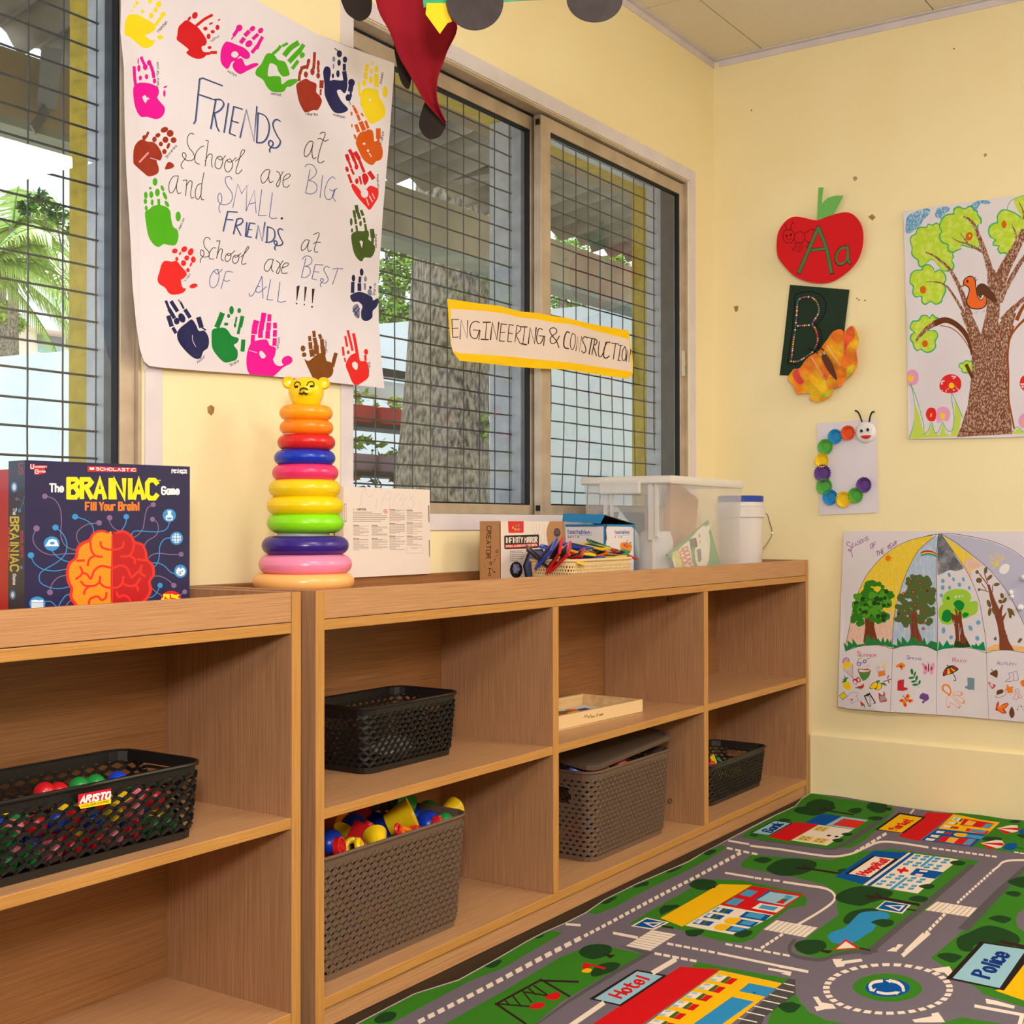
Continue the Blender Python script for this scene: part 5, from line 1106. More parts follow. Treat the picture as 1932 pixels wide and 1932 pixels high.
A.draw('''
z 220 0 7.431
b Y 100,490 95,380 120,260 170,210 300,210 370,250 450,290 530,350 535,420 460,470 400,500 480,560 530,560 500,640 420,675 350,660 270,600 180,530
e Y 275,45 25,28
e Y 238,95 16,22
e Y 203,160 14,18
e Y 460,20 30,30
e Y 358,163 25,28
e Y 577,65 38,45
e Y 537,140 28,40
e Y 478,222 34,42
e Y 640,205 38,35
s Y 45 630,230 590,280 545,345
e Y 605,525 45,30
b R 835,500 850,390 900,330 960,290 1060,350 1130,410 1230,560 1220,640 1170,660 1180,720 1240,760 1190,820 1100,830 1010,790 960,740 990,700 900,620 830,560
e R 1070,225 38,50,20
e R 995,270 20,35,30
s R 40 1300,225 1200,280 1090,370
e R 1290,340 30,14,-25
e R 1400,290 22,10,-35
e R 1215,410 30,28
e R 1380,395 28,38
e R 1315,455 30,25
e R 1260,520 28,40
e R 1275,675 28,22
s R 40 1230,760 1270,758
s R 44 1300,745 1360,745
b M 1500,970 1430,880 1430,720 1480,610 1530,595 1650,640 1760,690 1830,770 1810,835 1740,830 1690,800 1640,860 1580,880 1540,960
b M 1590,920 1640,850 1720,830 1770,930 1850,905 1930,895 1940,930 1800,1000 1700,1050 1620,1000
e paper 1620,775 50,45
e M 1680,405 45,50,25
s M 50 1650,440 1610,500
s M 20 1610,510 1575,560
e M 1865,415 45,35,-40
s M 60 1810,460 1770,500
s M 60 1740,560 1710,600
e M 1815,625 55,45,-40
s M 50 1880,550 1935,500
s M 50 1865,740 1930,660
b M 215,1260 240,1200 320,1160 440,1165 520,1190 585,1240 590,1320 570,1370 620,1440 670,1500 670,1580 620,1650 540,1670 430,1640 340,1640 280,1580 240,1480 220,1380
p paper 355,1360 395,1330 420,1360 470,1385 430,1400 405,1450 375,1410
s M 50 232,950 240,1100 255,1200
e M 305,960 25,50
e M 295,860 10,50
s M 45 345,810 360,850 380,890
e M 400,940 35,45
e M 455,880 32,40
s M 45 470,900 505,1000 520,1080
e M 530,1135 25,38
e M 328,1095 25,35
e M 418,1075 25,38
e M 680,1220 30,13,-20
e M 668,1310 17,50
t ink_black 6 585,458 705,318 -34,-28 Hamdan
t ink_black 6 1300,605 1405,525 -22,-30 Idhu
t ink_black 6 1520,1018 1640,1080 8,-34 Aaliya
t ink_black 6 592,1225 585,875 -34,-6 Reka Maryam
z 480 0 7.431
e M 50,440 45,35,-45
s M 50 70,540 30,610 0,680
b G -20,1060 -10,980 60,900 120,780 180,755 250,790 300,850 400,880 460,1030 440,1070 360,1080 300,1010 270,930 180,900 150,1020 160,1080 250,1075 330,1090 350,1190 440,1130 560,1115 575,1150 480,1220 420,1230 380,1290 300,1305 200,1290 130,1220 80,1130
s G 45 230,760 300,700 330,660
s G 38 370,650 430,620
s G 75 400,770 480,680 580,615
s G 70 470,860 560,770 610,720
s G 60 625,700 665,645
s G 50 510,960 580,870
e G 650,780 45,35,-50
b BR 560,1260 560,1190 610,1150 700,1110 760,1140 850,1180 850,1250 850,1300 900,1350 930,1420 900,1500 860,1550 800,1550 690,1585 640,1530 590,1420
s BR 40 600,1130 605,1070
s BR 45 612,1040 630,990
s BR 50 640,960 690,945
e BR 700,1050 30,45
s BR 42 715,960 732,910
e BR 742,865 26,40,15
s BR 42 815,960 822,890
s BR 42 825,860 832,750
e BR 797,1010 32,50
e BR 885,890 22,45
s BR 35 880,940 885,1010
e BR 880,1065 28,42
s BR 62 930,1150 925,1220
s BR 28 915,1260 910,1330
b N 970,1190 960,1100 955,1000 990,935 1050,950 1065,1030 1050,1130 1100,1120 1200,1130 1290,1130 1300,1230 1260,1310 1200,1260 1150,1280 1190,1380 1240,1450 1310,1530 1250,1580 1150,1590 1080,1550 1010,1430 970,1320
e N 1190,755 38,50
l N 14 1175,720 1125,680
e N 1185,880 25,45
e NL 1110,830 22,40
e NL 1105,930 12,40
e N 1095,1065 18,35
e N 1168,1035 25,52
e N 1270,835 32,45
s N 45 1260,910 1260,975
s N 62 1260,1020 1275,1120
e N 1360,1160 48,55
s N 70 1355,1200 1345,1260
s N 30 1348,1290 1352,1350
e N 1315,1370 42,50
l N 10 1330,1420 1345,1470
b Y 1480,1440 1500,1300 1550,1240 1640,1240 1730,1270 1740,1350 1790,1430 1830,1520 1830,1600 1780,1670 1640,1735 1560,1640 1510,1510
s Y 30 1465,1170 1470,1250 1480,1340
s Y 50 1580,920 1565,990
s Y 55 1560,1040 1555,1090
e Y 1540,1165 30,45
e Y 1648,890 14,35
e Y 1637,1000 16,45
e Y 1630,1125 30,50
e Y 1703,970 26,48
s Y 60 1705,1060 1705,1200
e Y 1825,1290 36,78
e paper 1620,1400 18,20
t ink_black 6 185,1330 335,1360 4,-36 Jannat
t ink_black 6 690,1622 860,1625 0,-34 Niharika
t ink_black 6 1090,1622 1265,1662 0,-34 Anshaan
t ink_black 6 1775,1180 1800,1025 -30,-8 Amaan
z 560 180 10.733
b O 1200,900 1240,800 1300,740 1400,720 1430,690 1530,710 1560,840 1570,930 1640,920 1690,970 1730,1060 1740,1200 1700,1300 1600,1340 1550,1400 1470,1400 1340,1300 1260,1150 1190,980
e O 1140,222 28,24
s O 60 1165,265 1210,350
s O 58 1230,400 1265,490
s O 92 1300,560 1350,680
s O 70 1200,610 1240,720
s O 55 1395,530 1440,650
s O 36 1310,370 1340,410
e O 1105,370 22,45
e O 1175,840 24,60,-20
e O 1110,615 14,42
s O 96 1650,700 1650,850
s O 50 1650,870 1655,950
e paper 1360,980 30,22
e paper 1440,1120 24,26
s paper 18 1460,1170 1510,1240
b RR 1080,1830 1120,1790 1230,1880 1300,1960 1380,1920 1480,1830 1640,1900 1640,2060 1560,2200 1460,2320 1380,2250 1230,2090 1130,1950
e paper 1360,1990 80,90
s paper 20 1460,2040 1520,2150
s paper 16 1520,1990 1570,2090
s paper 20 1400,2100 1440,2220
p R 1230,1640 1280,1640 1315,1800 1275,1812
b R 1310,1620 1390,1580 1450,1700 1360,1820
e R 1200,1740 38,60
s R 72 1060,1120 1110,1210 1145,1300
s R 56 1150,1310 1185,1390
e R 1195,1450 42,58
s R 88 1180,1170 1240,1270
s R 60 1250,1290 1300,1420 1350,1540
s R 76 995,1220 1020,1300
s R 48 1030,1330 1080,1460
s R 48 1090,1500 1130,1590
e R 995,1500 36,58,-15
s R 56 1030,1620 1080,1760
s R 88 1470,1570 1540,1670
t ink_black 8 1725,985 1760,730 -44,0 Pradhyun
t ink_black 8 1660,1895 1650,1600 -44,0 Kanishka
l ink_black 17 435,785 480,760
s ink_black 17 435,785 480,755 525,755 545,790 520,860 460,1010 400,1200 380,1320 400,1370 450,1375 515,1335
s ink_black 17 385,895 430,875 480,905 540,935 610,900
s ink_black 17 285,960 240,935 180,970 120,1070 95,1180 110,1240 160,1240 230,1150 280,1000
s ink_black 17 285,965 262,1100 265,1240 295,1295 340,1265
z 220 220 7.431
b BR 210,640 215,480 260,380 350,320 430,350 520,360 590,430 640,540 610,615 560,620 590,720 570,800 450,840 370,790 230,680
s PK 26 310,640 380,570 440,510
e BR 385,295 32,35
s BR 36 415,280 440,225
e BR 530,320 32,40
e BR 578,262 38,30,-30
e BR 620,385 30,35
e BR 685,325 42,45
e BR 670,185 55,38,-20
e BR 750,235 48,50
e BR 725,410 22,45,20
e BR 798,330 42,42
e BR 670,490 32,38
b BR 690,690 730,635 790,660 805,700 760,730 680,740
s paper 8 470,580 540,600 600,620
b G 385,1350 450,1300 500,1255 600,1240 700,1270 750,1330 760,1420 790,1540 850,1590 865,1690 820,1800 720,1800 650,1790 580,1830 510,1800 440,1700 410,1580
e G 400,1105 28,50
e G 393,1190 26,38
e G 405,1285 22,35
e G 480,1095 30,50
e G 467,1005 20,20
e G 492,1205 22,45
e G 535,915 35,55
e G 568,1065 35,55
s G 40 585,1170 590,1250
e G 640,1005 22,45,-20
e G 675,1110 25,60,-25
e G 703,1225 25,50,-30
e G 862,1400 38,70
t ink_black 6 705,585 845,415 -26,-20 Shirshika
t ink_black 6 880,1600 955,1430 -30,-12 Jeevan
z 280 440 7.431
b RR 110,640 140,540 170,440 220,390 320,400 390,390 450,460 520,540 530,590 480,640 450,660 470,760 520,780 470,840 340,865 270,840 220,770 130,710
e RR 365,250 42,35,-20
e RR 500,225 48,38,-40
e RR 440,285 15,25,30
e RR 392,362 22,30
e RR 592,262 38,55,25
e RR 535,348 35,38,20
e RR 488,420 38,42
e RR 628,370 35,45
e RR 595,438 15,35,25
e RR 550,518 26,32
e RR 628,740 60,32,-15
b N 385,1400 430,1330 520,1260 600,1210 660,1290 700,1370 780,1370 840,1470 830,1600 760,1660 720,1750 640,1760 540,1690 440,1580 390,1490
s N 40 230,960 270,1060
s N 55 280,1080 340,1180
e N 380,1235 42,48
s N 55 310,970 385,1085
e N 455,1190 48,70,-25
s NL 26 410,940 445,975
s N 30 445,980 480,1050
s N 56 510,1085 565,1170
s N 65 265,1180 300,1290
s N 50 330,1340 360,1390
s N 70 700,1200 730,1300
s N 22 740,1320 795,1358
s paper 8 605,1430 610,1510 650,1590
b DG 890,1360 960,1330 1060,1325 1120,1370 1170,1440 1260,1470 1250,1530 1200,1570 1250,1650 1240,1760 1160,1800 1060,1810 960,1720 890,1610 880,1470
s DG 75 1030,1140 995,1230 965,1300
e DG 1165,1080 32,60
e DG 1125,1160 22,30
e DG 1090,1275 32,22
e DG 1272,1085 26,35
s DG 26 1235,1180 1225,1250
e DG 1215,1290 18,34
s DG 55 1315,1180 1290,1300
s DG 40 1275,1330 1260,1400
s DG 58 1330,1510 1320,1640
t ink_black 6 675,1830 790,1735 -20,-30 Abdur
t ink_black 6 1145,1870 1280,1800 -14,-34 Shishir
t ink_black 6 510,685 590,580 -22,-18 Vian
z 440 560 6.44
b M 160,760 180,640 220,560 290,530 400,520 440,590 510,620 500,720 480,760 520,830 600,830 640,720 700,740 700,800 600,860 530,930 480,970 420,1005 340,1000 220,960 170,880
b paper 315,690 340,655 395,720 350,750
s paper 6 190,650 290,680
s M 70 275,310 262,360 255,430
s M 50 240,480 235,550
s M 60 365,215 355,285
s M 60 345,325 338,385
s M 58 328,420 328,480
s M 48 432,230 430,285
s M 55 425,330 422,390
s M 55 415,430 412,490
s M 45 498,330 500,370
s M 48 500,420 498,470
s M 50 498,520 495,580
e M 645,775 65,55,-30
b B 850,760 900,780 1000,700 1080,690 1110,780 1160,800 1190,900 1150,980 1020,1020 960,1000 900,880
s B 38 955,430 960,480
s B 45 965,515 980,575
s B 60 985,610 990,680
s B 35 905,490 910,530
s B 45 915,570 920,620
s B 55 930,660 940,710
s B 38 1025,470 1035,500
s B 45 1050,530 1055,590
s B 55 1060,620 1070,690
e B 830,630 28,38
e B 845,705 28,28
s B 45 1215,700 1180,840
b RR 1335,830 1380,730 1440,690 1490,690 1510,780 1590,790 1615,900 1610,980 1540,1040 1460,1080 1410,1030 1370,930
b paper 1410,820 1440,790 1480,820 1470,890 1430,870
s RR 30 1360,420 1380,500 1400,580 1415,650
s RR 28 1330,490 1350,600
e RR 1365,678 18,25
s RR 38 1430,460 1450,560 1470,680
s RR 28 1300,620 1310,710
s RR 20 1322,750 1330,790
e RR 1582,672 26,36
s RR 30 1572,720 1575,770
t ink_black 5 540,640 560,495 -28,0 Ishaan
t ink_black 5 1115,680 1105,530 -28,0 Ishaan
t ink_black 5 1630,910 1632,795 -26,0 Pratik
z 620 360 7.431
b OL 290,640 310,600 370,570 460,570 540,560 550,640 540,680 600,730 640,800 620,880 570,940 480,940 440,995 380,960 330,880 300,760
p paper 410,710 440,700 460,720 445,810
s OL 50 372,220 385,300
s OL 45 400,330 415,385
e OL 430,462 20,40
s OL 40 335,290 348,370
s OL 35 352,400 360,460
s OL 32 368,500 375,560
s OL 40 445,285 465,340
s OL 32 480,390 490,440
s OL 36 498,480 510,560
e OL 293,440 20,55
e OL 303,560 16,32
s OL 65 597,560 605,640
s OL 40 605,660 600,730
b N 265,1480 320,1440 400,1420 480,1440 580,1490 600,1540 660,1510 680,1560 640,1640 590,1690 580,1780 500,1830 430,1800 420,1700 440,1620 380,1560 300,1560
b NL 300,1640 370,1590 400,1680 390,1790 330,1760
l N 12 310,1660 390,1780
l N 12 330,1750 400,1650
l N 12 300,1700 380,1620
e N 315,1230 26,50
s N 50 305,1300 300,1420
e N 435,1145 28,52
s N 40 410,1220 405,1280
s N 55 400,1320 400,1390
e NL 490,1240 20,40
s NL 30 478,1310 480,1380
e N 560,1360 20,22
e NL 550,1430 34,50
t ink_black 6 660,800 665,615 -34,0 Danshira
t ink_black 6 625,1470 645,1300 -34,0 Sharvin
z 310 130 4.111
l shadow_blue 9 228,428 242,402 268,85 288,78 438,138
l shadow_blue 9 266,206 364,241
l shadow_blue 9 356,470 391,246
s shadow_blue 9 376,246 426,246 451,280 426,325 381,350
l shadow_blue 9 381,350 401,455 418,488
l shadow_blue 9 486,275 456,498
l shadow_blue 9 589,320 526,300 496,505 540,524
l shadow_blue 9 515,410 560,425
l shadow_blue 9 576,538 621,325 681,568 700,300
l shadow_blue 9 711,350 701,580
s shadow_blue 9 711,350 766,375 796,445 786,525 751,575 701,580
s shadow_blue 9 880,414 856,401 831,416 826,456 856,526 881,566 876,596 850,620 810,615 791,590 801,566 820,571 825,596 800,630 802,652
l ink_black 7 222,425 235,400 262,80 285,72 435,133
l ink_black 7 262,200 360,235
l ink_black 7 350,465 385,240
s ink_black 7 370,240 420,240 445,275 420,320 375,345
l ink_black 7 375,345 395,450 412,485
l ink_black 7 480,270 450,495
l ink_black 7 585,315 520,295 490,500 535,520
l ink_black 7 510,405 555,420
l ink_black 7 570,535 615,320 675,565 695,295
l ink_black 7 705,345 695,575
s ink_black 7 705,345 760,370 790,440 780,520 745,570 695,575
s ink_black 7 875,410 850,395 825,410 820,450 850,520 875,560 870,590 845,615 805,610 785,585 795,560 815,565 820,590 795,625 797,648
s ink_black 6 225,510 210,500 185,515 175,560 190,610 220,650 232,690 205,712 165,705 140,675 145,650 165,660 165,690 135,730 130,755 145,775
s ink_black 6 305,600 285,605 250,640 235,690 240,725 270,740
l ink_black 6 315,555 335,560 313,755
s ink_black 6 313,715 340,665 365,670 360,730 370,765
s ink_black 6 430,680 405,685 390,720 390,760 415,778 435,760 445,710 430,680
s ink_black 6 405,685 420,705 440,705 465,675
s ink_black 6 500,700 475,710 460,745 465,785 485,802 510,780 520,735 500,700
s ink_black 6 478,710 490,725 515,720 545,690
s ink_black 6 540,720 575,690 605,650 605,632 585,640 565,720 545,790 550,815 570,810 590,785
s ink_black 6 795,785 765,790 735,830 735,870 750,890 780,860 800,795
s ink_black 6 800,790 790,840 800,885 825,875
s ink_black 6 850,800 870,810 880,850 875,890 860,920 850,900 870,860 900,800
s ink_black 6 900,870 940,850 955,830 940,818 910,840 900,880 905,915 930,922 950,905
s ink_black 6 105,830 70,835 40,880 35,930 45,962 75,945 100,880 108,830
s ink_black 6 108,835 95,910 105,965 130,960
l ink_black 6 145,865 175,862 165,985
s ink_black 6 170,910 195,870 215,880 205,960 210,1000 230,995
s ink_black 6 290,890 260,900 240,950 245,1000 265,1010 285,970
l ink_black 6 305,805 290,890 282,990 290,1015 305,1015
s ink_blue 6 515,860 505,840 475,840 465,865 480,910 515,960 520,1010 495,1045 455,1055 420,1035 412,990 425,965 440,985 440,1030 420,1075 430,1115
l ink_blue 6 525,1075 560,895 590,970 630,905 625,1105
l ink_blue 6 625,1105 685,945 700,1120
l ink_blue 6 645,1050 695,1040
l ink_blue 6 740,940 718,1140 775,1140
l ink_blue 6 820,965 800,1150 820,1165 858,1160
e ink_black 893,1163 10,10
l shadow_blue 8 458,1262 491,1110 562,1115
l shadow_blue 8 476,1170 530,1175
l shadow_blue 8 536,1284 561,1170
s shadow_blue 8 561,1170 595,1165 605,1185 585,1210 554,1220
l shadow_blue 8 554,1220 591,1294
l shadow_blue 8 636,1195 626,1304
l shadow_blue 8 695,1205 656,1200 636,1304 670,1309
l shadow_blue 8 706,1320 720,1220 751,1340 770,1195
l shadow_blue 8 791,1230 786,1345
s shadow_blue 8 791,1230 835,1250 845,1305 820,1345 776,1350
s shadow_blue 8 905,1255 886,1245 868,1265 886,1315 905,1355 886,1375 851,1370 840,1345 856,1340 863,1360 846,1390 850,1409
l ink_black 6 452,1258 485,1105 558,1110
l ink_black 6 470,1165 525,1170
l ink_black 6 530,1280 555,1165
s ink_black 6 555,1165 590,1160 600,1180 580,1205 548,1215
l ink_black 6 548,1215 585,1290
l ink_black 6 630,1190 620,1300
l ink_black 6 690,1200 650,1195 630,1300 665,1305
l ink_black 6 640,1245 670,1250
l ink_black 6 700,1315 715,1215 745,1335 765,1190
l ink_black 6 785,1225 780,1340
s ink_black 6 785,1225 830,1245 840,1300 815,1340 770,1345
s ink_black 6 900,1250 880,1240 862,1260 880,1310 900,1350 880,1370 845,1365 835,1340 850,1335 858,1355 840,1385 845,1405
s ink_black 6 1105,1335 1075,1330 1045,1370 1045,1410 1075,1395 1100,1345
s ink_black 6 1103,1335 1090,1390 1100,1420 1118,1410
s ink_black 6 1135,1290 1165,1275 1180,1285 1165,1330 1145,1390 1145,1420 1170,1425
s ink_black 6 1135,1360 1155,1348 1190,1350
s ink_black 6 355,1325 345,1310 320,1310 305,1340 315,1385 345,1420 345,1450 310,1460 280,1440 285,1405 305,1415 305,1445 280,1480 278,1503
s ink_black 6 400,1390 375,1390 350,1430 350,1470 385,1475
l ink_black 6 405,1335 430,1335 405,1470
s ink_black 6 408,1450 430,1400 450,1405 440,1470 460,1490
s ink_black 6 500,1430 480,1440 470,1475 485,1495 510,1475 515,1440 500,1430
s ink_black 6 485,1435 500,1450 545,1410
s ink_black 6 555,1445 535,1455 528,1490 545,1510 570,1490 575,1450 555,1445
s ink_black 6 540,1450 555,1462 590,1430
s ink_black 6 590,1460 620,1430 648,1390 640,1380 620,1420 600,1480 600,1515 630,1510
s ink_black 6 835,1480 800,1480 770,1520 770,1560 795,1570 820,1530 832,1485
s ink_black 6 832,1485 820,1550 835,1575
s ink_black 6 855,1490 880,1510 885,1560 870,1590 860,1570 905,1490
s ink_black 6 900,1545 940,1530 945,1510 920,1510 900,1545 900,1585 940,1585
s ink_blue 6 1070,765 1090,745 1130,750 1160,790 1150,830 1100,870
l ink_blue 6 1110,785 1075,965
s ink_blue 6 1100,870 1145,885 1165,920 1150,960 1110,975 1072,965
l ink_blue 6 1210,830 1188,1003
s ink_blue 6 1310,855 1290,840 1255,870 1230,930 1225,980 1245,1015 1280,1005 1305,935
s ink_blue 6 1265,935 1285,950 1325,930
l ink_blue 6 1310,940 1290,1000 1312,1030
s ink_blue 6 1050,1480 1075,1455 1110,1460 1125,1490 1110,1520 1070,1535
l ink_blue 6 1078,1470 1045,1620
s ink_blue 6 1070,1535 1105,1545 1110,1590 1080,1620 1045,1618
l ink_blue 6 1210,1525 1150,1520 1125,1630 1160,1640
l ink_blue 6 1140,1575 1180,1580
s ink_blue 6 1260,1545 1235,1535 1215,1560 1235,1600 1250,1640 1225,1665 1195,1655 1195,1630 1215,1640 1190,1670 1195,1695
l ink_blue 6 1285,1555 1320,1550 1365,1555
l ink_blue 6 1325,1555 1283,1675
s ink_blue 6 420,1555 385,1565 355,1620 355,1680 380,1698 410,1670 425,1610 415,1560
s ink_blue 6 385,1565 410,1590 450,1555
l ink_blue 6 475,1580 440,1705
s ink_blue 6 475,1575 500,1570 530,1578
l ink_blue 6 460,1635 480,1650 505,1640
s ink_blue 6 655,1740 665,1765 690,1745 720,1680 750,1610
l ink_blue 6 750,1610 760,1780
s ink_blue 6 735,1690 715,1690 705,1720 730,1735 785,1690
l ink_blue 6 815,1635 790,1790 835,1795
l ink_blue 6 885,1655 870,1805 895,1812 930,1803
p ink_black 1010,1690 1030,1680 1033,1690 1015,1800 1010,1800
e ink_black 1012,1822 7,7
p ink_black 1070,1690 1088,1695 1073,1805 1068,1805
e ink_black 1070,1830 6,6
p ink_black 1125,1708 1147,1708 1132,1820 1127,1820
e ink_black 1128,1848 8,8
''')
def hfr(a, b): return .012*max(0, (-.27-a)/.08)**2*(1 if b < .25 else .5) + .004*sin(a*9+b*5)+.004
o = recenter(A.sheet('poster', .0004, grid=.03, height=hfr)); tag(o, 'large white handprint poster about friends taped between the windows', 'poster')
# ---- hand-lettered sign on the window
for k, c in dict(sgy=(250, 200, 6), sgw=(234, 214, 204), sgk=(44, 30, 26)).items(): pal(k, c, rough=.6)
A = artat((-1.1, -.0095, 1.4), (1, 0, 0), (0, 0, 1), (830, 550, 5.084), [(68, 70), (370, 120), (560, 140), (760, 190), (920, 205), (1120, 245), (1220, 260), (1340, 290), (1500, 320), (1790, 378), (1805, 500), (1830, 690), (1825, 790), (1785, 840), (1500, 795), (1200, 750), (960, 740), (700, 720), (400, 690), (180, 665), (120, 580), (100, 500), (85, 300)], 'sgy')
A.draw('''p sgw 100,165 400,190 620,215 760,250 900,262 1080,300 1230,315 1380,350 1560,395 1790,460 1822,770 1500,720 1200,680 960,655 600,620 300,600 160,590 115,560 105,500
l sgk 8 170,270 110,268 118,440 165,438
l sgk 8 112,355 165,352
l sgk 9 182,455 192,275 245,450 250,280
s sgk 9 355,300 320,288 285,310 270,360 275,420 300,450 335,445 355,370
l sgk 8 300,370 362,378 350,465
l sgk 12 390,298 460,298
l sgk 8 425,298 410,460
l sgk 13 372,462 440,465
l sgk 15 460,465 480,300 525,465 545,300
l sgk 9 632,318 570,312 552,475 605,480
l sgk 8 560,395 610,392
l sgk 9 700,325 655,318 638,480 680,482
l sgk 8 648,398 690,405
l sgk 8 715,485 735,325
s sgk 8 735,325 770,340 768,375 725,415
l sgk 8 725,415 765,495
l sgk 12 775,338 835,340
l sgk 8 815,340 795,500
l sgk 13 775,500 830,510
l sgk 13 848,500 865,350 905,500 920,348
s sgk 9 975,365 950,355 935,380 925,440 930,490 955,500 975,470 985,430
l sgk 9 945,425 995,430 985,520
s sgk 9 1120,540 1100,480 1065,430 1042,390 1045,360 1075,350 1100,370 1095,400 1050,440 1045,480 1060,500 1090,490 1125,430
s sgk 12 1220,398 1195,390 1175,430 1165,500 1175,540 1210,550
s sgk 8 1250,405 1235,440 1228,510 1240,555 1260,550 1280,480 1275,420 1250,405
l sgk 9 1285,570 1305,430 1320,580 1345,435
s sgk 10 1405,445 1375,435 1355,470 1380,520 1390,570 1365,590 1345,570
l sgk 9 1405,440 1480,455
l sgk 13 1455,450 1425,600
l sgk 10 1455,605 1485,455
s sgk 10 1485,455 1505,470 1500,500 1470,520
l sgk 10 1470,525 1500,615
s sgk 9 1530,480 1520,560 1525,620 1550,620 1575,560 1590,485
s sgk 11 1625,490 1600,490 1575,550 1570,620 1590,640 1620,620
l sgk 9 1640,495 1700,505
l sgk 8 1675,500 1655,650
l sgk 8 1700,515 1735,520
l sgk 8 1718,518 1700,660
l sgk 8 1690,658 1720,665
s sgk 8 1755,530 1735,570 1730,640 1745,665 1762,640 1765,570 1755,530
l sgk 11 1765,670 1780,560 1790,680 1808,560''')
o = recenter(A.sheet('paper_sign', .0005, grid=.03, height=lambda a, b: .004*sin(a*16)+.005*(a+.1 > .4)*(a-.3)+.004)); tag(o, 'yellow-bordered white paper sign lettered by hand, taped across the window sashes', 'sign')
# ---- right wall: apple card
for k, c in dict(apple=(216, 22, 32), agreen=(112, 186, 92), aink=(60, 10, 14), glit=(44, 108, 48)).items(): pal(k, c, rough=.65)
PAL['glit'] = mat('glitter_green', (38, 104, 44), .35, (92, 150, 70), 900, lo=.5, hi=.62, spec=.8); pal('card', (34, 54, 40), rough=.7)
RW = ((0, -1, 0), (0, 0, 1))
apple = thing('apple_card', 'red paper apple lettered Aa with a drawn ant, stuck on the right wall', 'paper craft', at(1548, 470, 0, -.012)); ZA = (1455, 340, 4.39)
A = artat((-.012, -.5, 1.9), *RW, ZA, [tuple(p) for p in catmull([Vector(p) for p in ((60, 520), (75, 430), (130, 345), (200, 307), (280, 315), (380, 335), (480, 300), (600, 268), (680, 285), (745, 360), (768, 460), (755, 580), (705, 690), (600, 790), (480, 850), (330, 848), (200, 795), (100, 690), (65, 620))], True, 4)], 'apple')
A.draw('''s aink 5 138,415 130,380 124,372
s aink 5 172,415 180,370 190,352 200,370
s aink 5 112,480 115,435 150,415 190,430 202,470 185,515 150,525 120,510 112,480
s aink 5 200,455 240,430 280,445 285,490 265,520 220,520 200,495
s aink 5 285,445 330,415 365,415 372,440
s aink 5 285,490 310,515 345,510
s aink 4 210,520 205,560 180,575 195,585 220,565 222,525
s aink 4 245,522 245,570 228,590 245,595 262,570 260,522
s aink 4 310,515 312,545 295,560 320,560 322,515
e aink 140,468 9,11
e aink 174,457 9,11
s aink 4 140,490 160,500 182,485
l aink 33 395,395 300,620 238,768
l aink 33 398,395 462,560 505,770
l aink 28 340,582 455,570
l glit 26 395,398 300,620 240,764
l glit 26 398,398 462,560 503,764
l glit 20 342,582 452,570
s aink 24 640,570 600,555 560,585 540,640 550,690 590,700 630,660 640,590
s aink 24 635,545 640,620 645,680 660,690
s glit 17 640,572 600,558 560,588 542,640 552,688 590,696 628,660 638,590
s glit 17 635,548 640,620 645,678 658,686''')
o = A.sheet('apple', .0006, apple, grid=.025, height=lambda a, b: .004+.16*(a-.0)**2); o.location = -apple.location
A = artat((-.0165, -.5, 1.9), *RW, ZA, [(393, 60), (433, 60), (418, 192), (470, 145), (530, 128), (598, 127), (560, 200), (515, 280), (460, 325), (383, 342), (382, 300)], 'agreen'); o = A.sheet('leaf', .0006, apple); o.location = -apple.location
# letter B card with beads, butterfly
bc_ = thing('letter_card', 'dark green card with a beaded letter B below the apple', 'paper craft', at(1536, 625, 0, -.008))
A = artat((-.006, -.5, 1.6), *RW, ZA, [(155, 866), (648, 907), (600, 1300), (590, 1570), (340, 1625), (70, 1614), (105, 1330)], 'card'); pal('bk', (18, 20, 18))
A.draw('''s bk 9 200,950 260,928 340,925 420,960 455,1030 440,1110 390,1180 365,1195
l bk 9 200,945 175,1230 135,1520 220,1525
s bk 8 365,1195 410,1250 420,1310 410,1370''')
o = A.sheet('card', .0006, bc_); o.location = -bc_.location
bp = catmull([Vector(p) for p in ((165, 1500), (175, 1420), (185, 1330), (200, 1230), (210, 1130), (218, 1020), (235, 985), (270, 970), (330, 970), (375, 1005), (395, 1060), (388, 1110), (350, 1170), (338, 1198))], k=20)+catmull([Vector(p) for p in ((338, 1198), (365, 1230), (382, 1290), (382, 1345), (345, 1420), (290, 1462), (230, 1497), (185, 1503))], k=20)+[Vector((330-18*i, 1199+1.5*i)) for i in range(7)]
pts = []; 
for p in bp:
    if not pts or min((p-q).length for q in pts) > 16.5: pts.append(p)
BC = [mat('bead_%s' % n, c, .25, spec=.6) for n, c in (('white', (235, 225, 220)), ('red', (210, 70, 80)), ('blue', (60, 90, 160)), ('yellow', (240, 200, 50)), ('orange', (232, 110, 30)), ('lilac', (150, 120, 170)), ('teal', (70, 140, 130)), ('pink', (240, 150, 160)))]
rg = random.Random(3); b0 = {}
for p in pts[:98]:
    i = rg.randrange(8)
    if i not in b0: b0[i] = MB().ball((0, 0, 0), .0033, n=10).build('bead', BC[i], bc_, smooth=True); q = b0[i]
    else: q = b0[i].copy(); COL.objects.link(q)
    q.location = at(1455+p.x/4.39, 340+p.y/4.39, 0, -.0095)-bc_.location
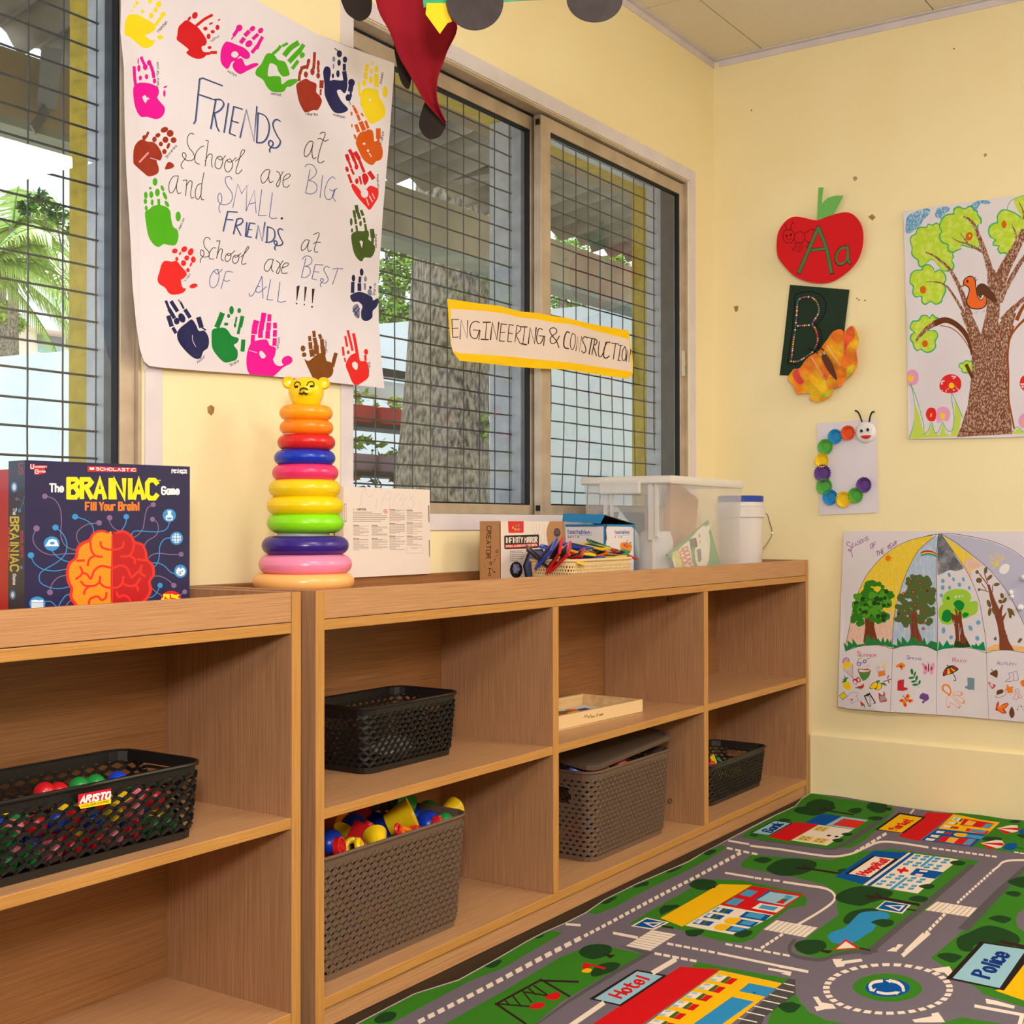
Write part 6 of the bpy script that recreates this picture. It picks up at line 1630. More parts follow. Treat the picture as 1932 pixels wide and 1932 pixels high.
pal('fly', (232, 120, 36), rough=.4, rgb2=(238, 190, 30), nscale=14, lo=.4, hi=.6, coord='Object'); pal('flyp', (230, 50, 80), rough=.4, rgb2=(236, 110, 40), nscale=16); pal('flyg', (130, 190, 50), rough=.4, rgb2=(230, 190, 40), nscale=12); pal('flyl', (240, 200, 190))
by = thing('paper_butterfly', 'orange marbled paper butterfly with a brown body over the corner of the dark green card', 'paper craft', at(1556, 690, 0, -.02))
A = artat((-.017, -.5, 1.5), *RW, ZA, [tuple(p) for p in catmull([Vector(p) for p in ((145, 1635), (190, 1570), (245, 1560), (280, 1500), (360, 1440), (425, 1390), (490, 1290), (560, 1238), (600, 1250), (608, 1300), (620, 1245), (690, 1210), (730, 1310), (715, 1400), (722, 1500), (690, 1600), (615, 1660), (590, 1710), (525, 1730), (500, 1790), (400, 1840), (330, 1815), (320, 1765), (230, 1770), (190, 1700))], True, 4)], 'fly')
A.draw('''b flyp 180,1600 230,1565 250,1620 280,1670 240,1690 200,1660
b flyp 625,1255 680,1220 700,1290 640,1380 600,1500 615,1350
b flyg 640,1560 690,1530 680,1590 630,1640
b flyg 430,1780 520,1725 480,1790 430,1800
b flyp 430,1620 500,1600 460,1660
l flyl 5 345,1470 455,1655
l flyl 5 470,1370 580,1540''')
o = A.sheet('wings', .0006, by, grid=.03, height=lambda a, b: .003+.01*sin((a+b)*40)**2); o.location = -by.location
A = artat((-.030, -.5, 1.5), *RW, ZA, [tuple(p) for p in catmull([Vector(p) for p in ((418, 1440), (455, 1445), (510, 1530), (545, 1655), (480, 1590), (425, 1490))], True, 4)], 'bk'); PAL['bk2'] = mat('fly_body', (92, 40, 22), .6); A.keys = ['bk2']; o = A.sheet('body', .001, by); o.location = -by.location
mb = MB(); f = lambda x, y, d: at(1455+x/4.39, 340+y/4.39, 0, -d)-by.location
mb.tube([f(*p, .03) for p in ((385, 1435), (370, 1405), (345, 1400), (310, 1392))], .0022, 6); mb.tube([f(*p, .03) for p in ((435, 1408), (410, 1390), (412, 1362), (392, 1355), (382, 1372), (400, 1385))], .0022, 6); mb.build('antennae', M_black, by, smooth=True)
for x, y in ((414, 1448), (437, 1437)):
    e = MB().ball(f(x, y, .031), .0035, n=12, sc=(.4, 1, 1)).build('eye', M_white, by, smooth=True); MB().ball(f(x, y+1, .0328), .0018, n=8, sc=(.4, 1, 1)).build('pupil', M_black, e)
# caterpillar letter C
cc = thing('letter_card', 'white card with a caterpillar letter C of bright cupcake cases', 'paper craft', at(1598, 880, 0, -.005)); ZC_ = (1400, 700, 2.76)
A = artat((-.004, -.6, 1.0), *RW, ZC_, [(389, 273), (698, 250), (712, 737), (403, 750)], 'paper'); o = A.sheet('card', .0006, cc); o.location = -cc.location
lc = {k: mat('case_'+k, c, .6) for k, c in dict(orange=(228, 84, 24), blue=(30, 140, 200), green=(84, 172, 64), yellow=(244, 204, 20), purple=(100, 60, 140)).items()}
for c, x, y, r in (('orange', 553, 322, 34), ('blue', 486, 341, 34), ('green', 436, 394, 36), ('yellow', 417, 465, 33), ('purple', 421, 532, 40), ('green', 430, 600, 38), ('blue', 461, 657, 36), ('yellow', 530, 668, 36), ('green', 592, 648, 36), ('purple', 636, 593, 36)):
    p = at(1400+x/2.76, 700+y/2.76, 0, -.012); s = r/2.76/FPX*(p-CAM).dot(FW)*1.12; n = 40; mb = MB(); vs = []
    for k, (fr, dp) in enumerate(((.02, .001), (.55, .001), (.62, .004), (1.0, .012))):
        for j in range(n): rr_ = s*fr*(1+(.07*(-1)**j if k == 3 else .04*(-1)**j if k == 2 else 0)); vs.append((-dp, -rr_*cos(2*pi*j/n), rr_*sin(2*pi*j/n)))
    mb.add(vs, [(k*n+j, k*n+(j+1) % n, (k+1)*n+(j+1) % n, (k+1)*n+j) for k in range(3) for j in range(n)]); q = mb.build('cupcake_case', lc[c], cc, fixn=False); q.location = Vector((-.0045, p.y, p.z))-cc.location
p = at(1400+643/2.76, 700+320/2.76, 0, -.01); s = 44/2.76/FPX*(p-CAM).dot(FW)*1.25; L = cc.location
hdm = MB().lathe([(.0001, .012), (s*.6, .011), (s*.9, .008), (s, .003), (s*.98, 0), (.0001, 0)], n=40, M=Matrix.Rotation(-pi/2, 4, 'Y')).build('head', mat('foam_white', (232, 226, 224), .3), cc, smooth=True); hdm.location = Vector((-.005, p.y, p.z))-L
for x, y in ((623, 312), (656, 306)):
    q = at(1400+x/2.76, 700+y/2.76, 0, -.017); e = MB().ball((0, 0, 0), .008, n=14, sc=(.35, 1, 1)).build('eye', M_white, hdm, smooth=True); e.location = q-L-hdm.location; g = MB().ball((0, 0, 0), .0052, n=12, sc=(.35, 1, 1)).build('pupil', M_black, hdm, smooth=True); g.location = q-L-hdm.location+Vector((-.0018, 0, 0))
mp = [at(1400+x/2.76, 700+y/2.76, 0, -.0185)-L for x, y in ((616, 338), (645, 334), (673, 335), (662, 350), (643, 354), (626, 350))]
MB().add(mp+[q+Vector((.002, 0, 0)) for q in mp], [tuple(range(6)), tuple(range(11, 5, -1))]+[(i, 6+i, 6+(i+1) % 6, (i+1) % 6) for i in range(6)]).build('mouth', TM['red'], cc)
mb = MB()
for P in (((588, 206), (602, 212), (614, 232), (625, 265)), ((690, 212), (678, 214), (668, 235), (662, 265))): mb.tube([at(1400+x/2.76, 700+y/2.76, 0, -.008)-L for x, y in catmull([Vector(q) for q in P], k=4)], .0026, 6)
mb.build('antennae', mat('pipe_cleaner', (36, 26, 22), .9), cc, smooth=True)
# ---------------------------------------------------------------- drawings on the right wall
for k, c in dict(lime=(186, 222, 40), lime2=(206, 226, 70), outl=(70, 178, 110), sky=(96, 168, 214), oran=(216, 100, 20), robin=(240, 108, 40), soot=(56, 48, 46), wing=(98, 58, 34), pink=(232, 160, 200), redf=(226, 40, 44), yel=(248, 208, 20), stem=(78, 176, 120), grass=(196, 214, 90), dbrown=(104, 54, 22), rust=(150, 74, 28)).items(): pal(k, c, rough=.7)
PAL['crayon'] = mat('crayon_brown', (122, 66, 36), .7, (206, 176, 158), 260, (1, 1, .55), .46, .66, detail=3); PAL['limew'] = mat('crayon_lime', (186, 220, 44), .7, (222, 228, 120), 60, lo=.45, hi=.75); PAL['skyw'] = mat('crayon_sky', (84, 158, 208), .7, (206, 214, 226), 190, lo=.48, hi=.66)
A = artat((-.006, -1.0, 1.6), (0, -1, 0), (0, 0, 1), (0, 0, 1), [(1704, 399), (1760, 391), (1850, 379), (1932, 368), (1985, 362), (1990, 600), (1994, 826), (1932, 824), (1830, 827), (1714, 828), (1712, 700), (1709, 560), (1706, 440)], 'paper')
A.draw('''
z 1690 360 7.983
b skyw 150,540 175,400 260,340 360,300 480,270 525,300 500,370 420,440 390,500 290,590 200,645 150,620
b skyw 605,330 640,270 740,245 815,260 815,310 750,350 700,420 640,420 600,380
b skyw 1140,220 1260,150 1400,155 1435,190 1360,210 1290,200 1220,290 1180,280
b outl 215,780 225,690 300,640 320,570 370,540 460,545 490,500 560,510 610,480 660,500 800,600 870,950 880,1000 850,1050 885,1110 870,1190 820,1215 700,1200 560,1040 450,1110 400,1160 340,1130 325,1050 260,1000 230,940 240,860
b limew 232,780 242,700 312,655 335,585 380,560 470,562 500,518 565,528 615,500 660,520 790,620 850,950 855,1000 835,1060 865,1115 845,1180 810,1190 700,1190 560,1030 450,1095 395,1130 355,1110 345,1040 275,985 248,930 258,855
b outl 660,560 665,490 720,390 800,350 870,340 880,270 960,235 1040,270 1110,230 1170,240 1190,290 1240,300 1250,360 1300,420 1300,500 1250,540 1260,870 1000,830 990,880 920,910 870,935 800,920 775,860 780,820 700,790 655,720 660,650 690,620
b limew 680,560 685,500 735,405 810,370 885,362 900,290 960,260 1040,290 1110,255 1150,262 1180,310 1220,320 1235,375 1278,430 1275,500 1225,550 1250,855 1000,810 980,865 915,890 870,912 812,900 795,860 800,810 715,770 678,715 685,655 710,620
b outl 210,1330 230,1240 300,1190 385,1180 420,1120 500,1105 570,1160 590,1210 660,1180 740,1240 765,1330 740,1410 765,1490 740,1570 715,1620 690,1690 600,1720 530,1680 450,1725 390,1680 380,1600 300,1610 250,1540 260,1450 215,1400
b limew 228,1330 246,1250 310,1206 395,1200 432,1140 500,1125 560,1175 590,1230 660,1200 722,1252 745,1330 722,1400 742,1490 720,1560 700,1605 672,1672 605,1700 530,1660 455,1700 410,1665 400,1585 310,1590 270,1530 280,1440 232,1390
b outl 1395,620 1410,540 1470,490 1530,470 1530,380 1600,290 1690,290 1800,330 1900,400 1932,450 1932,700 1800,950 1740,1005 1670,990 1650,950 1570,950 1530,880 1545,840 1470,830 1465,780 1490,740 1420,700
b limew 1415,620 1430,555 1480,508 1548,490 1550,390 1610,310 1690,308 1800,352 1890,420 1932,470 1932,680 1790,930 1740,985 1685,970 1662,925 1585,930 1552,875 1570,825 1490,815 1485,785 1520,745 1440,690
b limew 1785,150 1830,110 1932,85 2100,90 2100,420 1932,440 1860,330 1810,230
s outl 10 1685,290 1700,220 1750,150 1830,110 1932,75
b limew 2000,300 2200,280 2300,500 2200,700 2050,650
e oran 1110,690 52,66,20
e lime2 1118,680 14,20
e oran 1638,512 38,58
e oran 413,1492 48,60
w crayon 28 60 1040,400 1120,440 1200,540 1240,650
w crayon 60 110 1235,640 1300,800 1360,980 1400,1120 1440,1280 1480,1420
w crayon 10 46 850,712 960,770 1080,800 1200,860 1330,930
w crayon 6 30 975,630 1020,700 1080,780
w crayon 18 95 455,928 560,970 680,1060 800,1170 900,1330 980,1500 1040,1660 1090,1800 1150,1932
w crayon 10 56 465,1375 560,1370 680,1390 780,1450 880,1590 960,1720 1040,1850 1090,1932
w crayon 14 60 1750,500 1810,640 1840,780 1850,860
w crayon 90 230 1932,620 1870,760 1760,960 1640,1180 1560,1380 1500,1560
w crayon 60 80 1960,980 1850,1130 1750,1300 1640,1500 1580,1650
p crayon 1380,1250 1480,1180 1560,1330 1590,1500 1560,1932 1350,1932 1390,1600
w crayon 50 110 1960,1600 1830,1720 1730,1820 1640,1932
w rust 40 60 1990,1650 1900,1780 1830,1932
w crayon 6 40 1850,150 1920,300 1940,420
b soot 1010,1400 1030,1330 1090,1285 1150,1282 1200,1330 1210,1400 1215,1480 1240,1590 1290,1640 1350,1560 1380,1620 1365,1730 1280,1785 1150,1780 1080,1730 1060,1660 1090,1550 1100,1480 1050,1430
b robin 1028,1395 1045,1335 1095,1300 1150,1298 1185,1340 1195,1400 1205,1490 1230,1600 1290,1655 1345,1580 1365,1620 1350,1720 1275,1770 1155,1765 1095,1715 1078,1660 1105,1550 1115,1470 1065,1420
p rust 970,1455 1030,1395 1050,1430
b wing 1210,1500 1230,1430 1290,1400 1370,1430 1440,1510 1490,1580 1530,1680 1460,1670 1380,1620 1310,1570 1280,1620 1240,1580
s soot 9 1215,1500 1235,1430 1300,1400 1380,1440 1490,1580
l soot 8 1190,1340 1205,1295
l soot 8 1205,1360 1230,1330
e soot 1080,1362 18,24
s soot 4 1180,1850 1230,1820 1225,1860
s soot 4 1300,1840 1330,1805 1345,1830
z 1690 590 7.727
b outl 210,210 250,120 330,110 380,40 460,35 495,70 540,20 590,60 640,80 640,140 500,250 590,260 630,340 590,430 600,500 540,570 450,590 370,545 320,565 270,520 250,450 215,400 225,320 270,290 230,260
b limew 230,210 262,140 345,130 395,60 455,55 500,90 540,45 575,80 600,110 520,200 450,260 580,280 610,340 570,420 580,490 530,550 450,570 375,525 325,545 285,505 270,440 235,395 245,330 295,295 250,255
e oran 435,455 44,50
w crayon 24 90 305,415 370,330 480,220 620,140
w dbrown 90 60 600,150 720,110 850,150 980,260 1080,420 1130,600
s rust 12 660,190 800,220 920,300 1020,420 1090,540
p crayon 950,0 1105,0 1250,320 1320,0 1500,0 1500,170 1640,0 1760,0 1700,220 1690,330 1640,520 1630,640 1640,900 1640,1100 1660,1400 1700,1700 1700,1770 1300,1790 890,1815 960,1640 1050,1350 1085,1100 1110,900 1115,620 1130,560 1060,300
p paper 1110,30 1250,300 1310,20
s rust 26 1720,200 1660,420 1640,640 1650,900 1650,1250 1690,1500 1725,1680
w rust 40 20 1900,80 1780,200 1700,310 1660,420
w dbrown 16 10 950,1730 1200,1745 1500,1720 1680,1700
s dbrown 8 1380,1000 1390,1200 1380,1280
s rust 10 1000,1780 1300,1760 1650,1720
b outl 920,790 940,740 1000,720 1030,690 1080,705 1115,710 1120,880 1060,885 1010,890 960,860 965,830
b limew 935,790 950,752 1005,738 1035,708 1080,722 1110,728 1110,860 1060,868 1010,872 975,850 980,820
w dbrown 50 50 1040,770 1080,860 1120,940
b pink 150,1000 160,900 210,835 300,845 335,930 320,1020 260,1060 180,1070
e yel 222,960 38,50
s stem 10 212,1030 255,1180 275,1400 265,1620 200,1825
s stem 10 220,1040 300,1240 370,1480 410,1650 400,1780
p grass 270,1300 350,1500 380,1650 470,1790 530,1600 560,1740 640,1790 690,1600 730,1760 800,1790 860,1560 860,1260 960,1500 940,1650 890,1800 420,1825 200,1840 270,1650
s stem 10 400,1775 470,1730 520,1600 560,1720 600,1755 650,1680 680,1590 730,1690 790,1730 840,1680 850,1500 820,1300 810,1170
s stem 10 820,1170 900,1350 980,1530
b redf 640,1060 680,960 760,905 860,905 940,960 960,1050 930,1130 850,1170 740,1170 660,1130
d paper 700,1010 40,40 4 14
d paper 720,1120 50,30 4 12
d paper 880,1100 60,40 4 12
d paper 850,940 60,20 4 14
b yel 775,1075 790,1030 820,1020 855,1045 850,1090 810,1105
b redf 440,1500 455,1420 500,1385 570,1400 590,1480 570,1570 490,1580
b pink 590,1500 610,1400 690,1370 770,1400 795,1480 760,1580 680,1570 610,1610
e yel 685,1505 38,45
p yel 508,1470 530,1468 520,1520 502,1518
b redf 1815,1060 1830,960 1900,910 2000,950 2000,1130 1880,1140
d paper 1850,1040 20,60 4 16
b pink 1790,1570 1820,1500 1900,1470 2000,1600 1880,1680 1810,1650
e yel 1880,1600 26,34
p grass 1700,1770 1780,1680 1860,1740 1960,1700 1980,1760
s stem 9 1700,1740 1780,1660 1850,1730 1900,1690
''')
o = recenter(A.sheet('poster', .0004, grid=.04, height=lambda a, b: .006*sin(b*7+a*3)**2)); tag(o, 'crayon drawing of a brown tree with an orange bird, on the right wall', 'drawing')
# seasons poster
for k, c in dict(ln=(64, 50, 70), sy=(240, 206, 40), sb=(176, 198, 224), sg=(112, 116, 124), sv=(190, 188, 214), sp=(236, 188, 160), so=(240, 190, 120), tg1=(50, 130, 24), tg2=(86, 160, 40), tg3=(32, 74, 22), ol=(88, 106, 56), bark=(124, 62, 34), bark2=(134, 70, 46), gr=(34, 132, 66), gr2=(0, 146, 84), rain=(104, 172, 214), lm=(160, 208, 62), dgr=(0, 140, 56), leafb=(116, 92, 56), purp=(140, 62, 150), cr=(200, 40, 50), pv=(112, 74, 160), ora=(240, 130, 24), berry=(120, 20, 20), snow=(240, 238, 240), grey=(150, 150, 156), steel=(120, 148, 160), coco=(84, 140, 66), hat=(110, 66, 40)).items(): pal(k, c, rough=.7)
PAL['sy'] = mat('pencil_yellow', (240, 206, 40), .7, (238, 212, 140), 50, (1, 3, 1), .5, .75); PAL['sb'] = mat('pencil_blue', (170, 196, 226), .7, (216, 212, 224), 40, (1, 3, 1), .45, .7); PAL['sp'] = mat('pencil_peach', (236, 186, 156), .7, (228, 208, 206), 50, (1, 3, 1), .4, .7); PAL['sg'] = mat('wash_grey', (92, 96, 104), .7, (168, 170, 178), 26, lo=.4, hi=.7)
A = artat((-.006, -.8, .7), (0, -1, 0), (0, 0, 1), (0, 0, 1), [(1592.5, 1001.5), (1760, 1002), (1932, 1003), (2020, 1004), (2024, 1374), (1932, 1362), (1800, 1350), (1660, 1340), (1605, 1336), (1583.5, 1332), (1585, 1230), (1588, 1120)], 'paper')
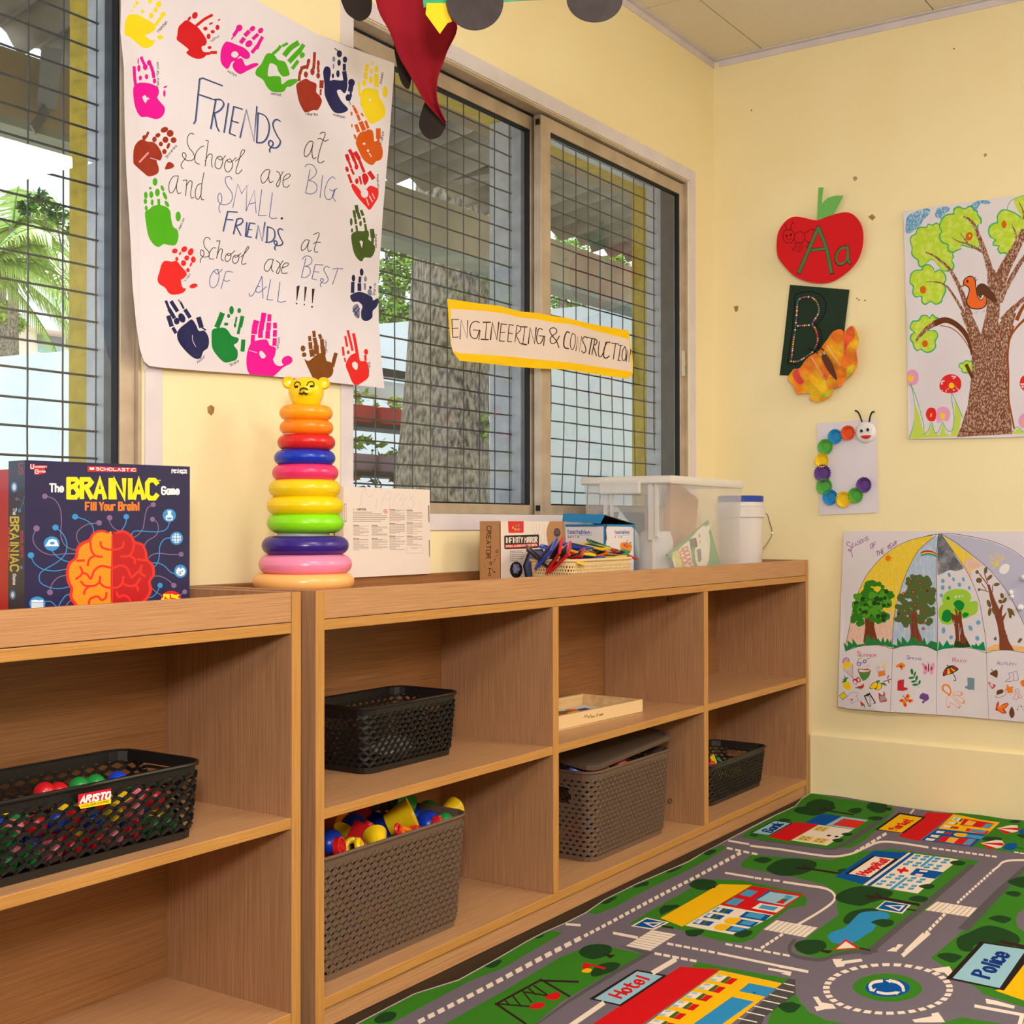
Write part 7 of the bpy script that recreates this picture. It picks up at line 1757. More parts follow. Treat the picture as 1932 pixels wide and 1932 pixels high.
A.draw('''
z 1580 990 7.728
p sy 1395,155 1100,215 860,320 660,470 520,620 430,740 330,940 240,1190 205,1380 165,1570 130,1730 810,1790 815,1500 850,1250 940,900 1040,640 1190,370 1391,190
p sp 205,1400 800,1250 812,1790 125,1740
p sb 1391,190 1190,370 1040,640 940,900 850,1250 815,1500 810,1800 1310,1740 1465,1810 1450,1400 1460,1000 1470,500 1475,165
z 1750 990 7.725
p paper 155,150 135,500 140,1000 150,1500 150,1800 860,1850 830,1500 770,1150 680,900 560,660 380,400 200,140
b sg 160,150 150,330 150,700 180,725 260,690 330,660 420,675 500,650 525,620 440,500 340,330 205,150
b sg 150,560 160,720 210,700 300,640 220,500
p sy 200,138 300,260 420,440 530,600 620,740 650,800 640,680 720,620 830,600 640,450 470,310 300,210
p sp 540,590 640,800 660,740 620,640 720,640 820,590 700,500 560,480
p sv 200,138 380,145 620,185 940,255 1200,360 1410,500 1500,580 2000,1200 2050,1800 1850,1850 1600,1650 1400,1420 1200,1050 1000,740 850,600 640,440 400,270
b snow 1050,680 1080,600 1150,570 1200,600 1180,680 1110,720
s sy 14 1000,600 1020,530 1110,500
e sy 1015,570 28,36
s sy 16 1040,520 1110,500
l sy 14 1020,480 990,405
l sy 14 985,520 915,450
l sy 14 985,560 910,550
l sy 14 980,600 960,640
l sy 14 1090,490 1105,440
l sy 14 1060,500 1050,450
s ln 7 0,155 150,140 200,132 380,132 620,170 940,240 1200,345 1410,490 1600,640
s ln 7 160,150 145,330 132,520 140,1000 150,1400 148,1830
s ln 7 200,135 340,330 560,650 680,890 760,1120 810,1400 850,1650 862,1860
s ln 7 200,135 420,260 640,430 860,610 1000,760 1200,1030 1400,1430 1480,1600
z 1580 990 7.728
s ln 7 130,1740 205,1380 240,1190 330,940 430,740 520,620 660,470 860,320 1100,215 1391,152
s ln 7 810,1810 815,1500 850,1250 940,900 1040,640 1190,370 1440,160
b bark 410,1350 540,1320 545,1500 590,1710 480,1680 390,1720 410,1500
l dbrown 8 450,1400 440,1640
l dbrown 8 500,1400 530,1660
d tg2 330,1150 90,150 26 44
d tg1 520,1000 180,160 40 46
d tg1 560,1180 220,200 50 46
d tg2 640,1100 170,150 26 42
d tg1 320,1360 100,80 16 46
d tg1 640,1340 100,100 18 46
d tg3 620,1100 170,180 10 36
d tg3 400,1180 130,160 7 40
d tg2 460,1280 160,80 14 40
d tg3 650,1330 60,60 4 34
d tg1 780,1040 40,50 4 40
d tg1 270,1290 50,120 8 44
b bark2 1045,1290 1165,1270 1180,1500 1245,1700 1150,1710 1060,1720 1075,1560
l dbrown 8 1100,1320 1110,1640
l dbrown 8 1140,1320 1180,1660
d ol 1090,850 110,110 20 52
d ol 1240,880 110,130 20 52
d ol 1130,1080 250,120 44 52
d ol 1280,1130 170,180 34 52
d ol 960,1220 100,150 20 50
d ol 970,1400 110,60 14 46
d ol 1290,1330 110,130 20 50
d ol 1350,1000 60,80 10 48
e berry 1061,842 22,22
e berry 1210,855 20,20
e berry 966,1006 24,24
e berry 1110,980 25,25
e berry 1316,962 18,18
e berry 1139,1172 23,23
e berry 1240,1235 20,20
e berry 1014,1256 20,20
e berry 894,1300 18,18
e berry 1273,1430 22,22
e berry 1256,1514 22,22
e ora 1061,842 12,12
e ora 1210,855 11,11
e ora 966,1006 14,14
e ora 1110,980 14,14
e ora 1139,1172 12,12
e ora 1240,1235 11,11
e ora 1014,1256 11,11
e ora 1273,1430 12,12
e ora 1256,1514 12,12
p gr 95,1715 160,1770 150,1680 230,1740 225,1655 300,1750 405,1730 440,1600 520,1690 525,1620 570,1700 600,1650 640,1710 675,1630 700,1720 740,1650 765,1720 790,1660 812,1790 700,1760 560,1750 400,1755 240,1790 125,1840
p gr 812,1740 880,1760 875,1645 940,1730 945,1620 1030,1720 1080,1640 1140,1650 1190,1720 1240,1700 1270,1640 1310,1750 1370,1690 1465,1720 1465,1850 1300,1770 1100,1755 950,1770 830,1800
s ln 7 125,1842 300,1780 480,1755 640,1755 812,1805 940,1770 1090,1755 1250,1762 1380,1795 1470,1832
s cr 24 1225,415 1290,385 1380,395 1460,440
s sy 18 1225,430 1300,408 1390,415 1460,455
s gr2 16 1228,442 1300,424 1390,430 1460,465
s rain 16 1230,454 1300,440 1390,446 1460,478
e ora 745,488 40,44
l ora 6 690,510 800,470
l ora 6 700,450 790,535
l ora 6 745,425 745,555
l ora 6 685,480 820,492
s purp 9 190,262 165,248 142,270 150,300 195,320 215,355 200,380 168,382 165,362 190,360 212,420 228,468
t purp 8 222,335 455,222 -8,-52 EASONS
t purp 9 490,348 565,318 -4,-64 OF
t purp 9 580,460 690,410 -8,-66 THE
t purp 9 735,365 870,290 -4,-58 YEAR
z 1750 990 7.725
e rain 320,730 22,36,-15
e rain 228,818 26,32
e rain 383,795 20,32,-15
e rain 528,796 22,32,-15
e rain 470,874 26,34,-15
e rain 226,916 28,36
e rain 326,916 22,30
e rain 612,920 22,28,-15
e rain 206,1030 26,30
e rain 745,1425 34,34
e rain 630,1505 28,44,-30
e rain 238,1540 28,46
e rain 348,1640 28,30
e rain 730,1655 30,36,-20
b lm 215,1090 260,1000 340,950 450,935 560,950 630,1010 640,1080 620,1120 720,1110 740,1180 720,1280 620,1340 520,1370 420,1340 360,1440 280,1455 200,1420 165,1300 180,1200 230,1150
e paper 415,1050 18,20
e paper 470,1045 16,16
e paper 515,1035 14,14
e dgr 305,1070 26,26
b dgr 385,1150 420,1105 480,1100 540,1150 520,1230 460,1255 410,1200
b dgr 240,1260 290,1235 340,1260 355,1360 300,1420 220,1390 215,1330
b dgr 515,1300 560,1275 610,1305 560,1350 520,1345
p bark 330,1270 410,1320 420,1300 395,1210 440,1250 445,1330 460,1260 500,1260 505,1400 540,1600 640,1785 380,1785 415,1650 400,1480 360,1380
p tg3 385,1785 410,1690 560,1750 570,1680 640,1785
l paper 8 460,1440 475,1690
l paper 6 490,1500 480,1600
l paper 6 385,1390 400,1440
p gr2 155,1830 175,1690 230,1770 290,1680 330,1750 380,1745 385,1790 270,1800
p gr2 640,1790 650,1740 690,1760 710,1720 745,1770 800,1710 825,1705 850,1840 760,1820
p so 870,1850 880,1790 980,1745 1050,1740 1050,1830 940,1845
p so 1225,1760 1340,1765 1500,1790 1520,1870 1390,1855 1270,1830
p bark2 1050,1820 1050,1640 1020,1450 970,1280 920,1100 900,980 870,870 910,870 950,990 985,1090 1050,1230 1090,1160 1110,1170 1090,1260 1090,1340 1165,1260 1110,1400 1130,1520 1190,1700 1270,1835 1150,1825
l bark2 14 755,710 880,870
l bark2 14 835,715 880,840
l bark2 12 790,850 860,950
l bark2 12 770,940 890,975
l bark2 12 955,880 950,980
s hat 10 1060,1560 1140,1540
s hat 10 1080,1640 1170,1610
e leafb 728,690 26,28
e leafb 852,665 26,50,8
e leafb 910,768 24,52,45
e leafb 755,810 44,40
e leafb 756,946 20,22
e leafb 1012,870 46,24,-10
e leafb 1090,1035 26,42,-15
e leafb 1070,1120 36,26,30
e leafb 1130,1100 24,44,30
e leafb 900,1150 28,60,-20
e leafb 910,1270 26,60,8
e leafb 975,1265 26,66,-30
b leafb 1165,1230 1190,1215 1245,1240 1275,1330 1235,1310 1225,1360 1195,1350 1185,1290
p leafb 965,1660 1000,1625 1015,1670 990,1690
e leafb 1350,1685 22,44,40
s ln 7 148,1832 260,1802 420,1790 560,1790 700,1808 862,1868 960,1835 1090,1825 1240,1832 1400,1865 1600,1880
l ln 5 148,1832 146,1932
l ln 5 862,1868 865,1932
z 1575 1210 10.168
l ln 6 1122,150 1112,800 1100,1330
t cr 11 440,268 510,285 6,-80 S
t cr 9 515,288 810,298 4,-52 UMMER
t pv 9 1385,335 1432,338 6,-68 S
t pv 8 1440,346 1665,356 3,-42 PRING
b ln 165,390 190,330 240,305 285,330 300,380 290,410 180,420
b pink 175,390 198,340 240,315 278,338 290,380 285,405 185,415
b yel 178,470 185,410 250,390 320,400 350,430 330,470 270,500 195,525
l rust 8 180,525 375,700
l rust 8 372,700 362,430
l rust 6 230,540 220,525
l rust 6 270,590 250,520
l rust 6 300,620 285,510
l rust 6 330,650 320,480
l rust 6 350,670 345,455
e pv 485,430 46,40
e paper 485,430 28,24
e pv 592,380 36,36
e paper 592,380 20,20
s soot 8 445,410 470,350 495,315 515,330
s soot 8 620,360 660,325 690,320
l pv 8 525,410 560,400
b rust 462,545 500,515 580,525 660,520 718,560 690,595 600,595 500,595
b paper 480,548 520,530 590,545 680,545 690,570 600,580 510,580
p coco 470,575 520,598 600,600 710,585 690,660 640,720 570,755 520,690
s ora 9 632,590 645,470 700,455
p ora 855,570 975,550 990,640 870,668
l pv 6 830,510 870,668
l pv 6 870,668 990,640
l pv 6 990,640 965,490
s pv 5 830,515 900,490 965,490
l grey 6 800,490 860,460
l grey 6 860,460 895,600
e sy 958,455 30,36
b gr 150,790 190,740 140,710 205,720 200,635 230,690 285,680 245,740 255,770 200,780
b yel 175,800 260,765 320,800 345,860 320,920 260,925 200,880
d rust 255,840 60,60 9 6
b cr 365,740 400,710 440,715 460,760 450,810 420,820 385,790
b paper 388,745 412,745 440,760 445,795 420,808 395,785
b cr 440,700 480,680 515,710 525,755 490,780 455,765
b paper 460,715 490,705 508,740 480,765
p cr 415,875 540,840 590,795 585,870 530,900
s coco 8 420,885 500,905 560,895 592,850
b ln 700,890 720,830 780,775 850,780 900,790 935,820 930,880 880,920 820,920 790,900 730,905
b yel 712,885 730,835 785,785 840,790 845,840 820,880 780,895 735,895
b yel 860,795 900,800 925,830 918,878 880,910 825,910 850,860
b gr 810,770 850,740 900,745 870,775
b gr 920,785 980,790 1025,840 980,835 935,815
l bark2 16 960,765 1110,715
l bark2 16 1045,735 1070,795
l bark2 12 1045,730 1025,660
l bark2 12 1050,690 1058,645
p coco 100,1030 200,960 270,1040 230,1080 180,1120 140,1080
p sy 115,1035 195,975 255,1040 220,1070 180,1105 150,1075
s ln 5 260,1075 320,990 380,970 460,970 475,1010 440,1040 490,1110 430,1140 350,1185 330,1100 270,1110
e cr 362,1108 18,18
p cr 520,1125 605,1195 545,1230
l coco 12 540,1232 610,1200
l soot 14 595,1210 615,1255
p soot 590,1030 705,970 830,1165 790,1190 700,1060 735,1225 700,1245 640,1130
p paper 620,1040 660,1045 690,1040 700,1010 800,1155 780,1175 695,1030 720,1215 705,1225 660,1130
p cr 870,975 890,980 930,1020 965,1010 965,955 985,960 1000,1040 1035,1110 1025,1145 905,1160 880,1080
p grey 895,1040 1000,1025 1025,1110 910,1145
d ora 1285,480 70,60 9 40
e soot 1285,480 24,24
e bark2 1285,480 18,18
e gr 1495,575 28,60,-10
e gr 1550,625 18,56,18
e gr 1485,695 56,24,-8
e gr 1585,700 24,52,10
e gr 1530,765 50,22,-12
e gr 1640,780 22,46,14
e gr 1560,825 58,24,-5
s gr 6 1500,600 1560,700 1630,885
p cr 1225,760 1270,730 1350,725 1345,870 1420,890 1415,920 1330,945 1225,935
b pink 1680,440 1700,410 1760,450 1795,500 1790,600 1740,630 1705,600 1715,520
b pink 1830,500 1860,430 1915,405 1925,470 1905,560 1900,620 1850,630 1830,580
b cr 1735,480 1765,465 1775,530 1745,540
b cr 1850,500 1880,480 1880,540 1850,550
l soot 20 1810,440 1808,570
l soot 5 1800,440 1790,395
l soot 5 1815,440 1830,395
e pv 1712,440 8,8
e pv 1722,495 8,8
e pv 1735,605 8,8
b ora 1265,1120 1310,1090 1370,1120 1390,1160 1410,1220 1380,1255 1340,1220 1330,1170 1270,1150
b ora 1380,1090 1390,1020 1440,1000 1460,1060 1440,1100 1510,1100 1520,1140 1470,1170 1430,1150
e cr 1310,1125 22,18
e cr 1415,1045 18,24
e cr 1465,1130 24,20
e cr 1375,1205 18,30
l soot 14 1345,1050 1410,1150
l soot 6 1345,1050 1310,1040
l soot 6 1345,1050 1345,1005
d pv 1728,1085 80,80 14 42
e bark2 1728,1092 24,28
z 1755 1210 10.915
l ln 6 152,195 148,900 140,1490
l ln 6 1162,235 1185,900 1208,1585
t cr 11 468,420 532,425 8,-84 R
t cr 9 548,425 755,436 6,-56 AINY
t purp 11 1375,475 1440,482 10,-80 A
t purp 8 1460,482 1770,494 6,-54 UTUMN
b soot 270,710 290,600 360,520 470,490 550,530 590,580 500,640 440,670 360,690
p cr 288,695 300,610 350,550 345,680
p yel 358,680 370,550 390,560 430,655
p cr 445,650 395,550 415,550 490,620
p yel 500,625 420,545 440,540 520,595
p cr 530,590 450,510 500,510 565,570
s soot 15 455,640 500,700 535,790 515,810 490,795
e soot 365,495 16,16
p steel 770,745 840,745 920,760 915,1000 850,990 820,1000 740,965 710,940 780,900
b ora 250,960 265,900 330,875 400,905 440,990 440,1070 390,1100 310,1050 265,1010
b paper 285,960 300,920 345,910 390,950 420,1020 400,1070 340,1040 300,1000
s ora 9 380,1110 345,1200 350,1320 375,1355 410,1340 415,1250
s ora 9 415,1250 500,1300 590,1375 625,1345 610,1300 520,1220 430,1120
s ora 9 440,1050 540,1035 660,1050 660,1105 550,1105 470,1090
s ora 9 470,1110 560,1200 670,1280 720,1220 640,1150 550,1105
s ora 20 360,1350 410,1345
s ora 20 595,1370 630,1330
s ora 22 680,1275 715,1225
s ora 20 650,1055 650,1105
e ora 400,1105 22,20
b hat 1235,665 1300,615 1370,585 1400,640 1380,745 1300,710
l hat 14 1300,610 1265,570
b cr 1200,835 1240,850 1330,890 1355,910 1295,975 1240,930
b paper 1225,865 1290,880 1310,930 1270,945
l cr 7 1230,860 1290,940
s purp 9 1620,660 1700,640 1720,740 1715,810 1570,825 1570,805 1650,750 1620,660
s purp 9 1720,635 1785,620 1820,790 1740,810
p ora 1580,870 1640,940 1720,920 1700,1000 1720,1060 1660,1050 1610,1070 1590,1020 1535,990 1580,970
l ora 9 1660,1040 1660,1105
b hat 1370,1060 1390,1010 1490,985 1515,1040 1470,1075 1390,1095
s hat 8 1390,1095 1355,1130 1370,1160 1460,1145 1565,1090 1570,1045 1520,1040
s cr 8 1740,1000 1800,975 1850,1020 1830,1060 1890,1140 1870,1165 1820,1130 1800,1060 1740,1000
s cr 8 1760,1030 1770,1090 1715,1170 1740,1190 1810,1180 1820,1130
p cr 1345,1410 1360,1360 1370,1290 1410,1225 1430,1290 1420,1350 1500,1290 1590,1260 1625,1290 1580,1360 1530,1390 1580,1460 1560,1485 1480,1480 1420,1440
p ora 1385,1380 1400,1300 1412,1260 1418,1350 1500,1310 1590,1280 1600,1300 1540,1370 1490,1390 1550,1465 1480,1460 1420,1420
b hat 1630,1470 1650,1400 1690,1345 1735,1430 1740,1520 1690,1580 1650,1540
s ln 5 1800,1400 1830,1330 1880,1320 1910,1370 1930,1440
e soot 1805,1405 12,12
e soot 1885,1335 12,12
b ora 1860,850 1890,800 1960,790 1990,860 1950,930 1900,920
''')
o = recenter(A.sheet('poster', .0004, grid=.04, height=lambda a, b: .004+.02*max(0, (.16-(b+.32)))*max(0, 1-abs(a+.24)*4)*4)); tag(o, 'white poster of the seasons with a painted umbrella, low on the right wall', 'poster')
M_cot = mat('cotton_white', (238, 234, 234), .95, bump=.8, bscale=300)
for u, v, r in ((1932, 1090, 6), (1907, 1118, 5), (1909, 1126, 4), (1925, 1146, 6)):
    p = at(u, v, 0, -.016); mb = MB().ball((0, 0, 0), 1, n=12); rg = random.Random(u); mb.v = [tuple(Vector(q)*r/FPX*(p-CAM).dot(FW)*rg.uniform(.8, 1.15)) for q in mb.v]; q = mb.build('cotton_tuft', M_cot, o, smooth=True); q.location = p-o.location
# ---------------------------------------------------------------- play rug with a printed town
for k, c in dict(asp=(108, 98, 110), grs=(54, 118, 30), dkg=(28, 62, 28), rdk=(84, 80, 82), wht=(226, 208, 192), lbl=(142, 182, 198), lb=(66, 146, 190), blu=(0, 76, 150), nvy=(14, 46, 116), redr=(200, 18, 24), redo=(214, 44, 26), yelr=(232, 176, 8), drk=(36, 26, 26), brn=(48, 28, 26), cor=(226, 90, 68), gdk=(64, 96, 40), pnd=(44, 132, 184), prk=(72, 70, 72), rim=(190, 180, 172)).items(): pal(k, c, rough=.95, spec=.08, bump=.35, bscale=900)
def pix(x, y, z=.006):
    q = Vector((x, y, z))-CAM; d = q.dot(FW); return (966+FPX*q.dot(RT)/d, 966-FPX*q.dot(UP)/d)
edge = [pix(-2.72, -.40), (680, 1931), (782, 1875), (865, 1848), (935, 1812), (991, 1780), (1028, 1759), (1064, 1742), (1104, 1722), (1140, 1699), (1203, 1668), (1256, 1643), (1300, 1625), (1376, 1583), (1410, 1564), (1466, 1538), (1500, 1521), (1513, 1506), (1530, 1497), (1560, 1501), (1640, 1515), (1688, 1522), (1755, 1531), (1799, 1534), (1829, 1534), (1859, 1540), (1897, 1547), (1932, 1551), pix(-.025, -1.35), pix(-.03, -1.75), pix(-1.2, -1.78), pix(-2.2, -1.76), pix(-2.74, -1.72)]
A = artat((-1.4, -1, .007), (1, 0, 0), (0, 1, 0), (0, 0, 1), edge, 'asp')
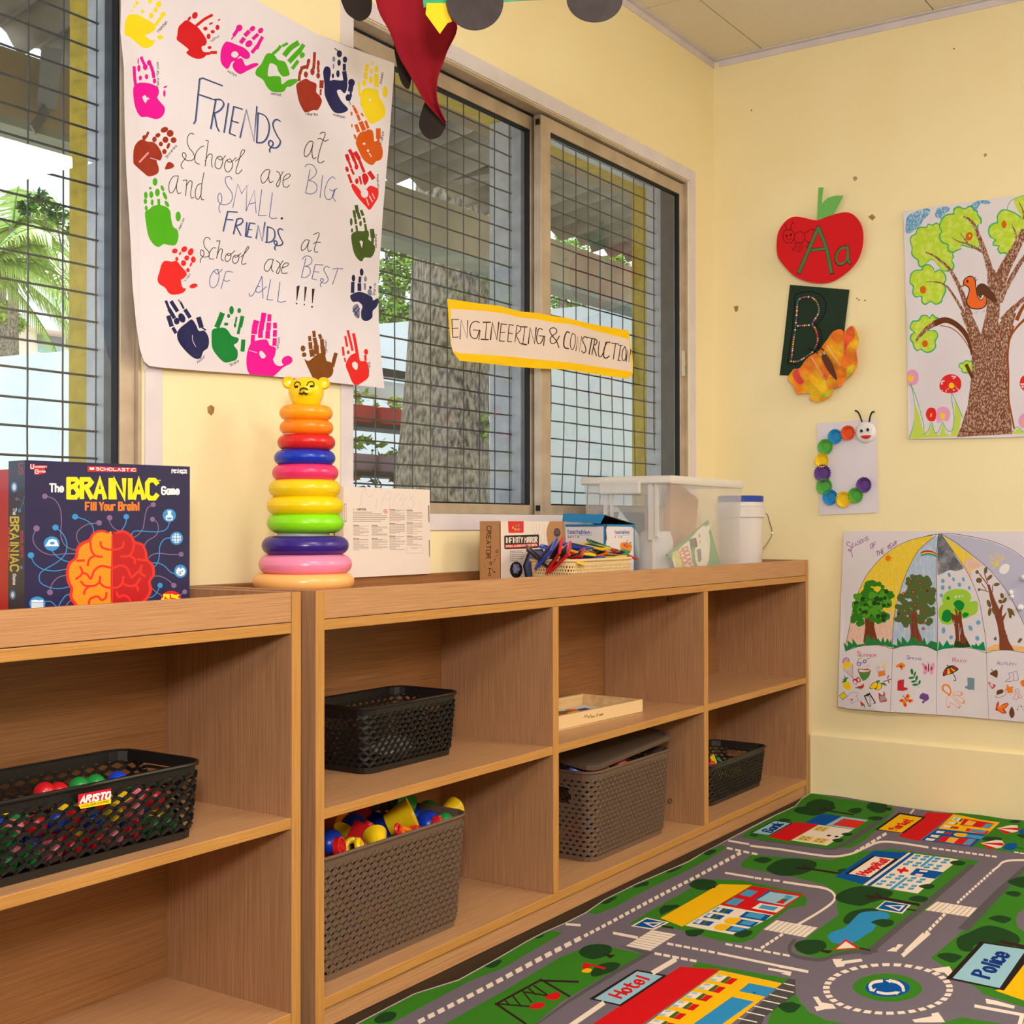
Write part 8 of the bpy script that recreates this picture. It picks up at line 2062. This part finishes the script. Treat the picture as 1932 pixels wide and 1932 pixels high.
A.draw("""
z 660 1600 3.019
p grs 60,1010 370,838 620,757 830,647 1000,552 1110,488 1150,475 1215,488 1130,540 1000,615 870,690 700,750 480,870 250,1000 60,1110 -300,1300 -420,1300
p grs 545,1000 900,800 1200,620 1400,545 1675,605 1500,700 1200,880 1060,1000 900,1150 300,1500 -200,1500
p rdk 1520,552 1730,595 1480,740 1250,880 1050,1020 900,1150 1060,1000 1250,860 1500,700 1675,605
z 1100 1450 2.322
p grs 5,630 60,640 150,605 300,525 450,450 560,395 628,352 610,342 450,408 330,465 220,525 130,565 60,597
p grs 1000,108 1090,132 1350,168 1365,185 1320,235 1240,310 1180,345 1100,352 980,340 690,302 740,260 850,202 930,160 965,125
p grs 700,405 740,378 840,385 1090,400 1200,365 1350,352 1735,405 1690,440 1500,620 1340,740 1260,800 1200,797 1100,820 1040,830 980,820 930,800 940,770 1120,640 1110,600 1120,560 1060,510 980,490 900,470 700,435 690,420
p grs 205,680 300,620 480,520 570,485 700,490 960,545 982,570 975,600 900,615 870,640 840,660 790,700 750,745 690,765 600,755 400,700 330,700
p grs 1525,830 1690,690 1830,560 1932,445 2100,400 2300,500 2300,900 1932,1000 1770,990 1720,960 1600,880
e asp 1985,665 90,62
p rdk 1640,702 1800,540 1932,425 1932,450 1830,560 1690,712
z 1560 1580 5.194
p rdk 1395,265 1455,270 1300,410 560,1039 430,1150 330,1150
z 1480 1760 4.274
s rdk 30 740,145 600,150 430,172 310,215 200,210 100,190 50,160 42,110 80,60
p grs 1575,430 1932,545 2300,640 2300,760 1932,600 1590,490
p grs 1250,735 1420,680 1932,760 2300,820 2300,1100 1200,1100
p grs -80,560 80,470 130,560 200,640 330,700 480,735 640,900 800,1200 -300,1200
p grs 0,365 40,365 0,400
z 1640 1490 6.616
p grs 740,262 1050,288 1250,288 1450,333 1700,382 1932,402 2500,470 2500,900 1932,800 1280,715 1400,600 1630,420 1040,305
z 1400 1480 7.156
p rdk 220,745 600,790 1150,862 1250,855 1400,770 1600,620 1890,440 1960,400 1960,430 1800,560 1600,705 1400,830 1250,882 1150,882 240,762
b dkg 700,375 740,320 850,300 880,250 1000,210 1120,215 1240,250 1245,290 1265,320 1200,350 1100,390 980,425 850,415 760,400
l brn 20 1030,355 1120,340 1200,360 1500,408
l brn 14 1100,312 1160,352
b dkg 1425,355 1500,320 1600,320 1615,360 1540,395 1480,380
b dkg 1680,300 1750,260 1900,270 1960,300 1930,370 1830,385 1720,345
b dkg 1690,455 1780,430 1890,440 1880,475 1780,485
b dkg 490,490 570,475 655,490 640,510 540,508
b dkg 100,670 220,680 180,705 120,695
p drk 440,495 690,525 370,692 110,655
p lbl 445,505 655,530 360,685 140,652
t nvy 16 392,648 560,545 -122,-22 Bank
p redr 705,515 1045,533 630,768 355,708
p wht 1035,545 1500,610 1145,825 660,755
p blu 1075,395 1345,430 1130,552 850,518
p lbl 1350,432 1705,480 1500,608 1130,550
p redo 1370,460 1670,500 1540,590 1215,548
D blu 10 5 .7 1300,548 1440,478
p yelr 1020,565 1190,580 1110,640 950,615
p yelr 805,690 975,710 900,770 725,745
p yelr 1010,720 1180,740 1100,800 935,775
p lb 1041,576 1075,578 1069,594 1035,592
p lb 1106,587 1140,589 1134,605 1100,603
p lb 1001,596 1035,598 1029,614 995,612
p lb 1076,606 1110,608 1104,624 1070,622
p lb 818,701 852,703 846,719 812,717
p lb 889,710 923,712 917,728 883,726
p lb 781,723 815,725 809,741 775,739
p lb 844,734 878,736 872,752 838,750
p lb 1024,732 1058,734 1052,750 1018,748
p lb 1094,743 1128,745 1122,761 1088,759
p lb 986,755 1020,757 1014,773 980,771
p lb 1056,765 1090,767 1084,783 1050,781
p drk 1160,678 1207,685 1185,702 1135,695
p drk 1265,690 1312,697 1285,718 1240,708
b dkg 1340,668 1420,650 1490,660 1470,690 1400,695
b dkg 1215,750 1290,730 1370,740 1340,775 1270,780
z 1640 1490 6.616
p brn 205,230 285,232 260,265 195,255
p redr 725,283 1050,300 620,640 360,585
p drk 370,285 710,340 430,545 70,500
p yelr 385,305 665,350 405,535 115,495
t redr 14 345,505 548,385 -105,-20 Market
p yelr 1050,305 1170,325 1400,380 1630,412 1470,555 860,485
p blu 860,485 1450,560 1280,715 650,630
p redr 1190,360 1565,425 1490,485 1130,440
p cor 1240,380 1340,400 1280,450 1180,435
p lb 1460,425 1550,432 1480,480 1405,472
p wht 1060,340 1150,355 1110,395 1030,380
p lbl 1075,345 1115,350 1090,385 1045,378
p gdk 1150,358 1180,362 1140,400 1110,395
p wht 1005,400 1090,410 1060,432 985,420
p gdk 1090,410 1115,412 1085,436 1060,432
p wht 940,440 1030,455 1000,480 920,465
p gdk 1030,455 1060,458 1030,484 1000,480
p redr 1060,458 1125,462 1100,490 1035,484
p redr 1220,480 1500,515 1465,555 1200,515
p lb 1270,490 1470,515 1440,540 1245,512
p wht 850,510 945,520 920,545 830,538
p gdk 945,520 970,522 945,550 920,545
p wht 780,560 880,570 850,600 760,585
p gdk 880,570 905,574 880,604 850,600
p wht 720,600 830,615 790,640 700,628
p gdk 830,615 860,617 825,645 795,640
p redr 970,525 1035,535 1010,560 948,550
b yelr 1055,560 1090,540 1225,552 1200,590 1090,580
p lb 1225,555 1440,580 1395,618 1200,590
p redr 920,580 1335,620 1250,698 840,640
p cor 1010,590 1120,605 1050,670 950,650
p lb 1240,615 1320,622 1250,690 1165,680
b dkg 1740,410 1800,395 1890,400 1850,425
p wht 1595,480 1770,445 1850,450 1860,480 1855,520 1700,553
p redr 1595,480 1860,475 1880,495 1850,506
p redr 1595,482 1790,535 1700,553
l drk 8 1860,510 1960,520
b blu 1870,540 1910,490 2000,500 2000,560
b dkg 1840,560 1932,555 2000,600 1900,600
b dkg 1400,615 1480,585 1640,600 1640,632 1500,645
p wht 1390,665 1590,625 1660,635 1690,690 1640,725 1500,742
p redr 1390,665 1660,662 1690,690 1640,698
p redr 1392,667 1590,730 1500,745
l drk 8 1660,700 1940,735
b blu 1675,730 1720,675 1840,670 1820,740 1750,752
D wht 22 5 .8 560,250 510,300
l wht 16 1815,778 1860,784
l wht 16 1885,790 2000,806
z 1100 1450 2.322
l wht 9 640,320 725,333
s wht 9 735,340 850,352 1000,375 1100,385 1180,372 1240,345 1300,322 1380,325 1510,345
D wht 12 6 .75 1190,368 1335,280
D wht 8 10 .75 1530,348 1820,388
D wht 9 4 .7 630,353 775,377
l wht 9 625,457 745,477
D wht 9 3 .75 752,479 872,494
s wht 10 880,497 980,512 1060,525 1098,548 1098,580 1040,625 940,684
D wht 14 27 .66 5,735 700,366
b dkg 745,400 790,388 828,400 790,415
b dkg 805,435 860,400 950,395 1020,410 1010,440 950,465 870,470 820,455
l brn 9 935,436 1000,440 1130,461
l brn 7 965,426 990,440
b dkg 1115,445 1150,438 1170,450 1130,460
b dkg 525,375 560,362 585,366 550,385
b dkg 350,450 400,432 435,430 385,455
b dkg 220,525 265,502 290,502 250,525
b dkg 80,595 120,572 145,572 110,595
z 1560 1580 5.194
p blu 460,130 820,150 370,465 80,385
p wht 800,148 825,152 390,470 355,465
p blu 825,152 860,158 430,475 392,470
p wht 860,158 1290,215 1250,255 1140,340 1060,410 890,550 430,475
p lb 1035,180 1068,185 942,290 908,285
p lb 770,390 802,395 650,512 613,506
p blu 880,302 1142,340 1060,406 808,366
p wht 915,318 992,325 980,341 903,333
p wht 880,353 947,361 930,379 858,371
p lb 868,169 924,171 912,191 856,189
p lb 838,192 894,194 882,214 826,212
p lb 953,179 1009,181 997,201 941,199
p lb 923,204 979,206 967,226 911,224
p lb 793,229 849,231 837,251 781,249
p lb 753,251 809,253 797,273 741,271
p lb 878,241 934,243 922,263 866,261
p lb 843,264 899,266 887,286 831,284
p lb 1063,197 1119,199 1107,219 1051,217
p lb 1033,222 1089,224 1077,244 1021,242
p lb 1153,209 1209,211 1197,231 1141,229
p lb 1123,234 1179,236 1167,256 1111,254
p lb 993,257 1049,259 1037,279 981,277
p lb 958,281 1014,283 1002,303 946,301
p lb 1078,269 1134,271 1122,291 1066,289
p lb 1048,294 1104,296 1092,316 1036,314
p lb 618,354 674,356 662,376 606,374
p lb 583,379 639,381 627,401 571,399
p lb 708,369 764,371 752,391 696,389
p lb 673,392 729,394 717,414 661,412
p lb 533,419 589,421 577,441 521,439
p lb 493,444 549,446 537,466 481,464
p lb 623,429 679,431 667,451 611,449
p lb 588,456 644,458 632,478 576,476
p lb 828,387 884,389 872,409 816,407
p lb 793,411 849,413 837,433 781,431
p lb 918,401 974,403 962,423 906,421
p lb 883,424 939,426 927,446 871,444
p lb 743,451 799,453 787,473 731,471
p lb 708,477 764,479 752,499 696,497
p lb 833,464 889,466 877,486 821,484
p lb 803,491 859,493 847,513 791,511
l redr 22 698,318 792,326
l redr 28 762,304 724,340
p drk 450,175 705,210 430,398 175,355
p wht 470,185 665,210 420,390 215,355
t redr 14 382,370 612,224 -92,-16 Hospital
b dkg 1205,245 1270,225 1360,245 1320,275 1250,270
b dkg 900,475 1000,455 1060,475 1010,505 950,500
b dkg 90,610 110,550 250,490 400,480 620,520 640,560 570,600 430,640 330,670 200,650
l brn 26 400,575 540,592 900,660
l brn 20 480,548 540,590
l brn 18 410,608 480,590
b dkg 800,600 880,570 990,590 960,630 870,630
b dkg 160,810 230,730 400,695 510,715 300,800 200,850
p wht 570,620 825,660 740,748 475,700
p blu 575,628 800,662 730,735 500,695
p wht 565,665 770,665 710,722
p blu 622,672 735,675 705,706
l brn 14 785,703 870,715
b pnd 10,970 50,930 180,880 260,800 330,740 450,722 570,730 615,765 590,800 520,800 480,870 440,920 370,960 300,1010 200,1042 60,1030
b dkg 435,828 540,800 650,815 640,860 560,880 500,860
D wht 24 13 .72 1640,315 1270,650
Z wht 9 .87 1080,628 965,712 1395,780 1480,692
D wht 30 8 .75 1225,680 960,950
l wht 34 945,950 780,1110
s wht 20 2050,222 1932,222 1800,225 1720,245 1680,285 1630,320
b dkg 1770,435 1850,395 1960,390 1960,490 1860,480
b dkg 1745,545 1830,525 1905,550 1850,582
b dkg 1585,790 1690,762 1810,795 1740,840 1640,815
z 1180 1640 5.084
p yelr 905,143 1215,150 545,550 335,468
p redr 1215,160 1705,242 1450,430 905,340
p lb 1170,195 1272,212 1195,265 1093,245
p lb 1045,275 1142,293 1060,348 955,330
p blu 1375,205 1570,240 1420,330 1232,298
p lbl 1388,216 1668,258 1525,348 1258,295
p lb 1540,248 1612,262 1575,286 1520,278
p gdk 1510,280 1572,287 1540,307 1478,300
p redr 1478,300 1540,307 1512,332 1440,322
p wht 1290,325 1527,362 1450,417 1210,375
p lb 1310,340 1470,365 1420,398 1275,372
p wht 905,342 1425,440 1320,502 1050,630 570,540
p redr 905,338 1450,420 1425,440
p blu 880,365 1045,390 990,430 830,405
p lbl 870,370 930,376 900,400 838,394
p wht 905,372 935,376 895,408 870,404
p gdk 960,378 990,384 945,424 915,416
p blu 792,420 957,445 902,485 742,460
p lbl 782,425 842,431 812,455 750,449
p wht 817,427 847,431 807,463 782,459
p gdk 872,433 902,439 857,479 827,471
p blu 690,480 855,505 800,545 640,520
p lbl 680,485 740,491 710,515 648,509
p wht 715,487 745,491 705,523 680,519
p gdk 770,493 800,499 755,539 725,531
p blu 1160,405 1402,442 1330,498 1088,458
p lb 1190,415 1345,438 1295,480 1140,450
b yelr 945,495 1000,465 1115,475 1050,528 970,520
p blu 1115,480 1282,510 1210,556 1050,528
p lb 1140,490 1247,508 1195,540 1090,522
b yelr 848,555 905,525 1015,537 950,588 870,580
p blu 1015,543 1182,572 1110,612 955,588
p lb 1040,550 1152,570 1090,598 985,583
b dkg 575,590 640,580 750,580 730,620 660,645 590,635
b dkg 1040,620 1120,590 1215,590 1200,630 1130,655 1060,645
b dkg 610,150 680,100 780,95 870,120 860,165 780,200 680,190
p brn 820,168 872,165 850,184
p dkg 320,390 370,345 500,340 528,352 340,440
p wht 200,463 418,510 275,582 52,545
p blu 205,475 387,512 265,568 83,542
p wht 168,510 364,510 270,560
p blu 218,520 320,520 265,545
l brn 18 355,545 455,562
Z wht 8 .87 250,583 488,625 235,784 0,738
l wht 26 -110,612 110,655
Z wht 9 .87 1450,488 1325,578 1730,655 1850,560
D wht 22 6 .78 400,712 875,802
l wht 22 890,806 1740,982
D wht 20 7 .74 960,716 1600,835
D wht 24 5 .78 280,806 700,886
l wht 30 480,868 260,985
D wht 26 5 .75 1510,620 1290,765
p wht 1375,940 1380,945 1565,978 1595,984 1580,1024 1490,1000 1530,994 1365,965
z 1480 1760 4.274
b grs 550,430 600,375 700,340 830,328 960,345 1060,385 1112,445 1080,500 990,540 860,557 720,540 610,500 560,460
e blu 832,443 182,74
p wht 1360,452 1356,477 1304,474 1307,452
p wht 1351,490 1336,514 1285,507 1299,486
p wht 1325,527 1298,550 1252,539 1275,518
p wht 1281,561 1245,582 1204,567 1236,549
p wht 1223,592 1178,610 1143,591 1184,576
p wht 1151,618 1099,632 1072,611 1119,599
p wht 1069,638 1011,648 993,625 1045,617
p wht 979,652 917,657 909,634 964,629
p wht 883,659 821,660 822,636 879,635
p wht 787,659 724,655 735,632 791,635
p wht 691,652 632,644 652,622 706,629
p wht 601,638 546,626 576,606 625,617
p wht 519,618 471,602 508,585 551,599
p wht 447,592 407,573 451,559 486,576
p wht 389,561 359,540 407,529 434,549
p wht 345,527 326,503 378,497 395,518
p wht 319,490 311,465 364,464 371,486
p wht 310,452 314,427 366,430 363,452
p wht 319,414 334,390 385,397 371,418
p wht 345,377 372,354 418,365 395,386
p wht 389,343 425,322 466,337 434,355
p wht 447,312 492,294 527,313 486,328
p wht 519,286 571,272 598,293 551,305
p wht 601,266 659,256 677,279 625,287
p wht 691,252 753,247 761,270 706,275
p wht 787,245 849,244 848,268 791,269
p wht 883,245 946,249 935,272 879,269
p wht 979,252 1038,260 1018,282 964,275
p wht 1069,266 1124,278 1094,298 1045,287
p wht 1151,286 1199,302 1162,319 1119,305
p wht 1223,312 1263,331 1219,345 1184,328
p wht 1281,343 1311,364 1263,375 1236,355
p wht 1325,377 1344,401 1292,407 1275,386
p wht 1351,414 1359,439 1306,440 1299,418
s wht 24 785,388 720,398 690,425 700,455
p wht 680,465 742,445 722,475
s wht 24 850,385 910,400 950,430 960,465
p wht 810,380 870,382 850,405
s wht 20 750,478 820,490 890,485
p wht 885,472 935,475 905,500
b dkg 80,105 110,70 200,55 310,65 340,110 290,150 200,175 120,150
p brn 295,138 390,142 360,167 298,155
l brn 12 600,122 690,140
p redr 495,50 610,125 390,139
p wht 495,68 575,120 418,130
p wht 915,90 960,95 905,145 910,152 825,147 880,115 895,120
l wht 34 1160,5 960,178
p wht 388,212 470,208 455,228 620,208 632,230 490,250 480,270 420,278 400,245
p wht 1180,290 1330,270 1355,310 1320,350 1290,320 1240,318
p wht 230,515 270,515 300,560 390,575 418,610 330,615 260,632 240,595 280,590
p wht 1030,700 1190,672 1185,650 1240,640 1270,680 1295,720 1200,722 1050,722
p wht 1620,530 1700,545 1860,590 1850,612 1700,580 1670,575 1630,570
l wht 24 1540,590 1960,668
l wht 22 -40,268 185,312
b dkg 0,590 50,565 130,580 100,620 30,640
b dkg 1390,50 1480,0 1650,-60 1850,0 1900,70 1800,110 1560,90 1500,150 1410,130
b dkg 1230,185 1310,160 1430,185 1400,220 1340,240
p yelr 1700,465 1770,440 1932,250 2200,330 2100,620 1932,545
p drk 1580,68 1932,122 2020,140 1770,465 1300,370
l brn 24 1745,70 1960,118
p lbl 1610,85 1948,136 1735,445 1355,365
t nvy 22 1652,366 1815,178 -138,-36 Police
Z wht 5 .8 1900,660 1880,735 2100,790 2120,700
z 1060 1780 4.391
p grs 1080,190 1130,155 1870,290 1830,330 1300,215 980,195
p prk 1830,330 1880,290 1936,300 1936,420 1680,610 1640,700 1660,900 1200,900
p yelr 1310,222 1825,330 1410,660 1100,920 300,920 600,740
p redr 980,193 1310,215 670,667 380,880 -60,880 340,610
p grs 340,612 440,667 560,740 300,900 200,900
p redr 980,193 1310,215 670,667 480,800 240,700 340,610
p wht 1280,258 1375,270 1310,318 1220,305
p lbl 1290,262 1335,268 1320,280 1270,275
p lbl 1240,290 1290,297 1270,312 1222,305
p gdk 1375,272 1405,280 1345,330 1310,320
p redr 1405,285 1460,295 1400,342 1345,330
p wht 1180,328 1275,340 1210,388 1120,375
p lbl 1190,332 1235,338 1220,350 1170,345
p lbl 1140,360 1190,367 1170,382 1122,375
p gdk 1275,342 1305,350 1245,400 1210,390
p redr 1305,355 1360,365 1300,412 1245,400
p wht 1075,398 1170,410 1105,458 1015,445
p lbl 1085,402 1130,408 1115,420 1065,415
p lbl 1035,430 1085,437 1065,452 1017,445
p gdk 1170,412 1200,420 1140,470 1105,460
p redr 1200,425 1255,435 1195,482 1140,470
p wht 965,473 1060,485 995,533 905,520
p lbl 975,477 1020,483 1005,495 955,490
p lbl 925,505 975,512 955,527 907,520
p gdk 1060,487 1090,495 1030,545 995,535
p redr 1090,500 1145,510 1085,557 1030,545
p wht 855,548 950,560 885,608 795,595
p lbl 865,552 910,558 895,570 845,565
p lbl 815,580 865,587 845,602 797,595
p gdk 950,562 980,570 920,620 885,610
p redr 980,575 1035,585 975,632 920,620
p wht 760,628 855,640 790,688 700,675
p lbl 770,632 815,638 800,650 750,645
p lbl 720,660 770,667 750,682 702,675
p gdk 855,642 885,650 825,700 790,690
p redr 885,655 940,665 880,712 825,700
p pnd 1550,328 1772,372 1690,442 1468,395
p pnd 1410,442 1592,482 1330,667 1020,900 780,900 1100,660
e blu 1595,408 14,6
p drk 620,215 875,265 490,520 225,460
p lbl 625,230 835,270 480,505 270,458
t redr 17 492,452 722,300 -102,-32 Hotel
l wht 9 1840,330 1925,350
l wht 9 1780,375 1920,405
l wht 9 1725,422 1865,455
l wht 9 1665,470 1805,500
l wht 9 1595,518 1745,552
l wht 9 1535,568 1680,600
l wht 9 1465,620 1615,652
b dkg 1790,520 1840,490 1932,490 1940,560 1860,572
l wht 40 60,690 340,497
l wht 40 930,140 762,238
b dkg 145,60 200,20 300,5 400,20 410,70 350,110 250,130 160,100
p brn 345,88 447,95 400,124
b dkg 240,240 300,180 400,155 485,170 440,220 340,260 260,275
p redr 180,157 370,200 350,215 240,185 220,205 200,212 165,205
b yelr 165,225 210,205 250,215 230,240 180,240
z 660 1600 3.019
D wht 24 17 .66 390,995 1335,503
D wht 26 8 .66 -100,1270 340,1022
l brn 12 830,890 1090,750
l brn 12 1085,755 1300,762
l brn 12 1090,750 1252,845
l brn 13 835,888 1000,1000
l brn 9 850,888 1050,905
l brn 9 885,868 905,890
l brn 9 930,845 975,900
l brn 9 985,815 1035,878
l brn 9 1020,800 1060,835
l brn 9 1050,785 1130,840
l brn 9 1000,820 1130,842
b redr 1022,908 1050,885 1085,878 1112,890 1090,912 1050,916
b redr 1112,852 1145,828 1185,822 1200,840 1180,862 1140,864
l wht 14 1235,435 1310,440
b dkg 140,985 200,945 265,950 240,990 160,1010
b dkg 765,678 840,645 866,652 820,685
b dkg 1480,295 1520,282 1510,300
b dkg 1635,225 1700,200 1690,222
b dkg 1050,525 1110,495 1090,518
""")
A.z = (0, 0, 1); A.ribbon([Vector(p) for p in edge[:19]], 3.4, 'rim')
def rugh(a, b):
    x, y = a-1.4, b-1; e = max(0, 1-(-.40-y)/.09) if y > -.5 else 0; f = max(0, 1-(-.02-x)/.1) if x > -.12 else 0
    return .004*min(1, e)*(1+sin(x*13))*.5+.006*min(1, f)*(1+sin(y*11+1))*.5
o = recenter(A.sheet('play_rug', .0045, grid=.05, height=rugh, edge='rim')); tag(o, 'children\'s play rug printed with a town of roads, houses and a roundabout, on the floor', 'rug')
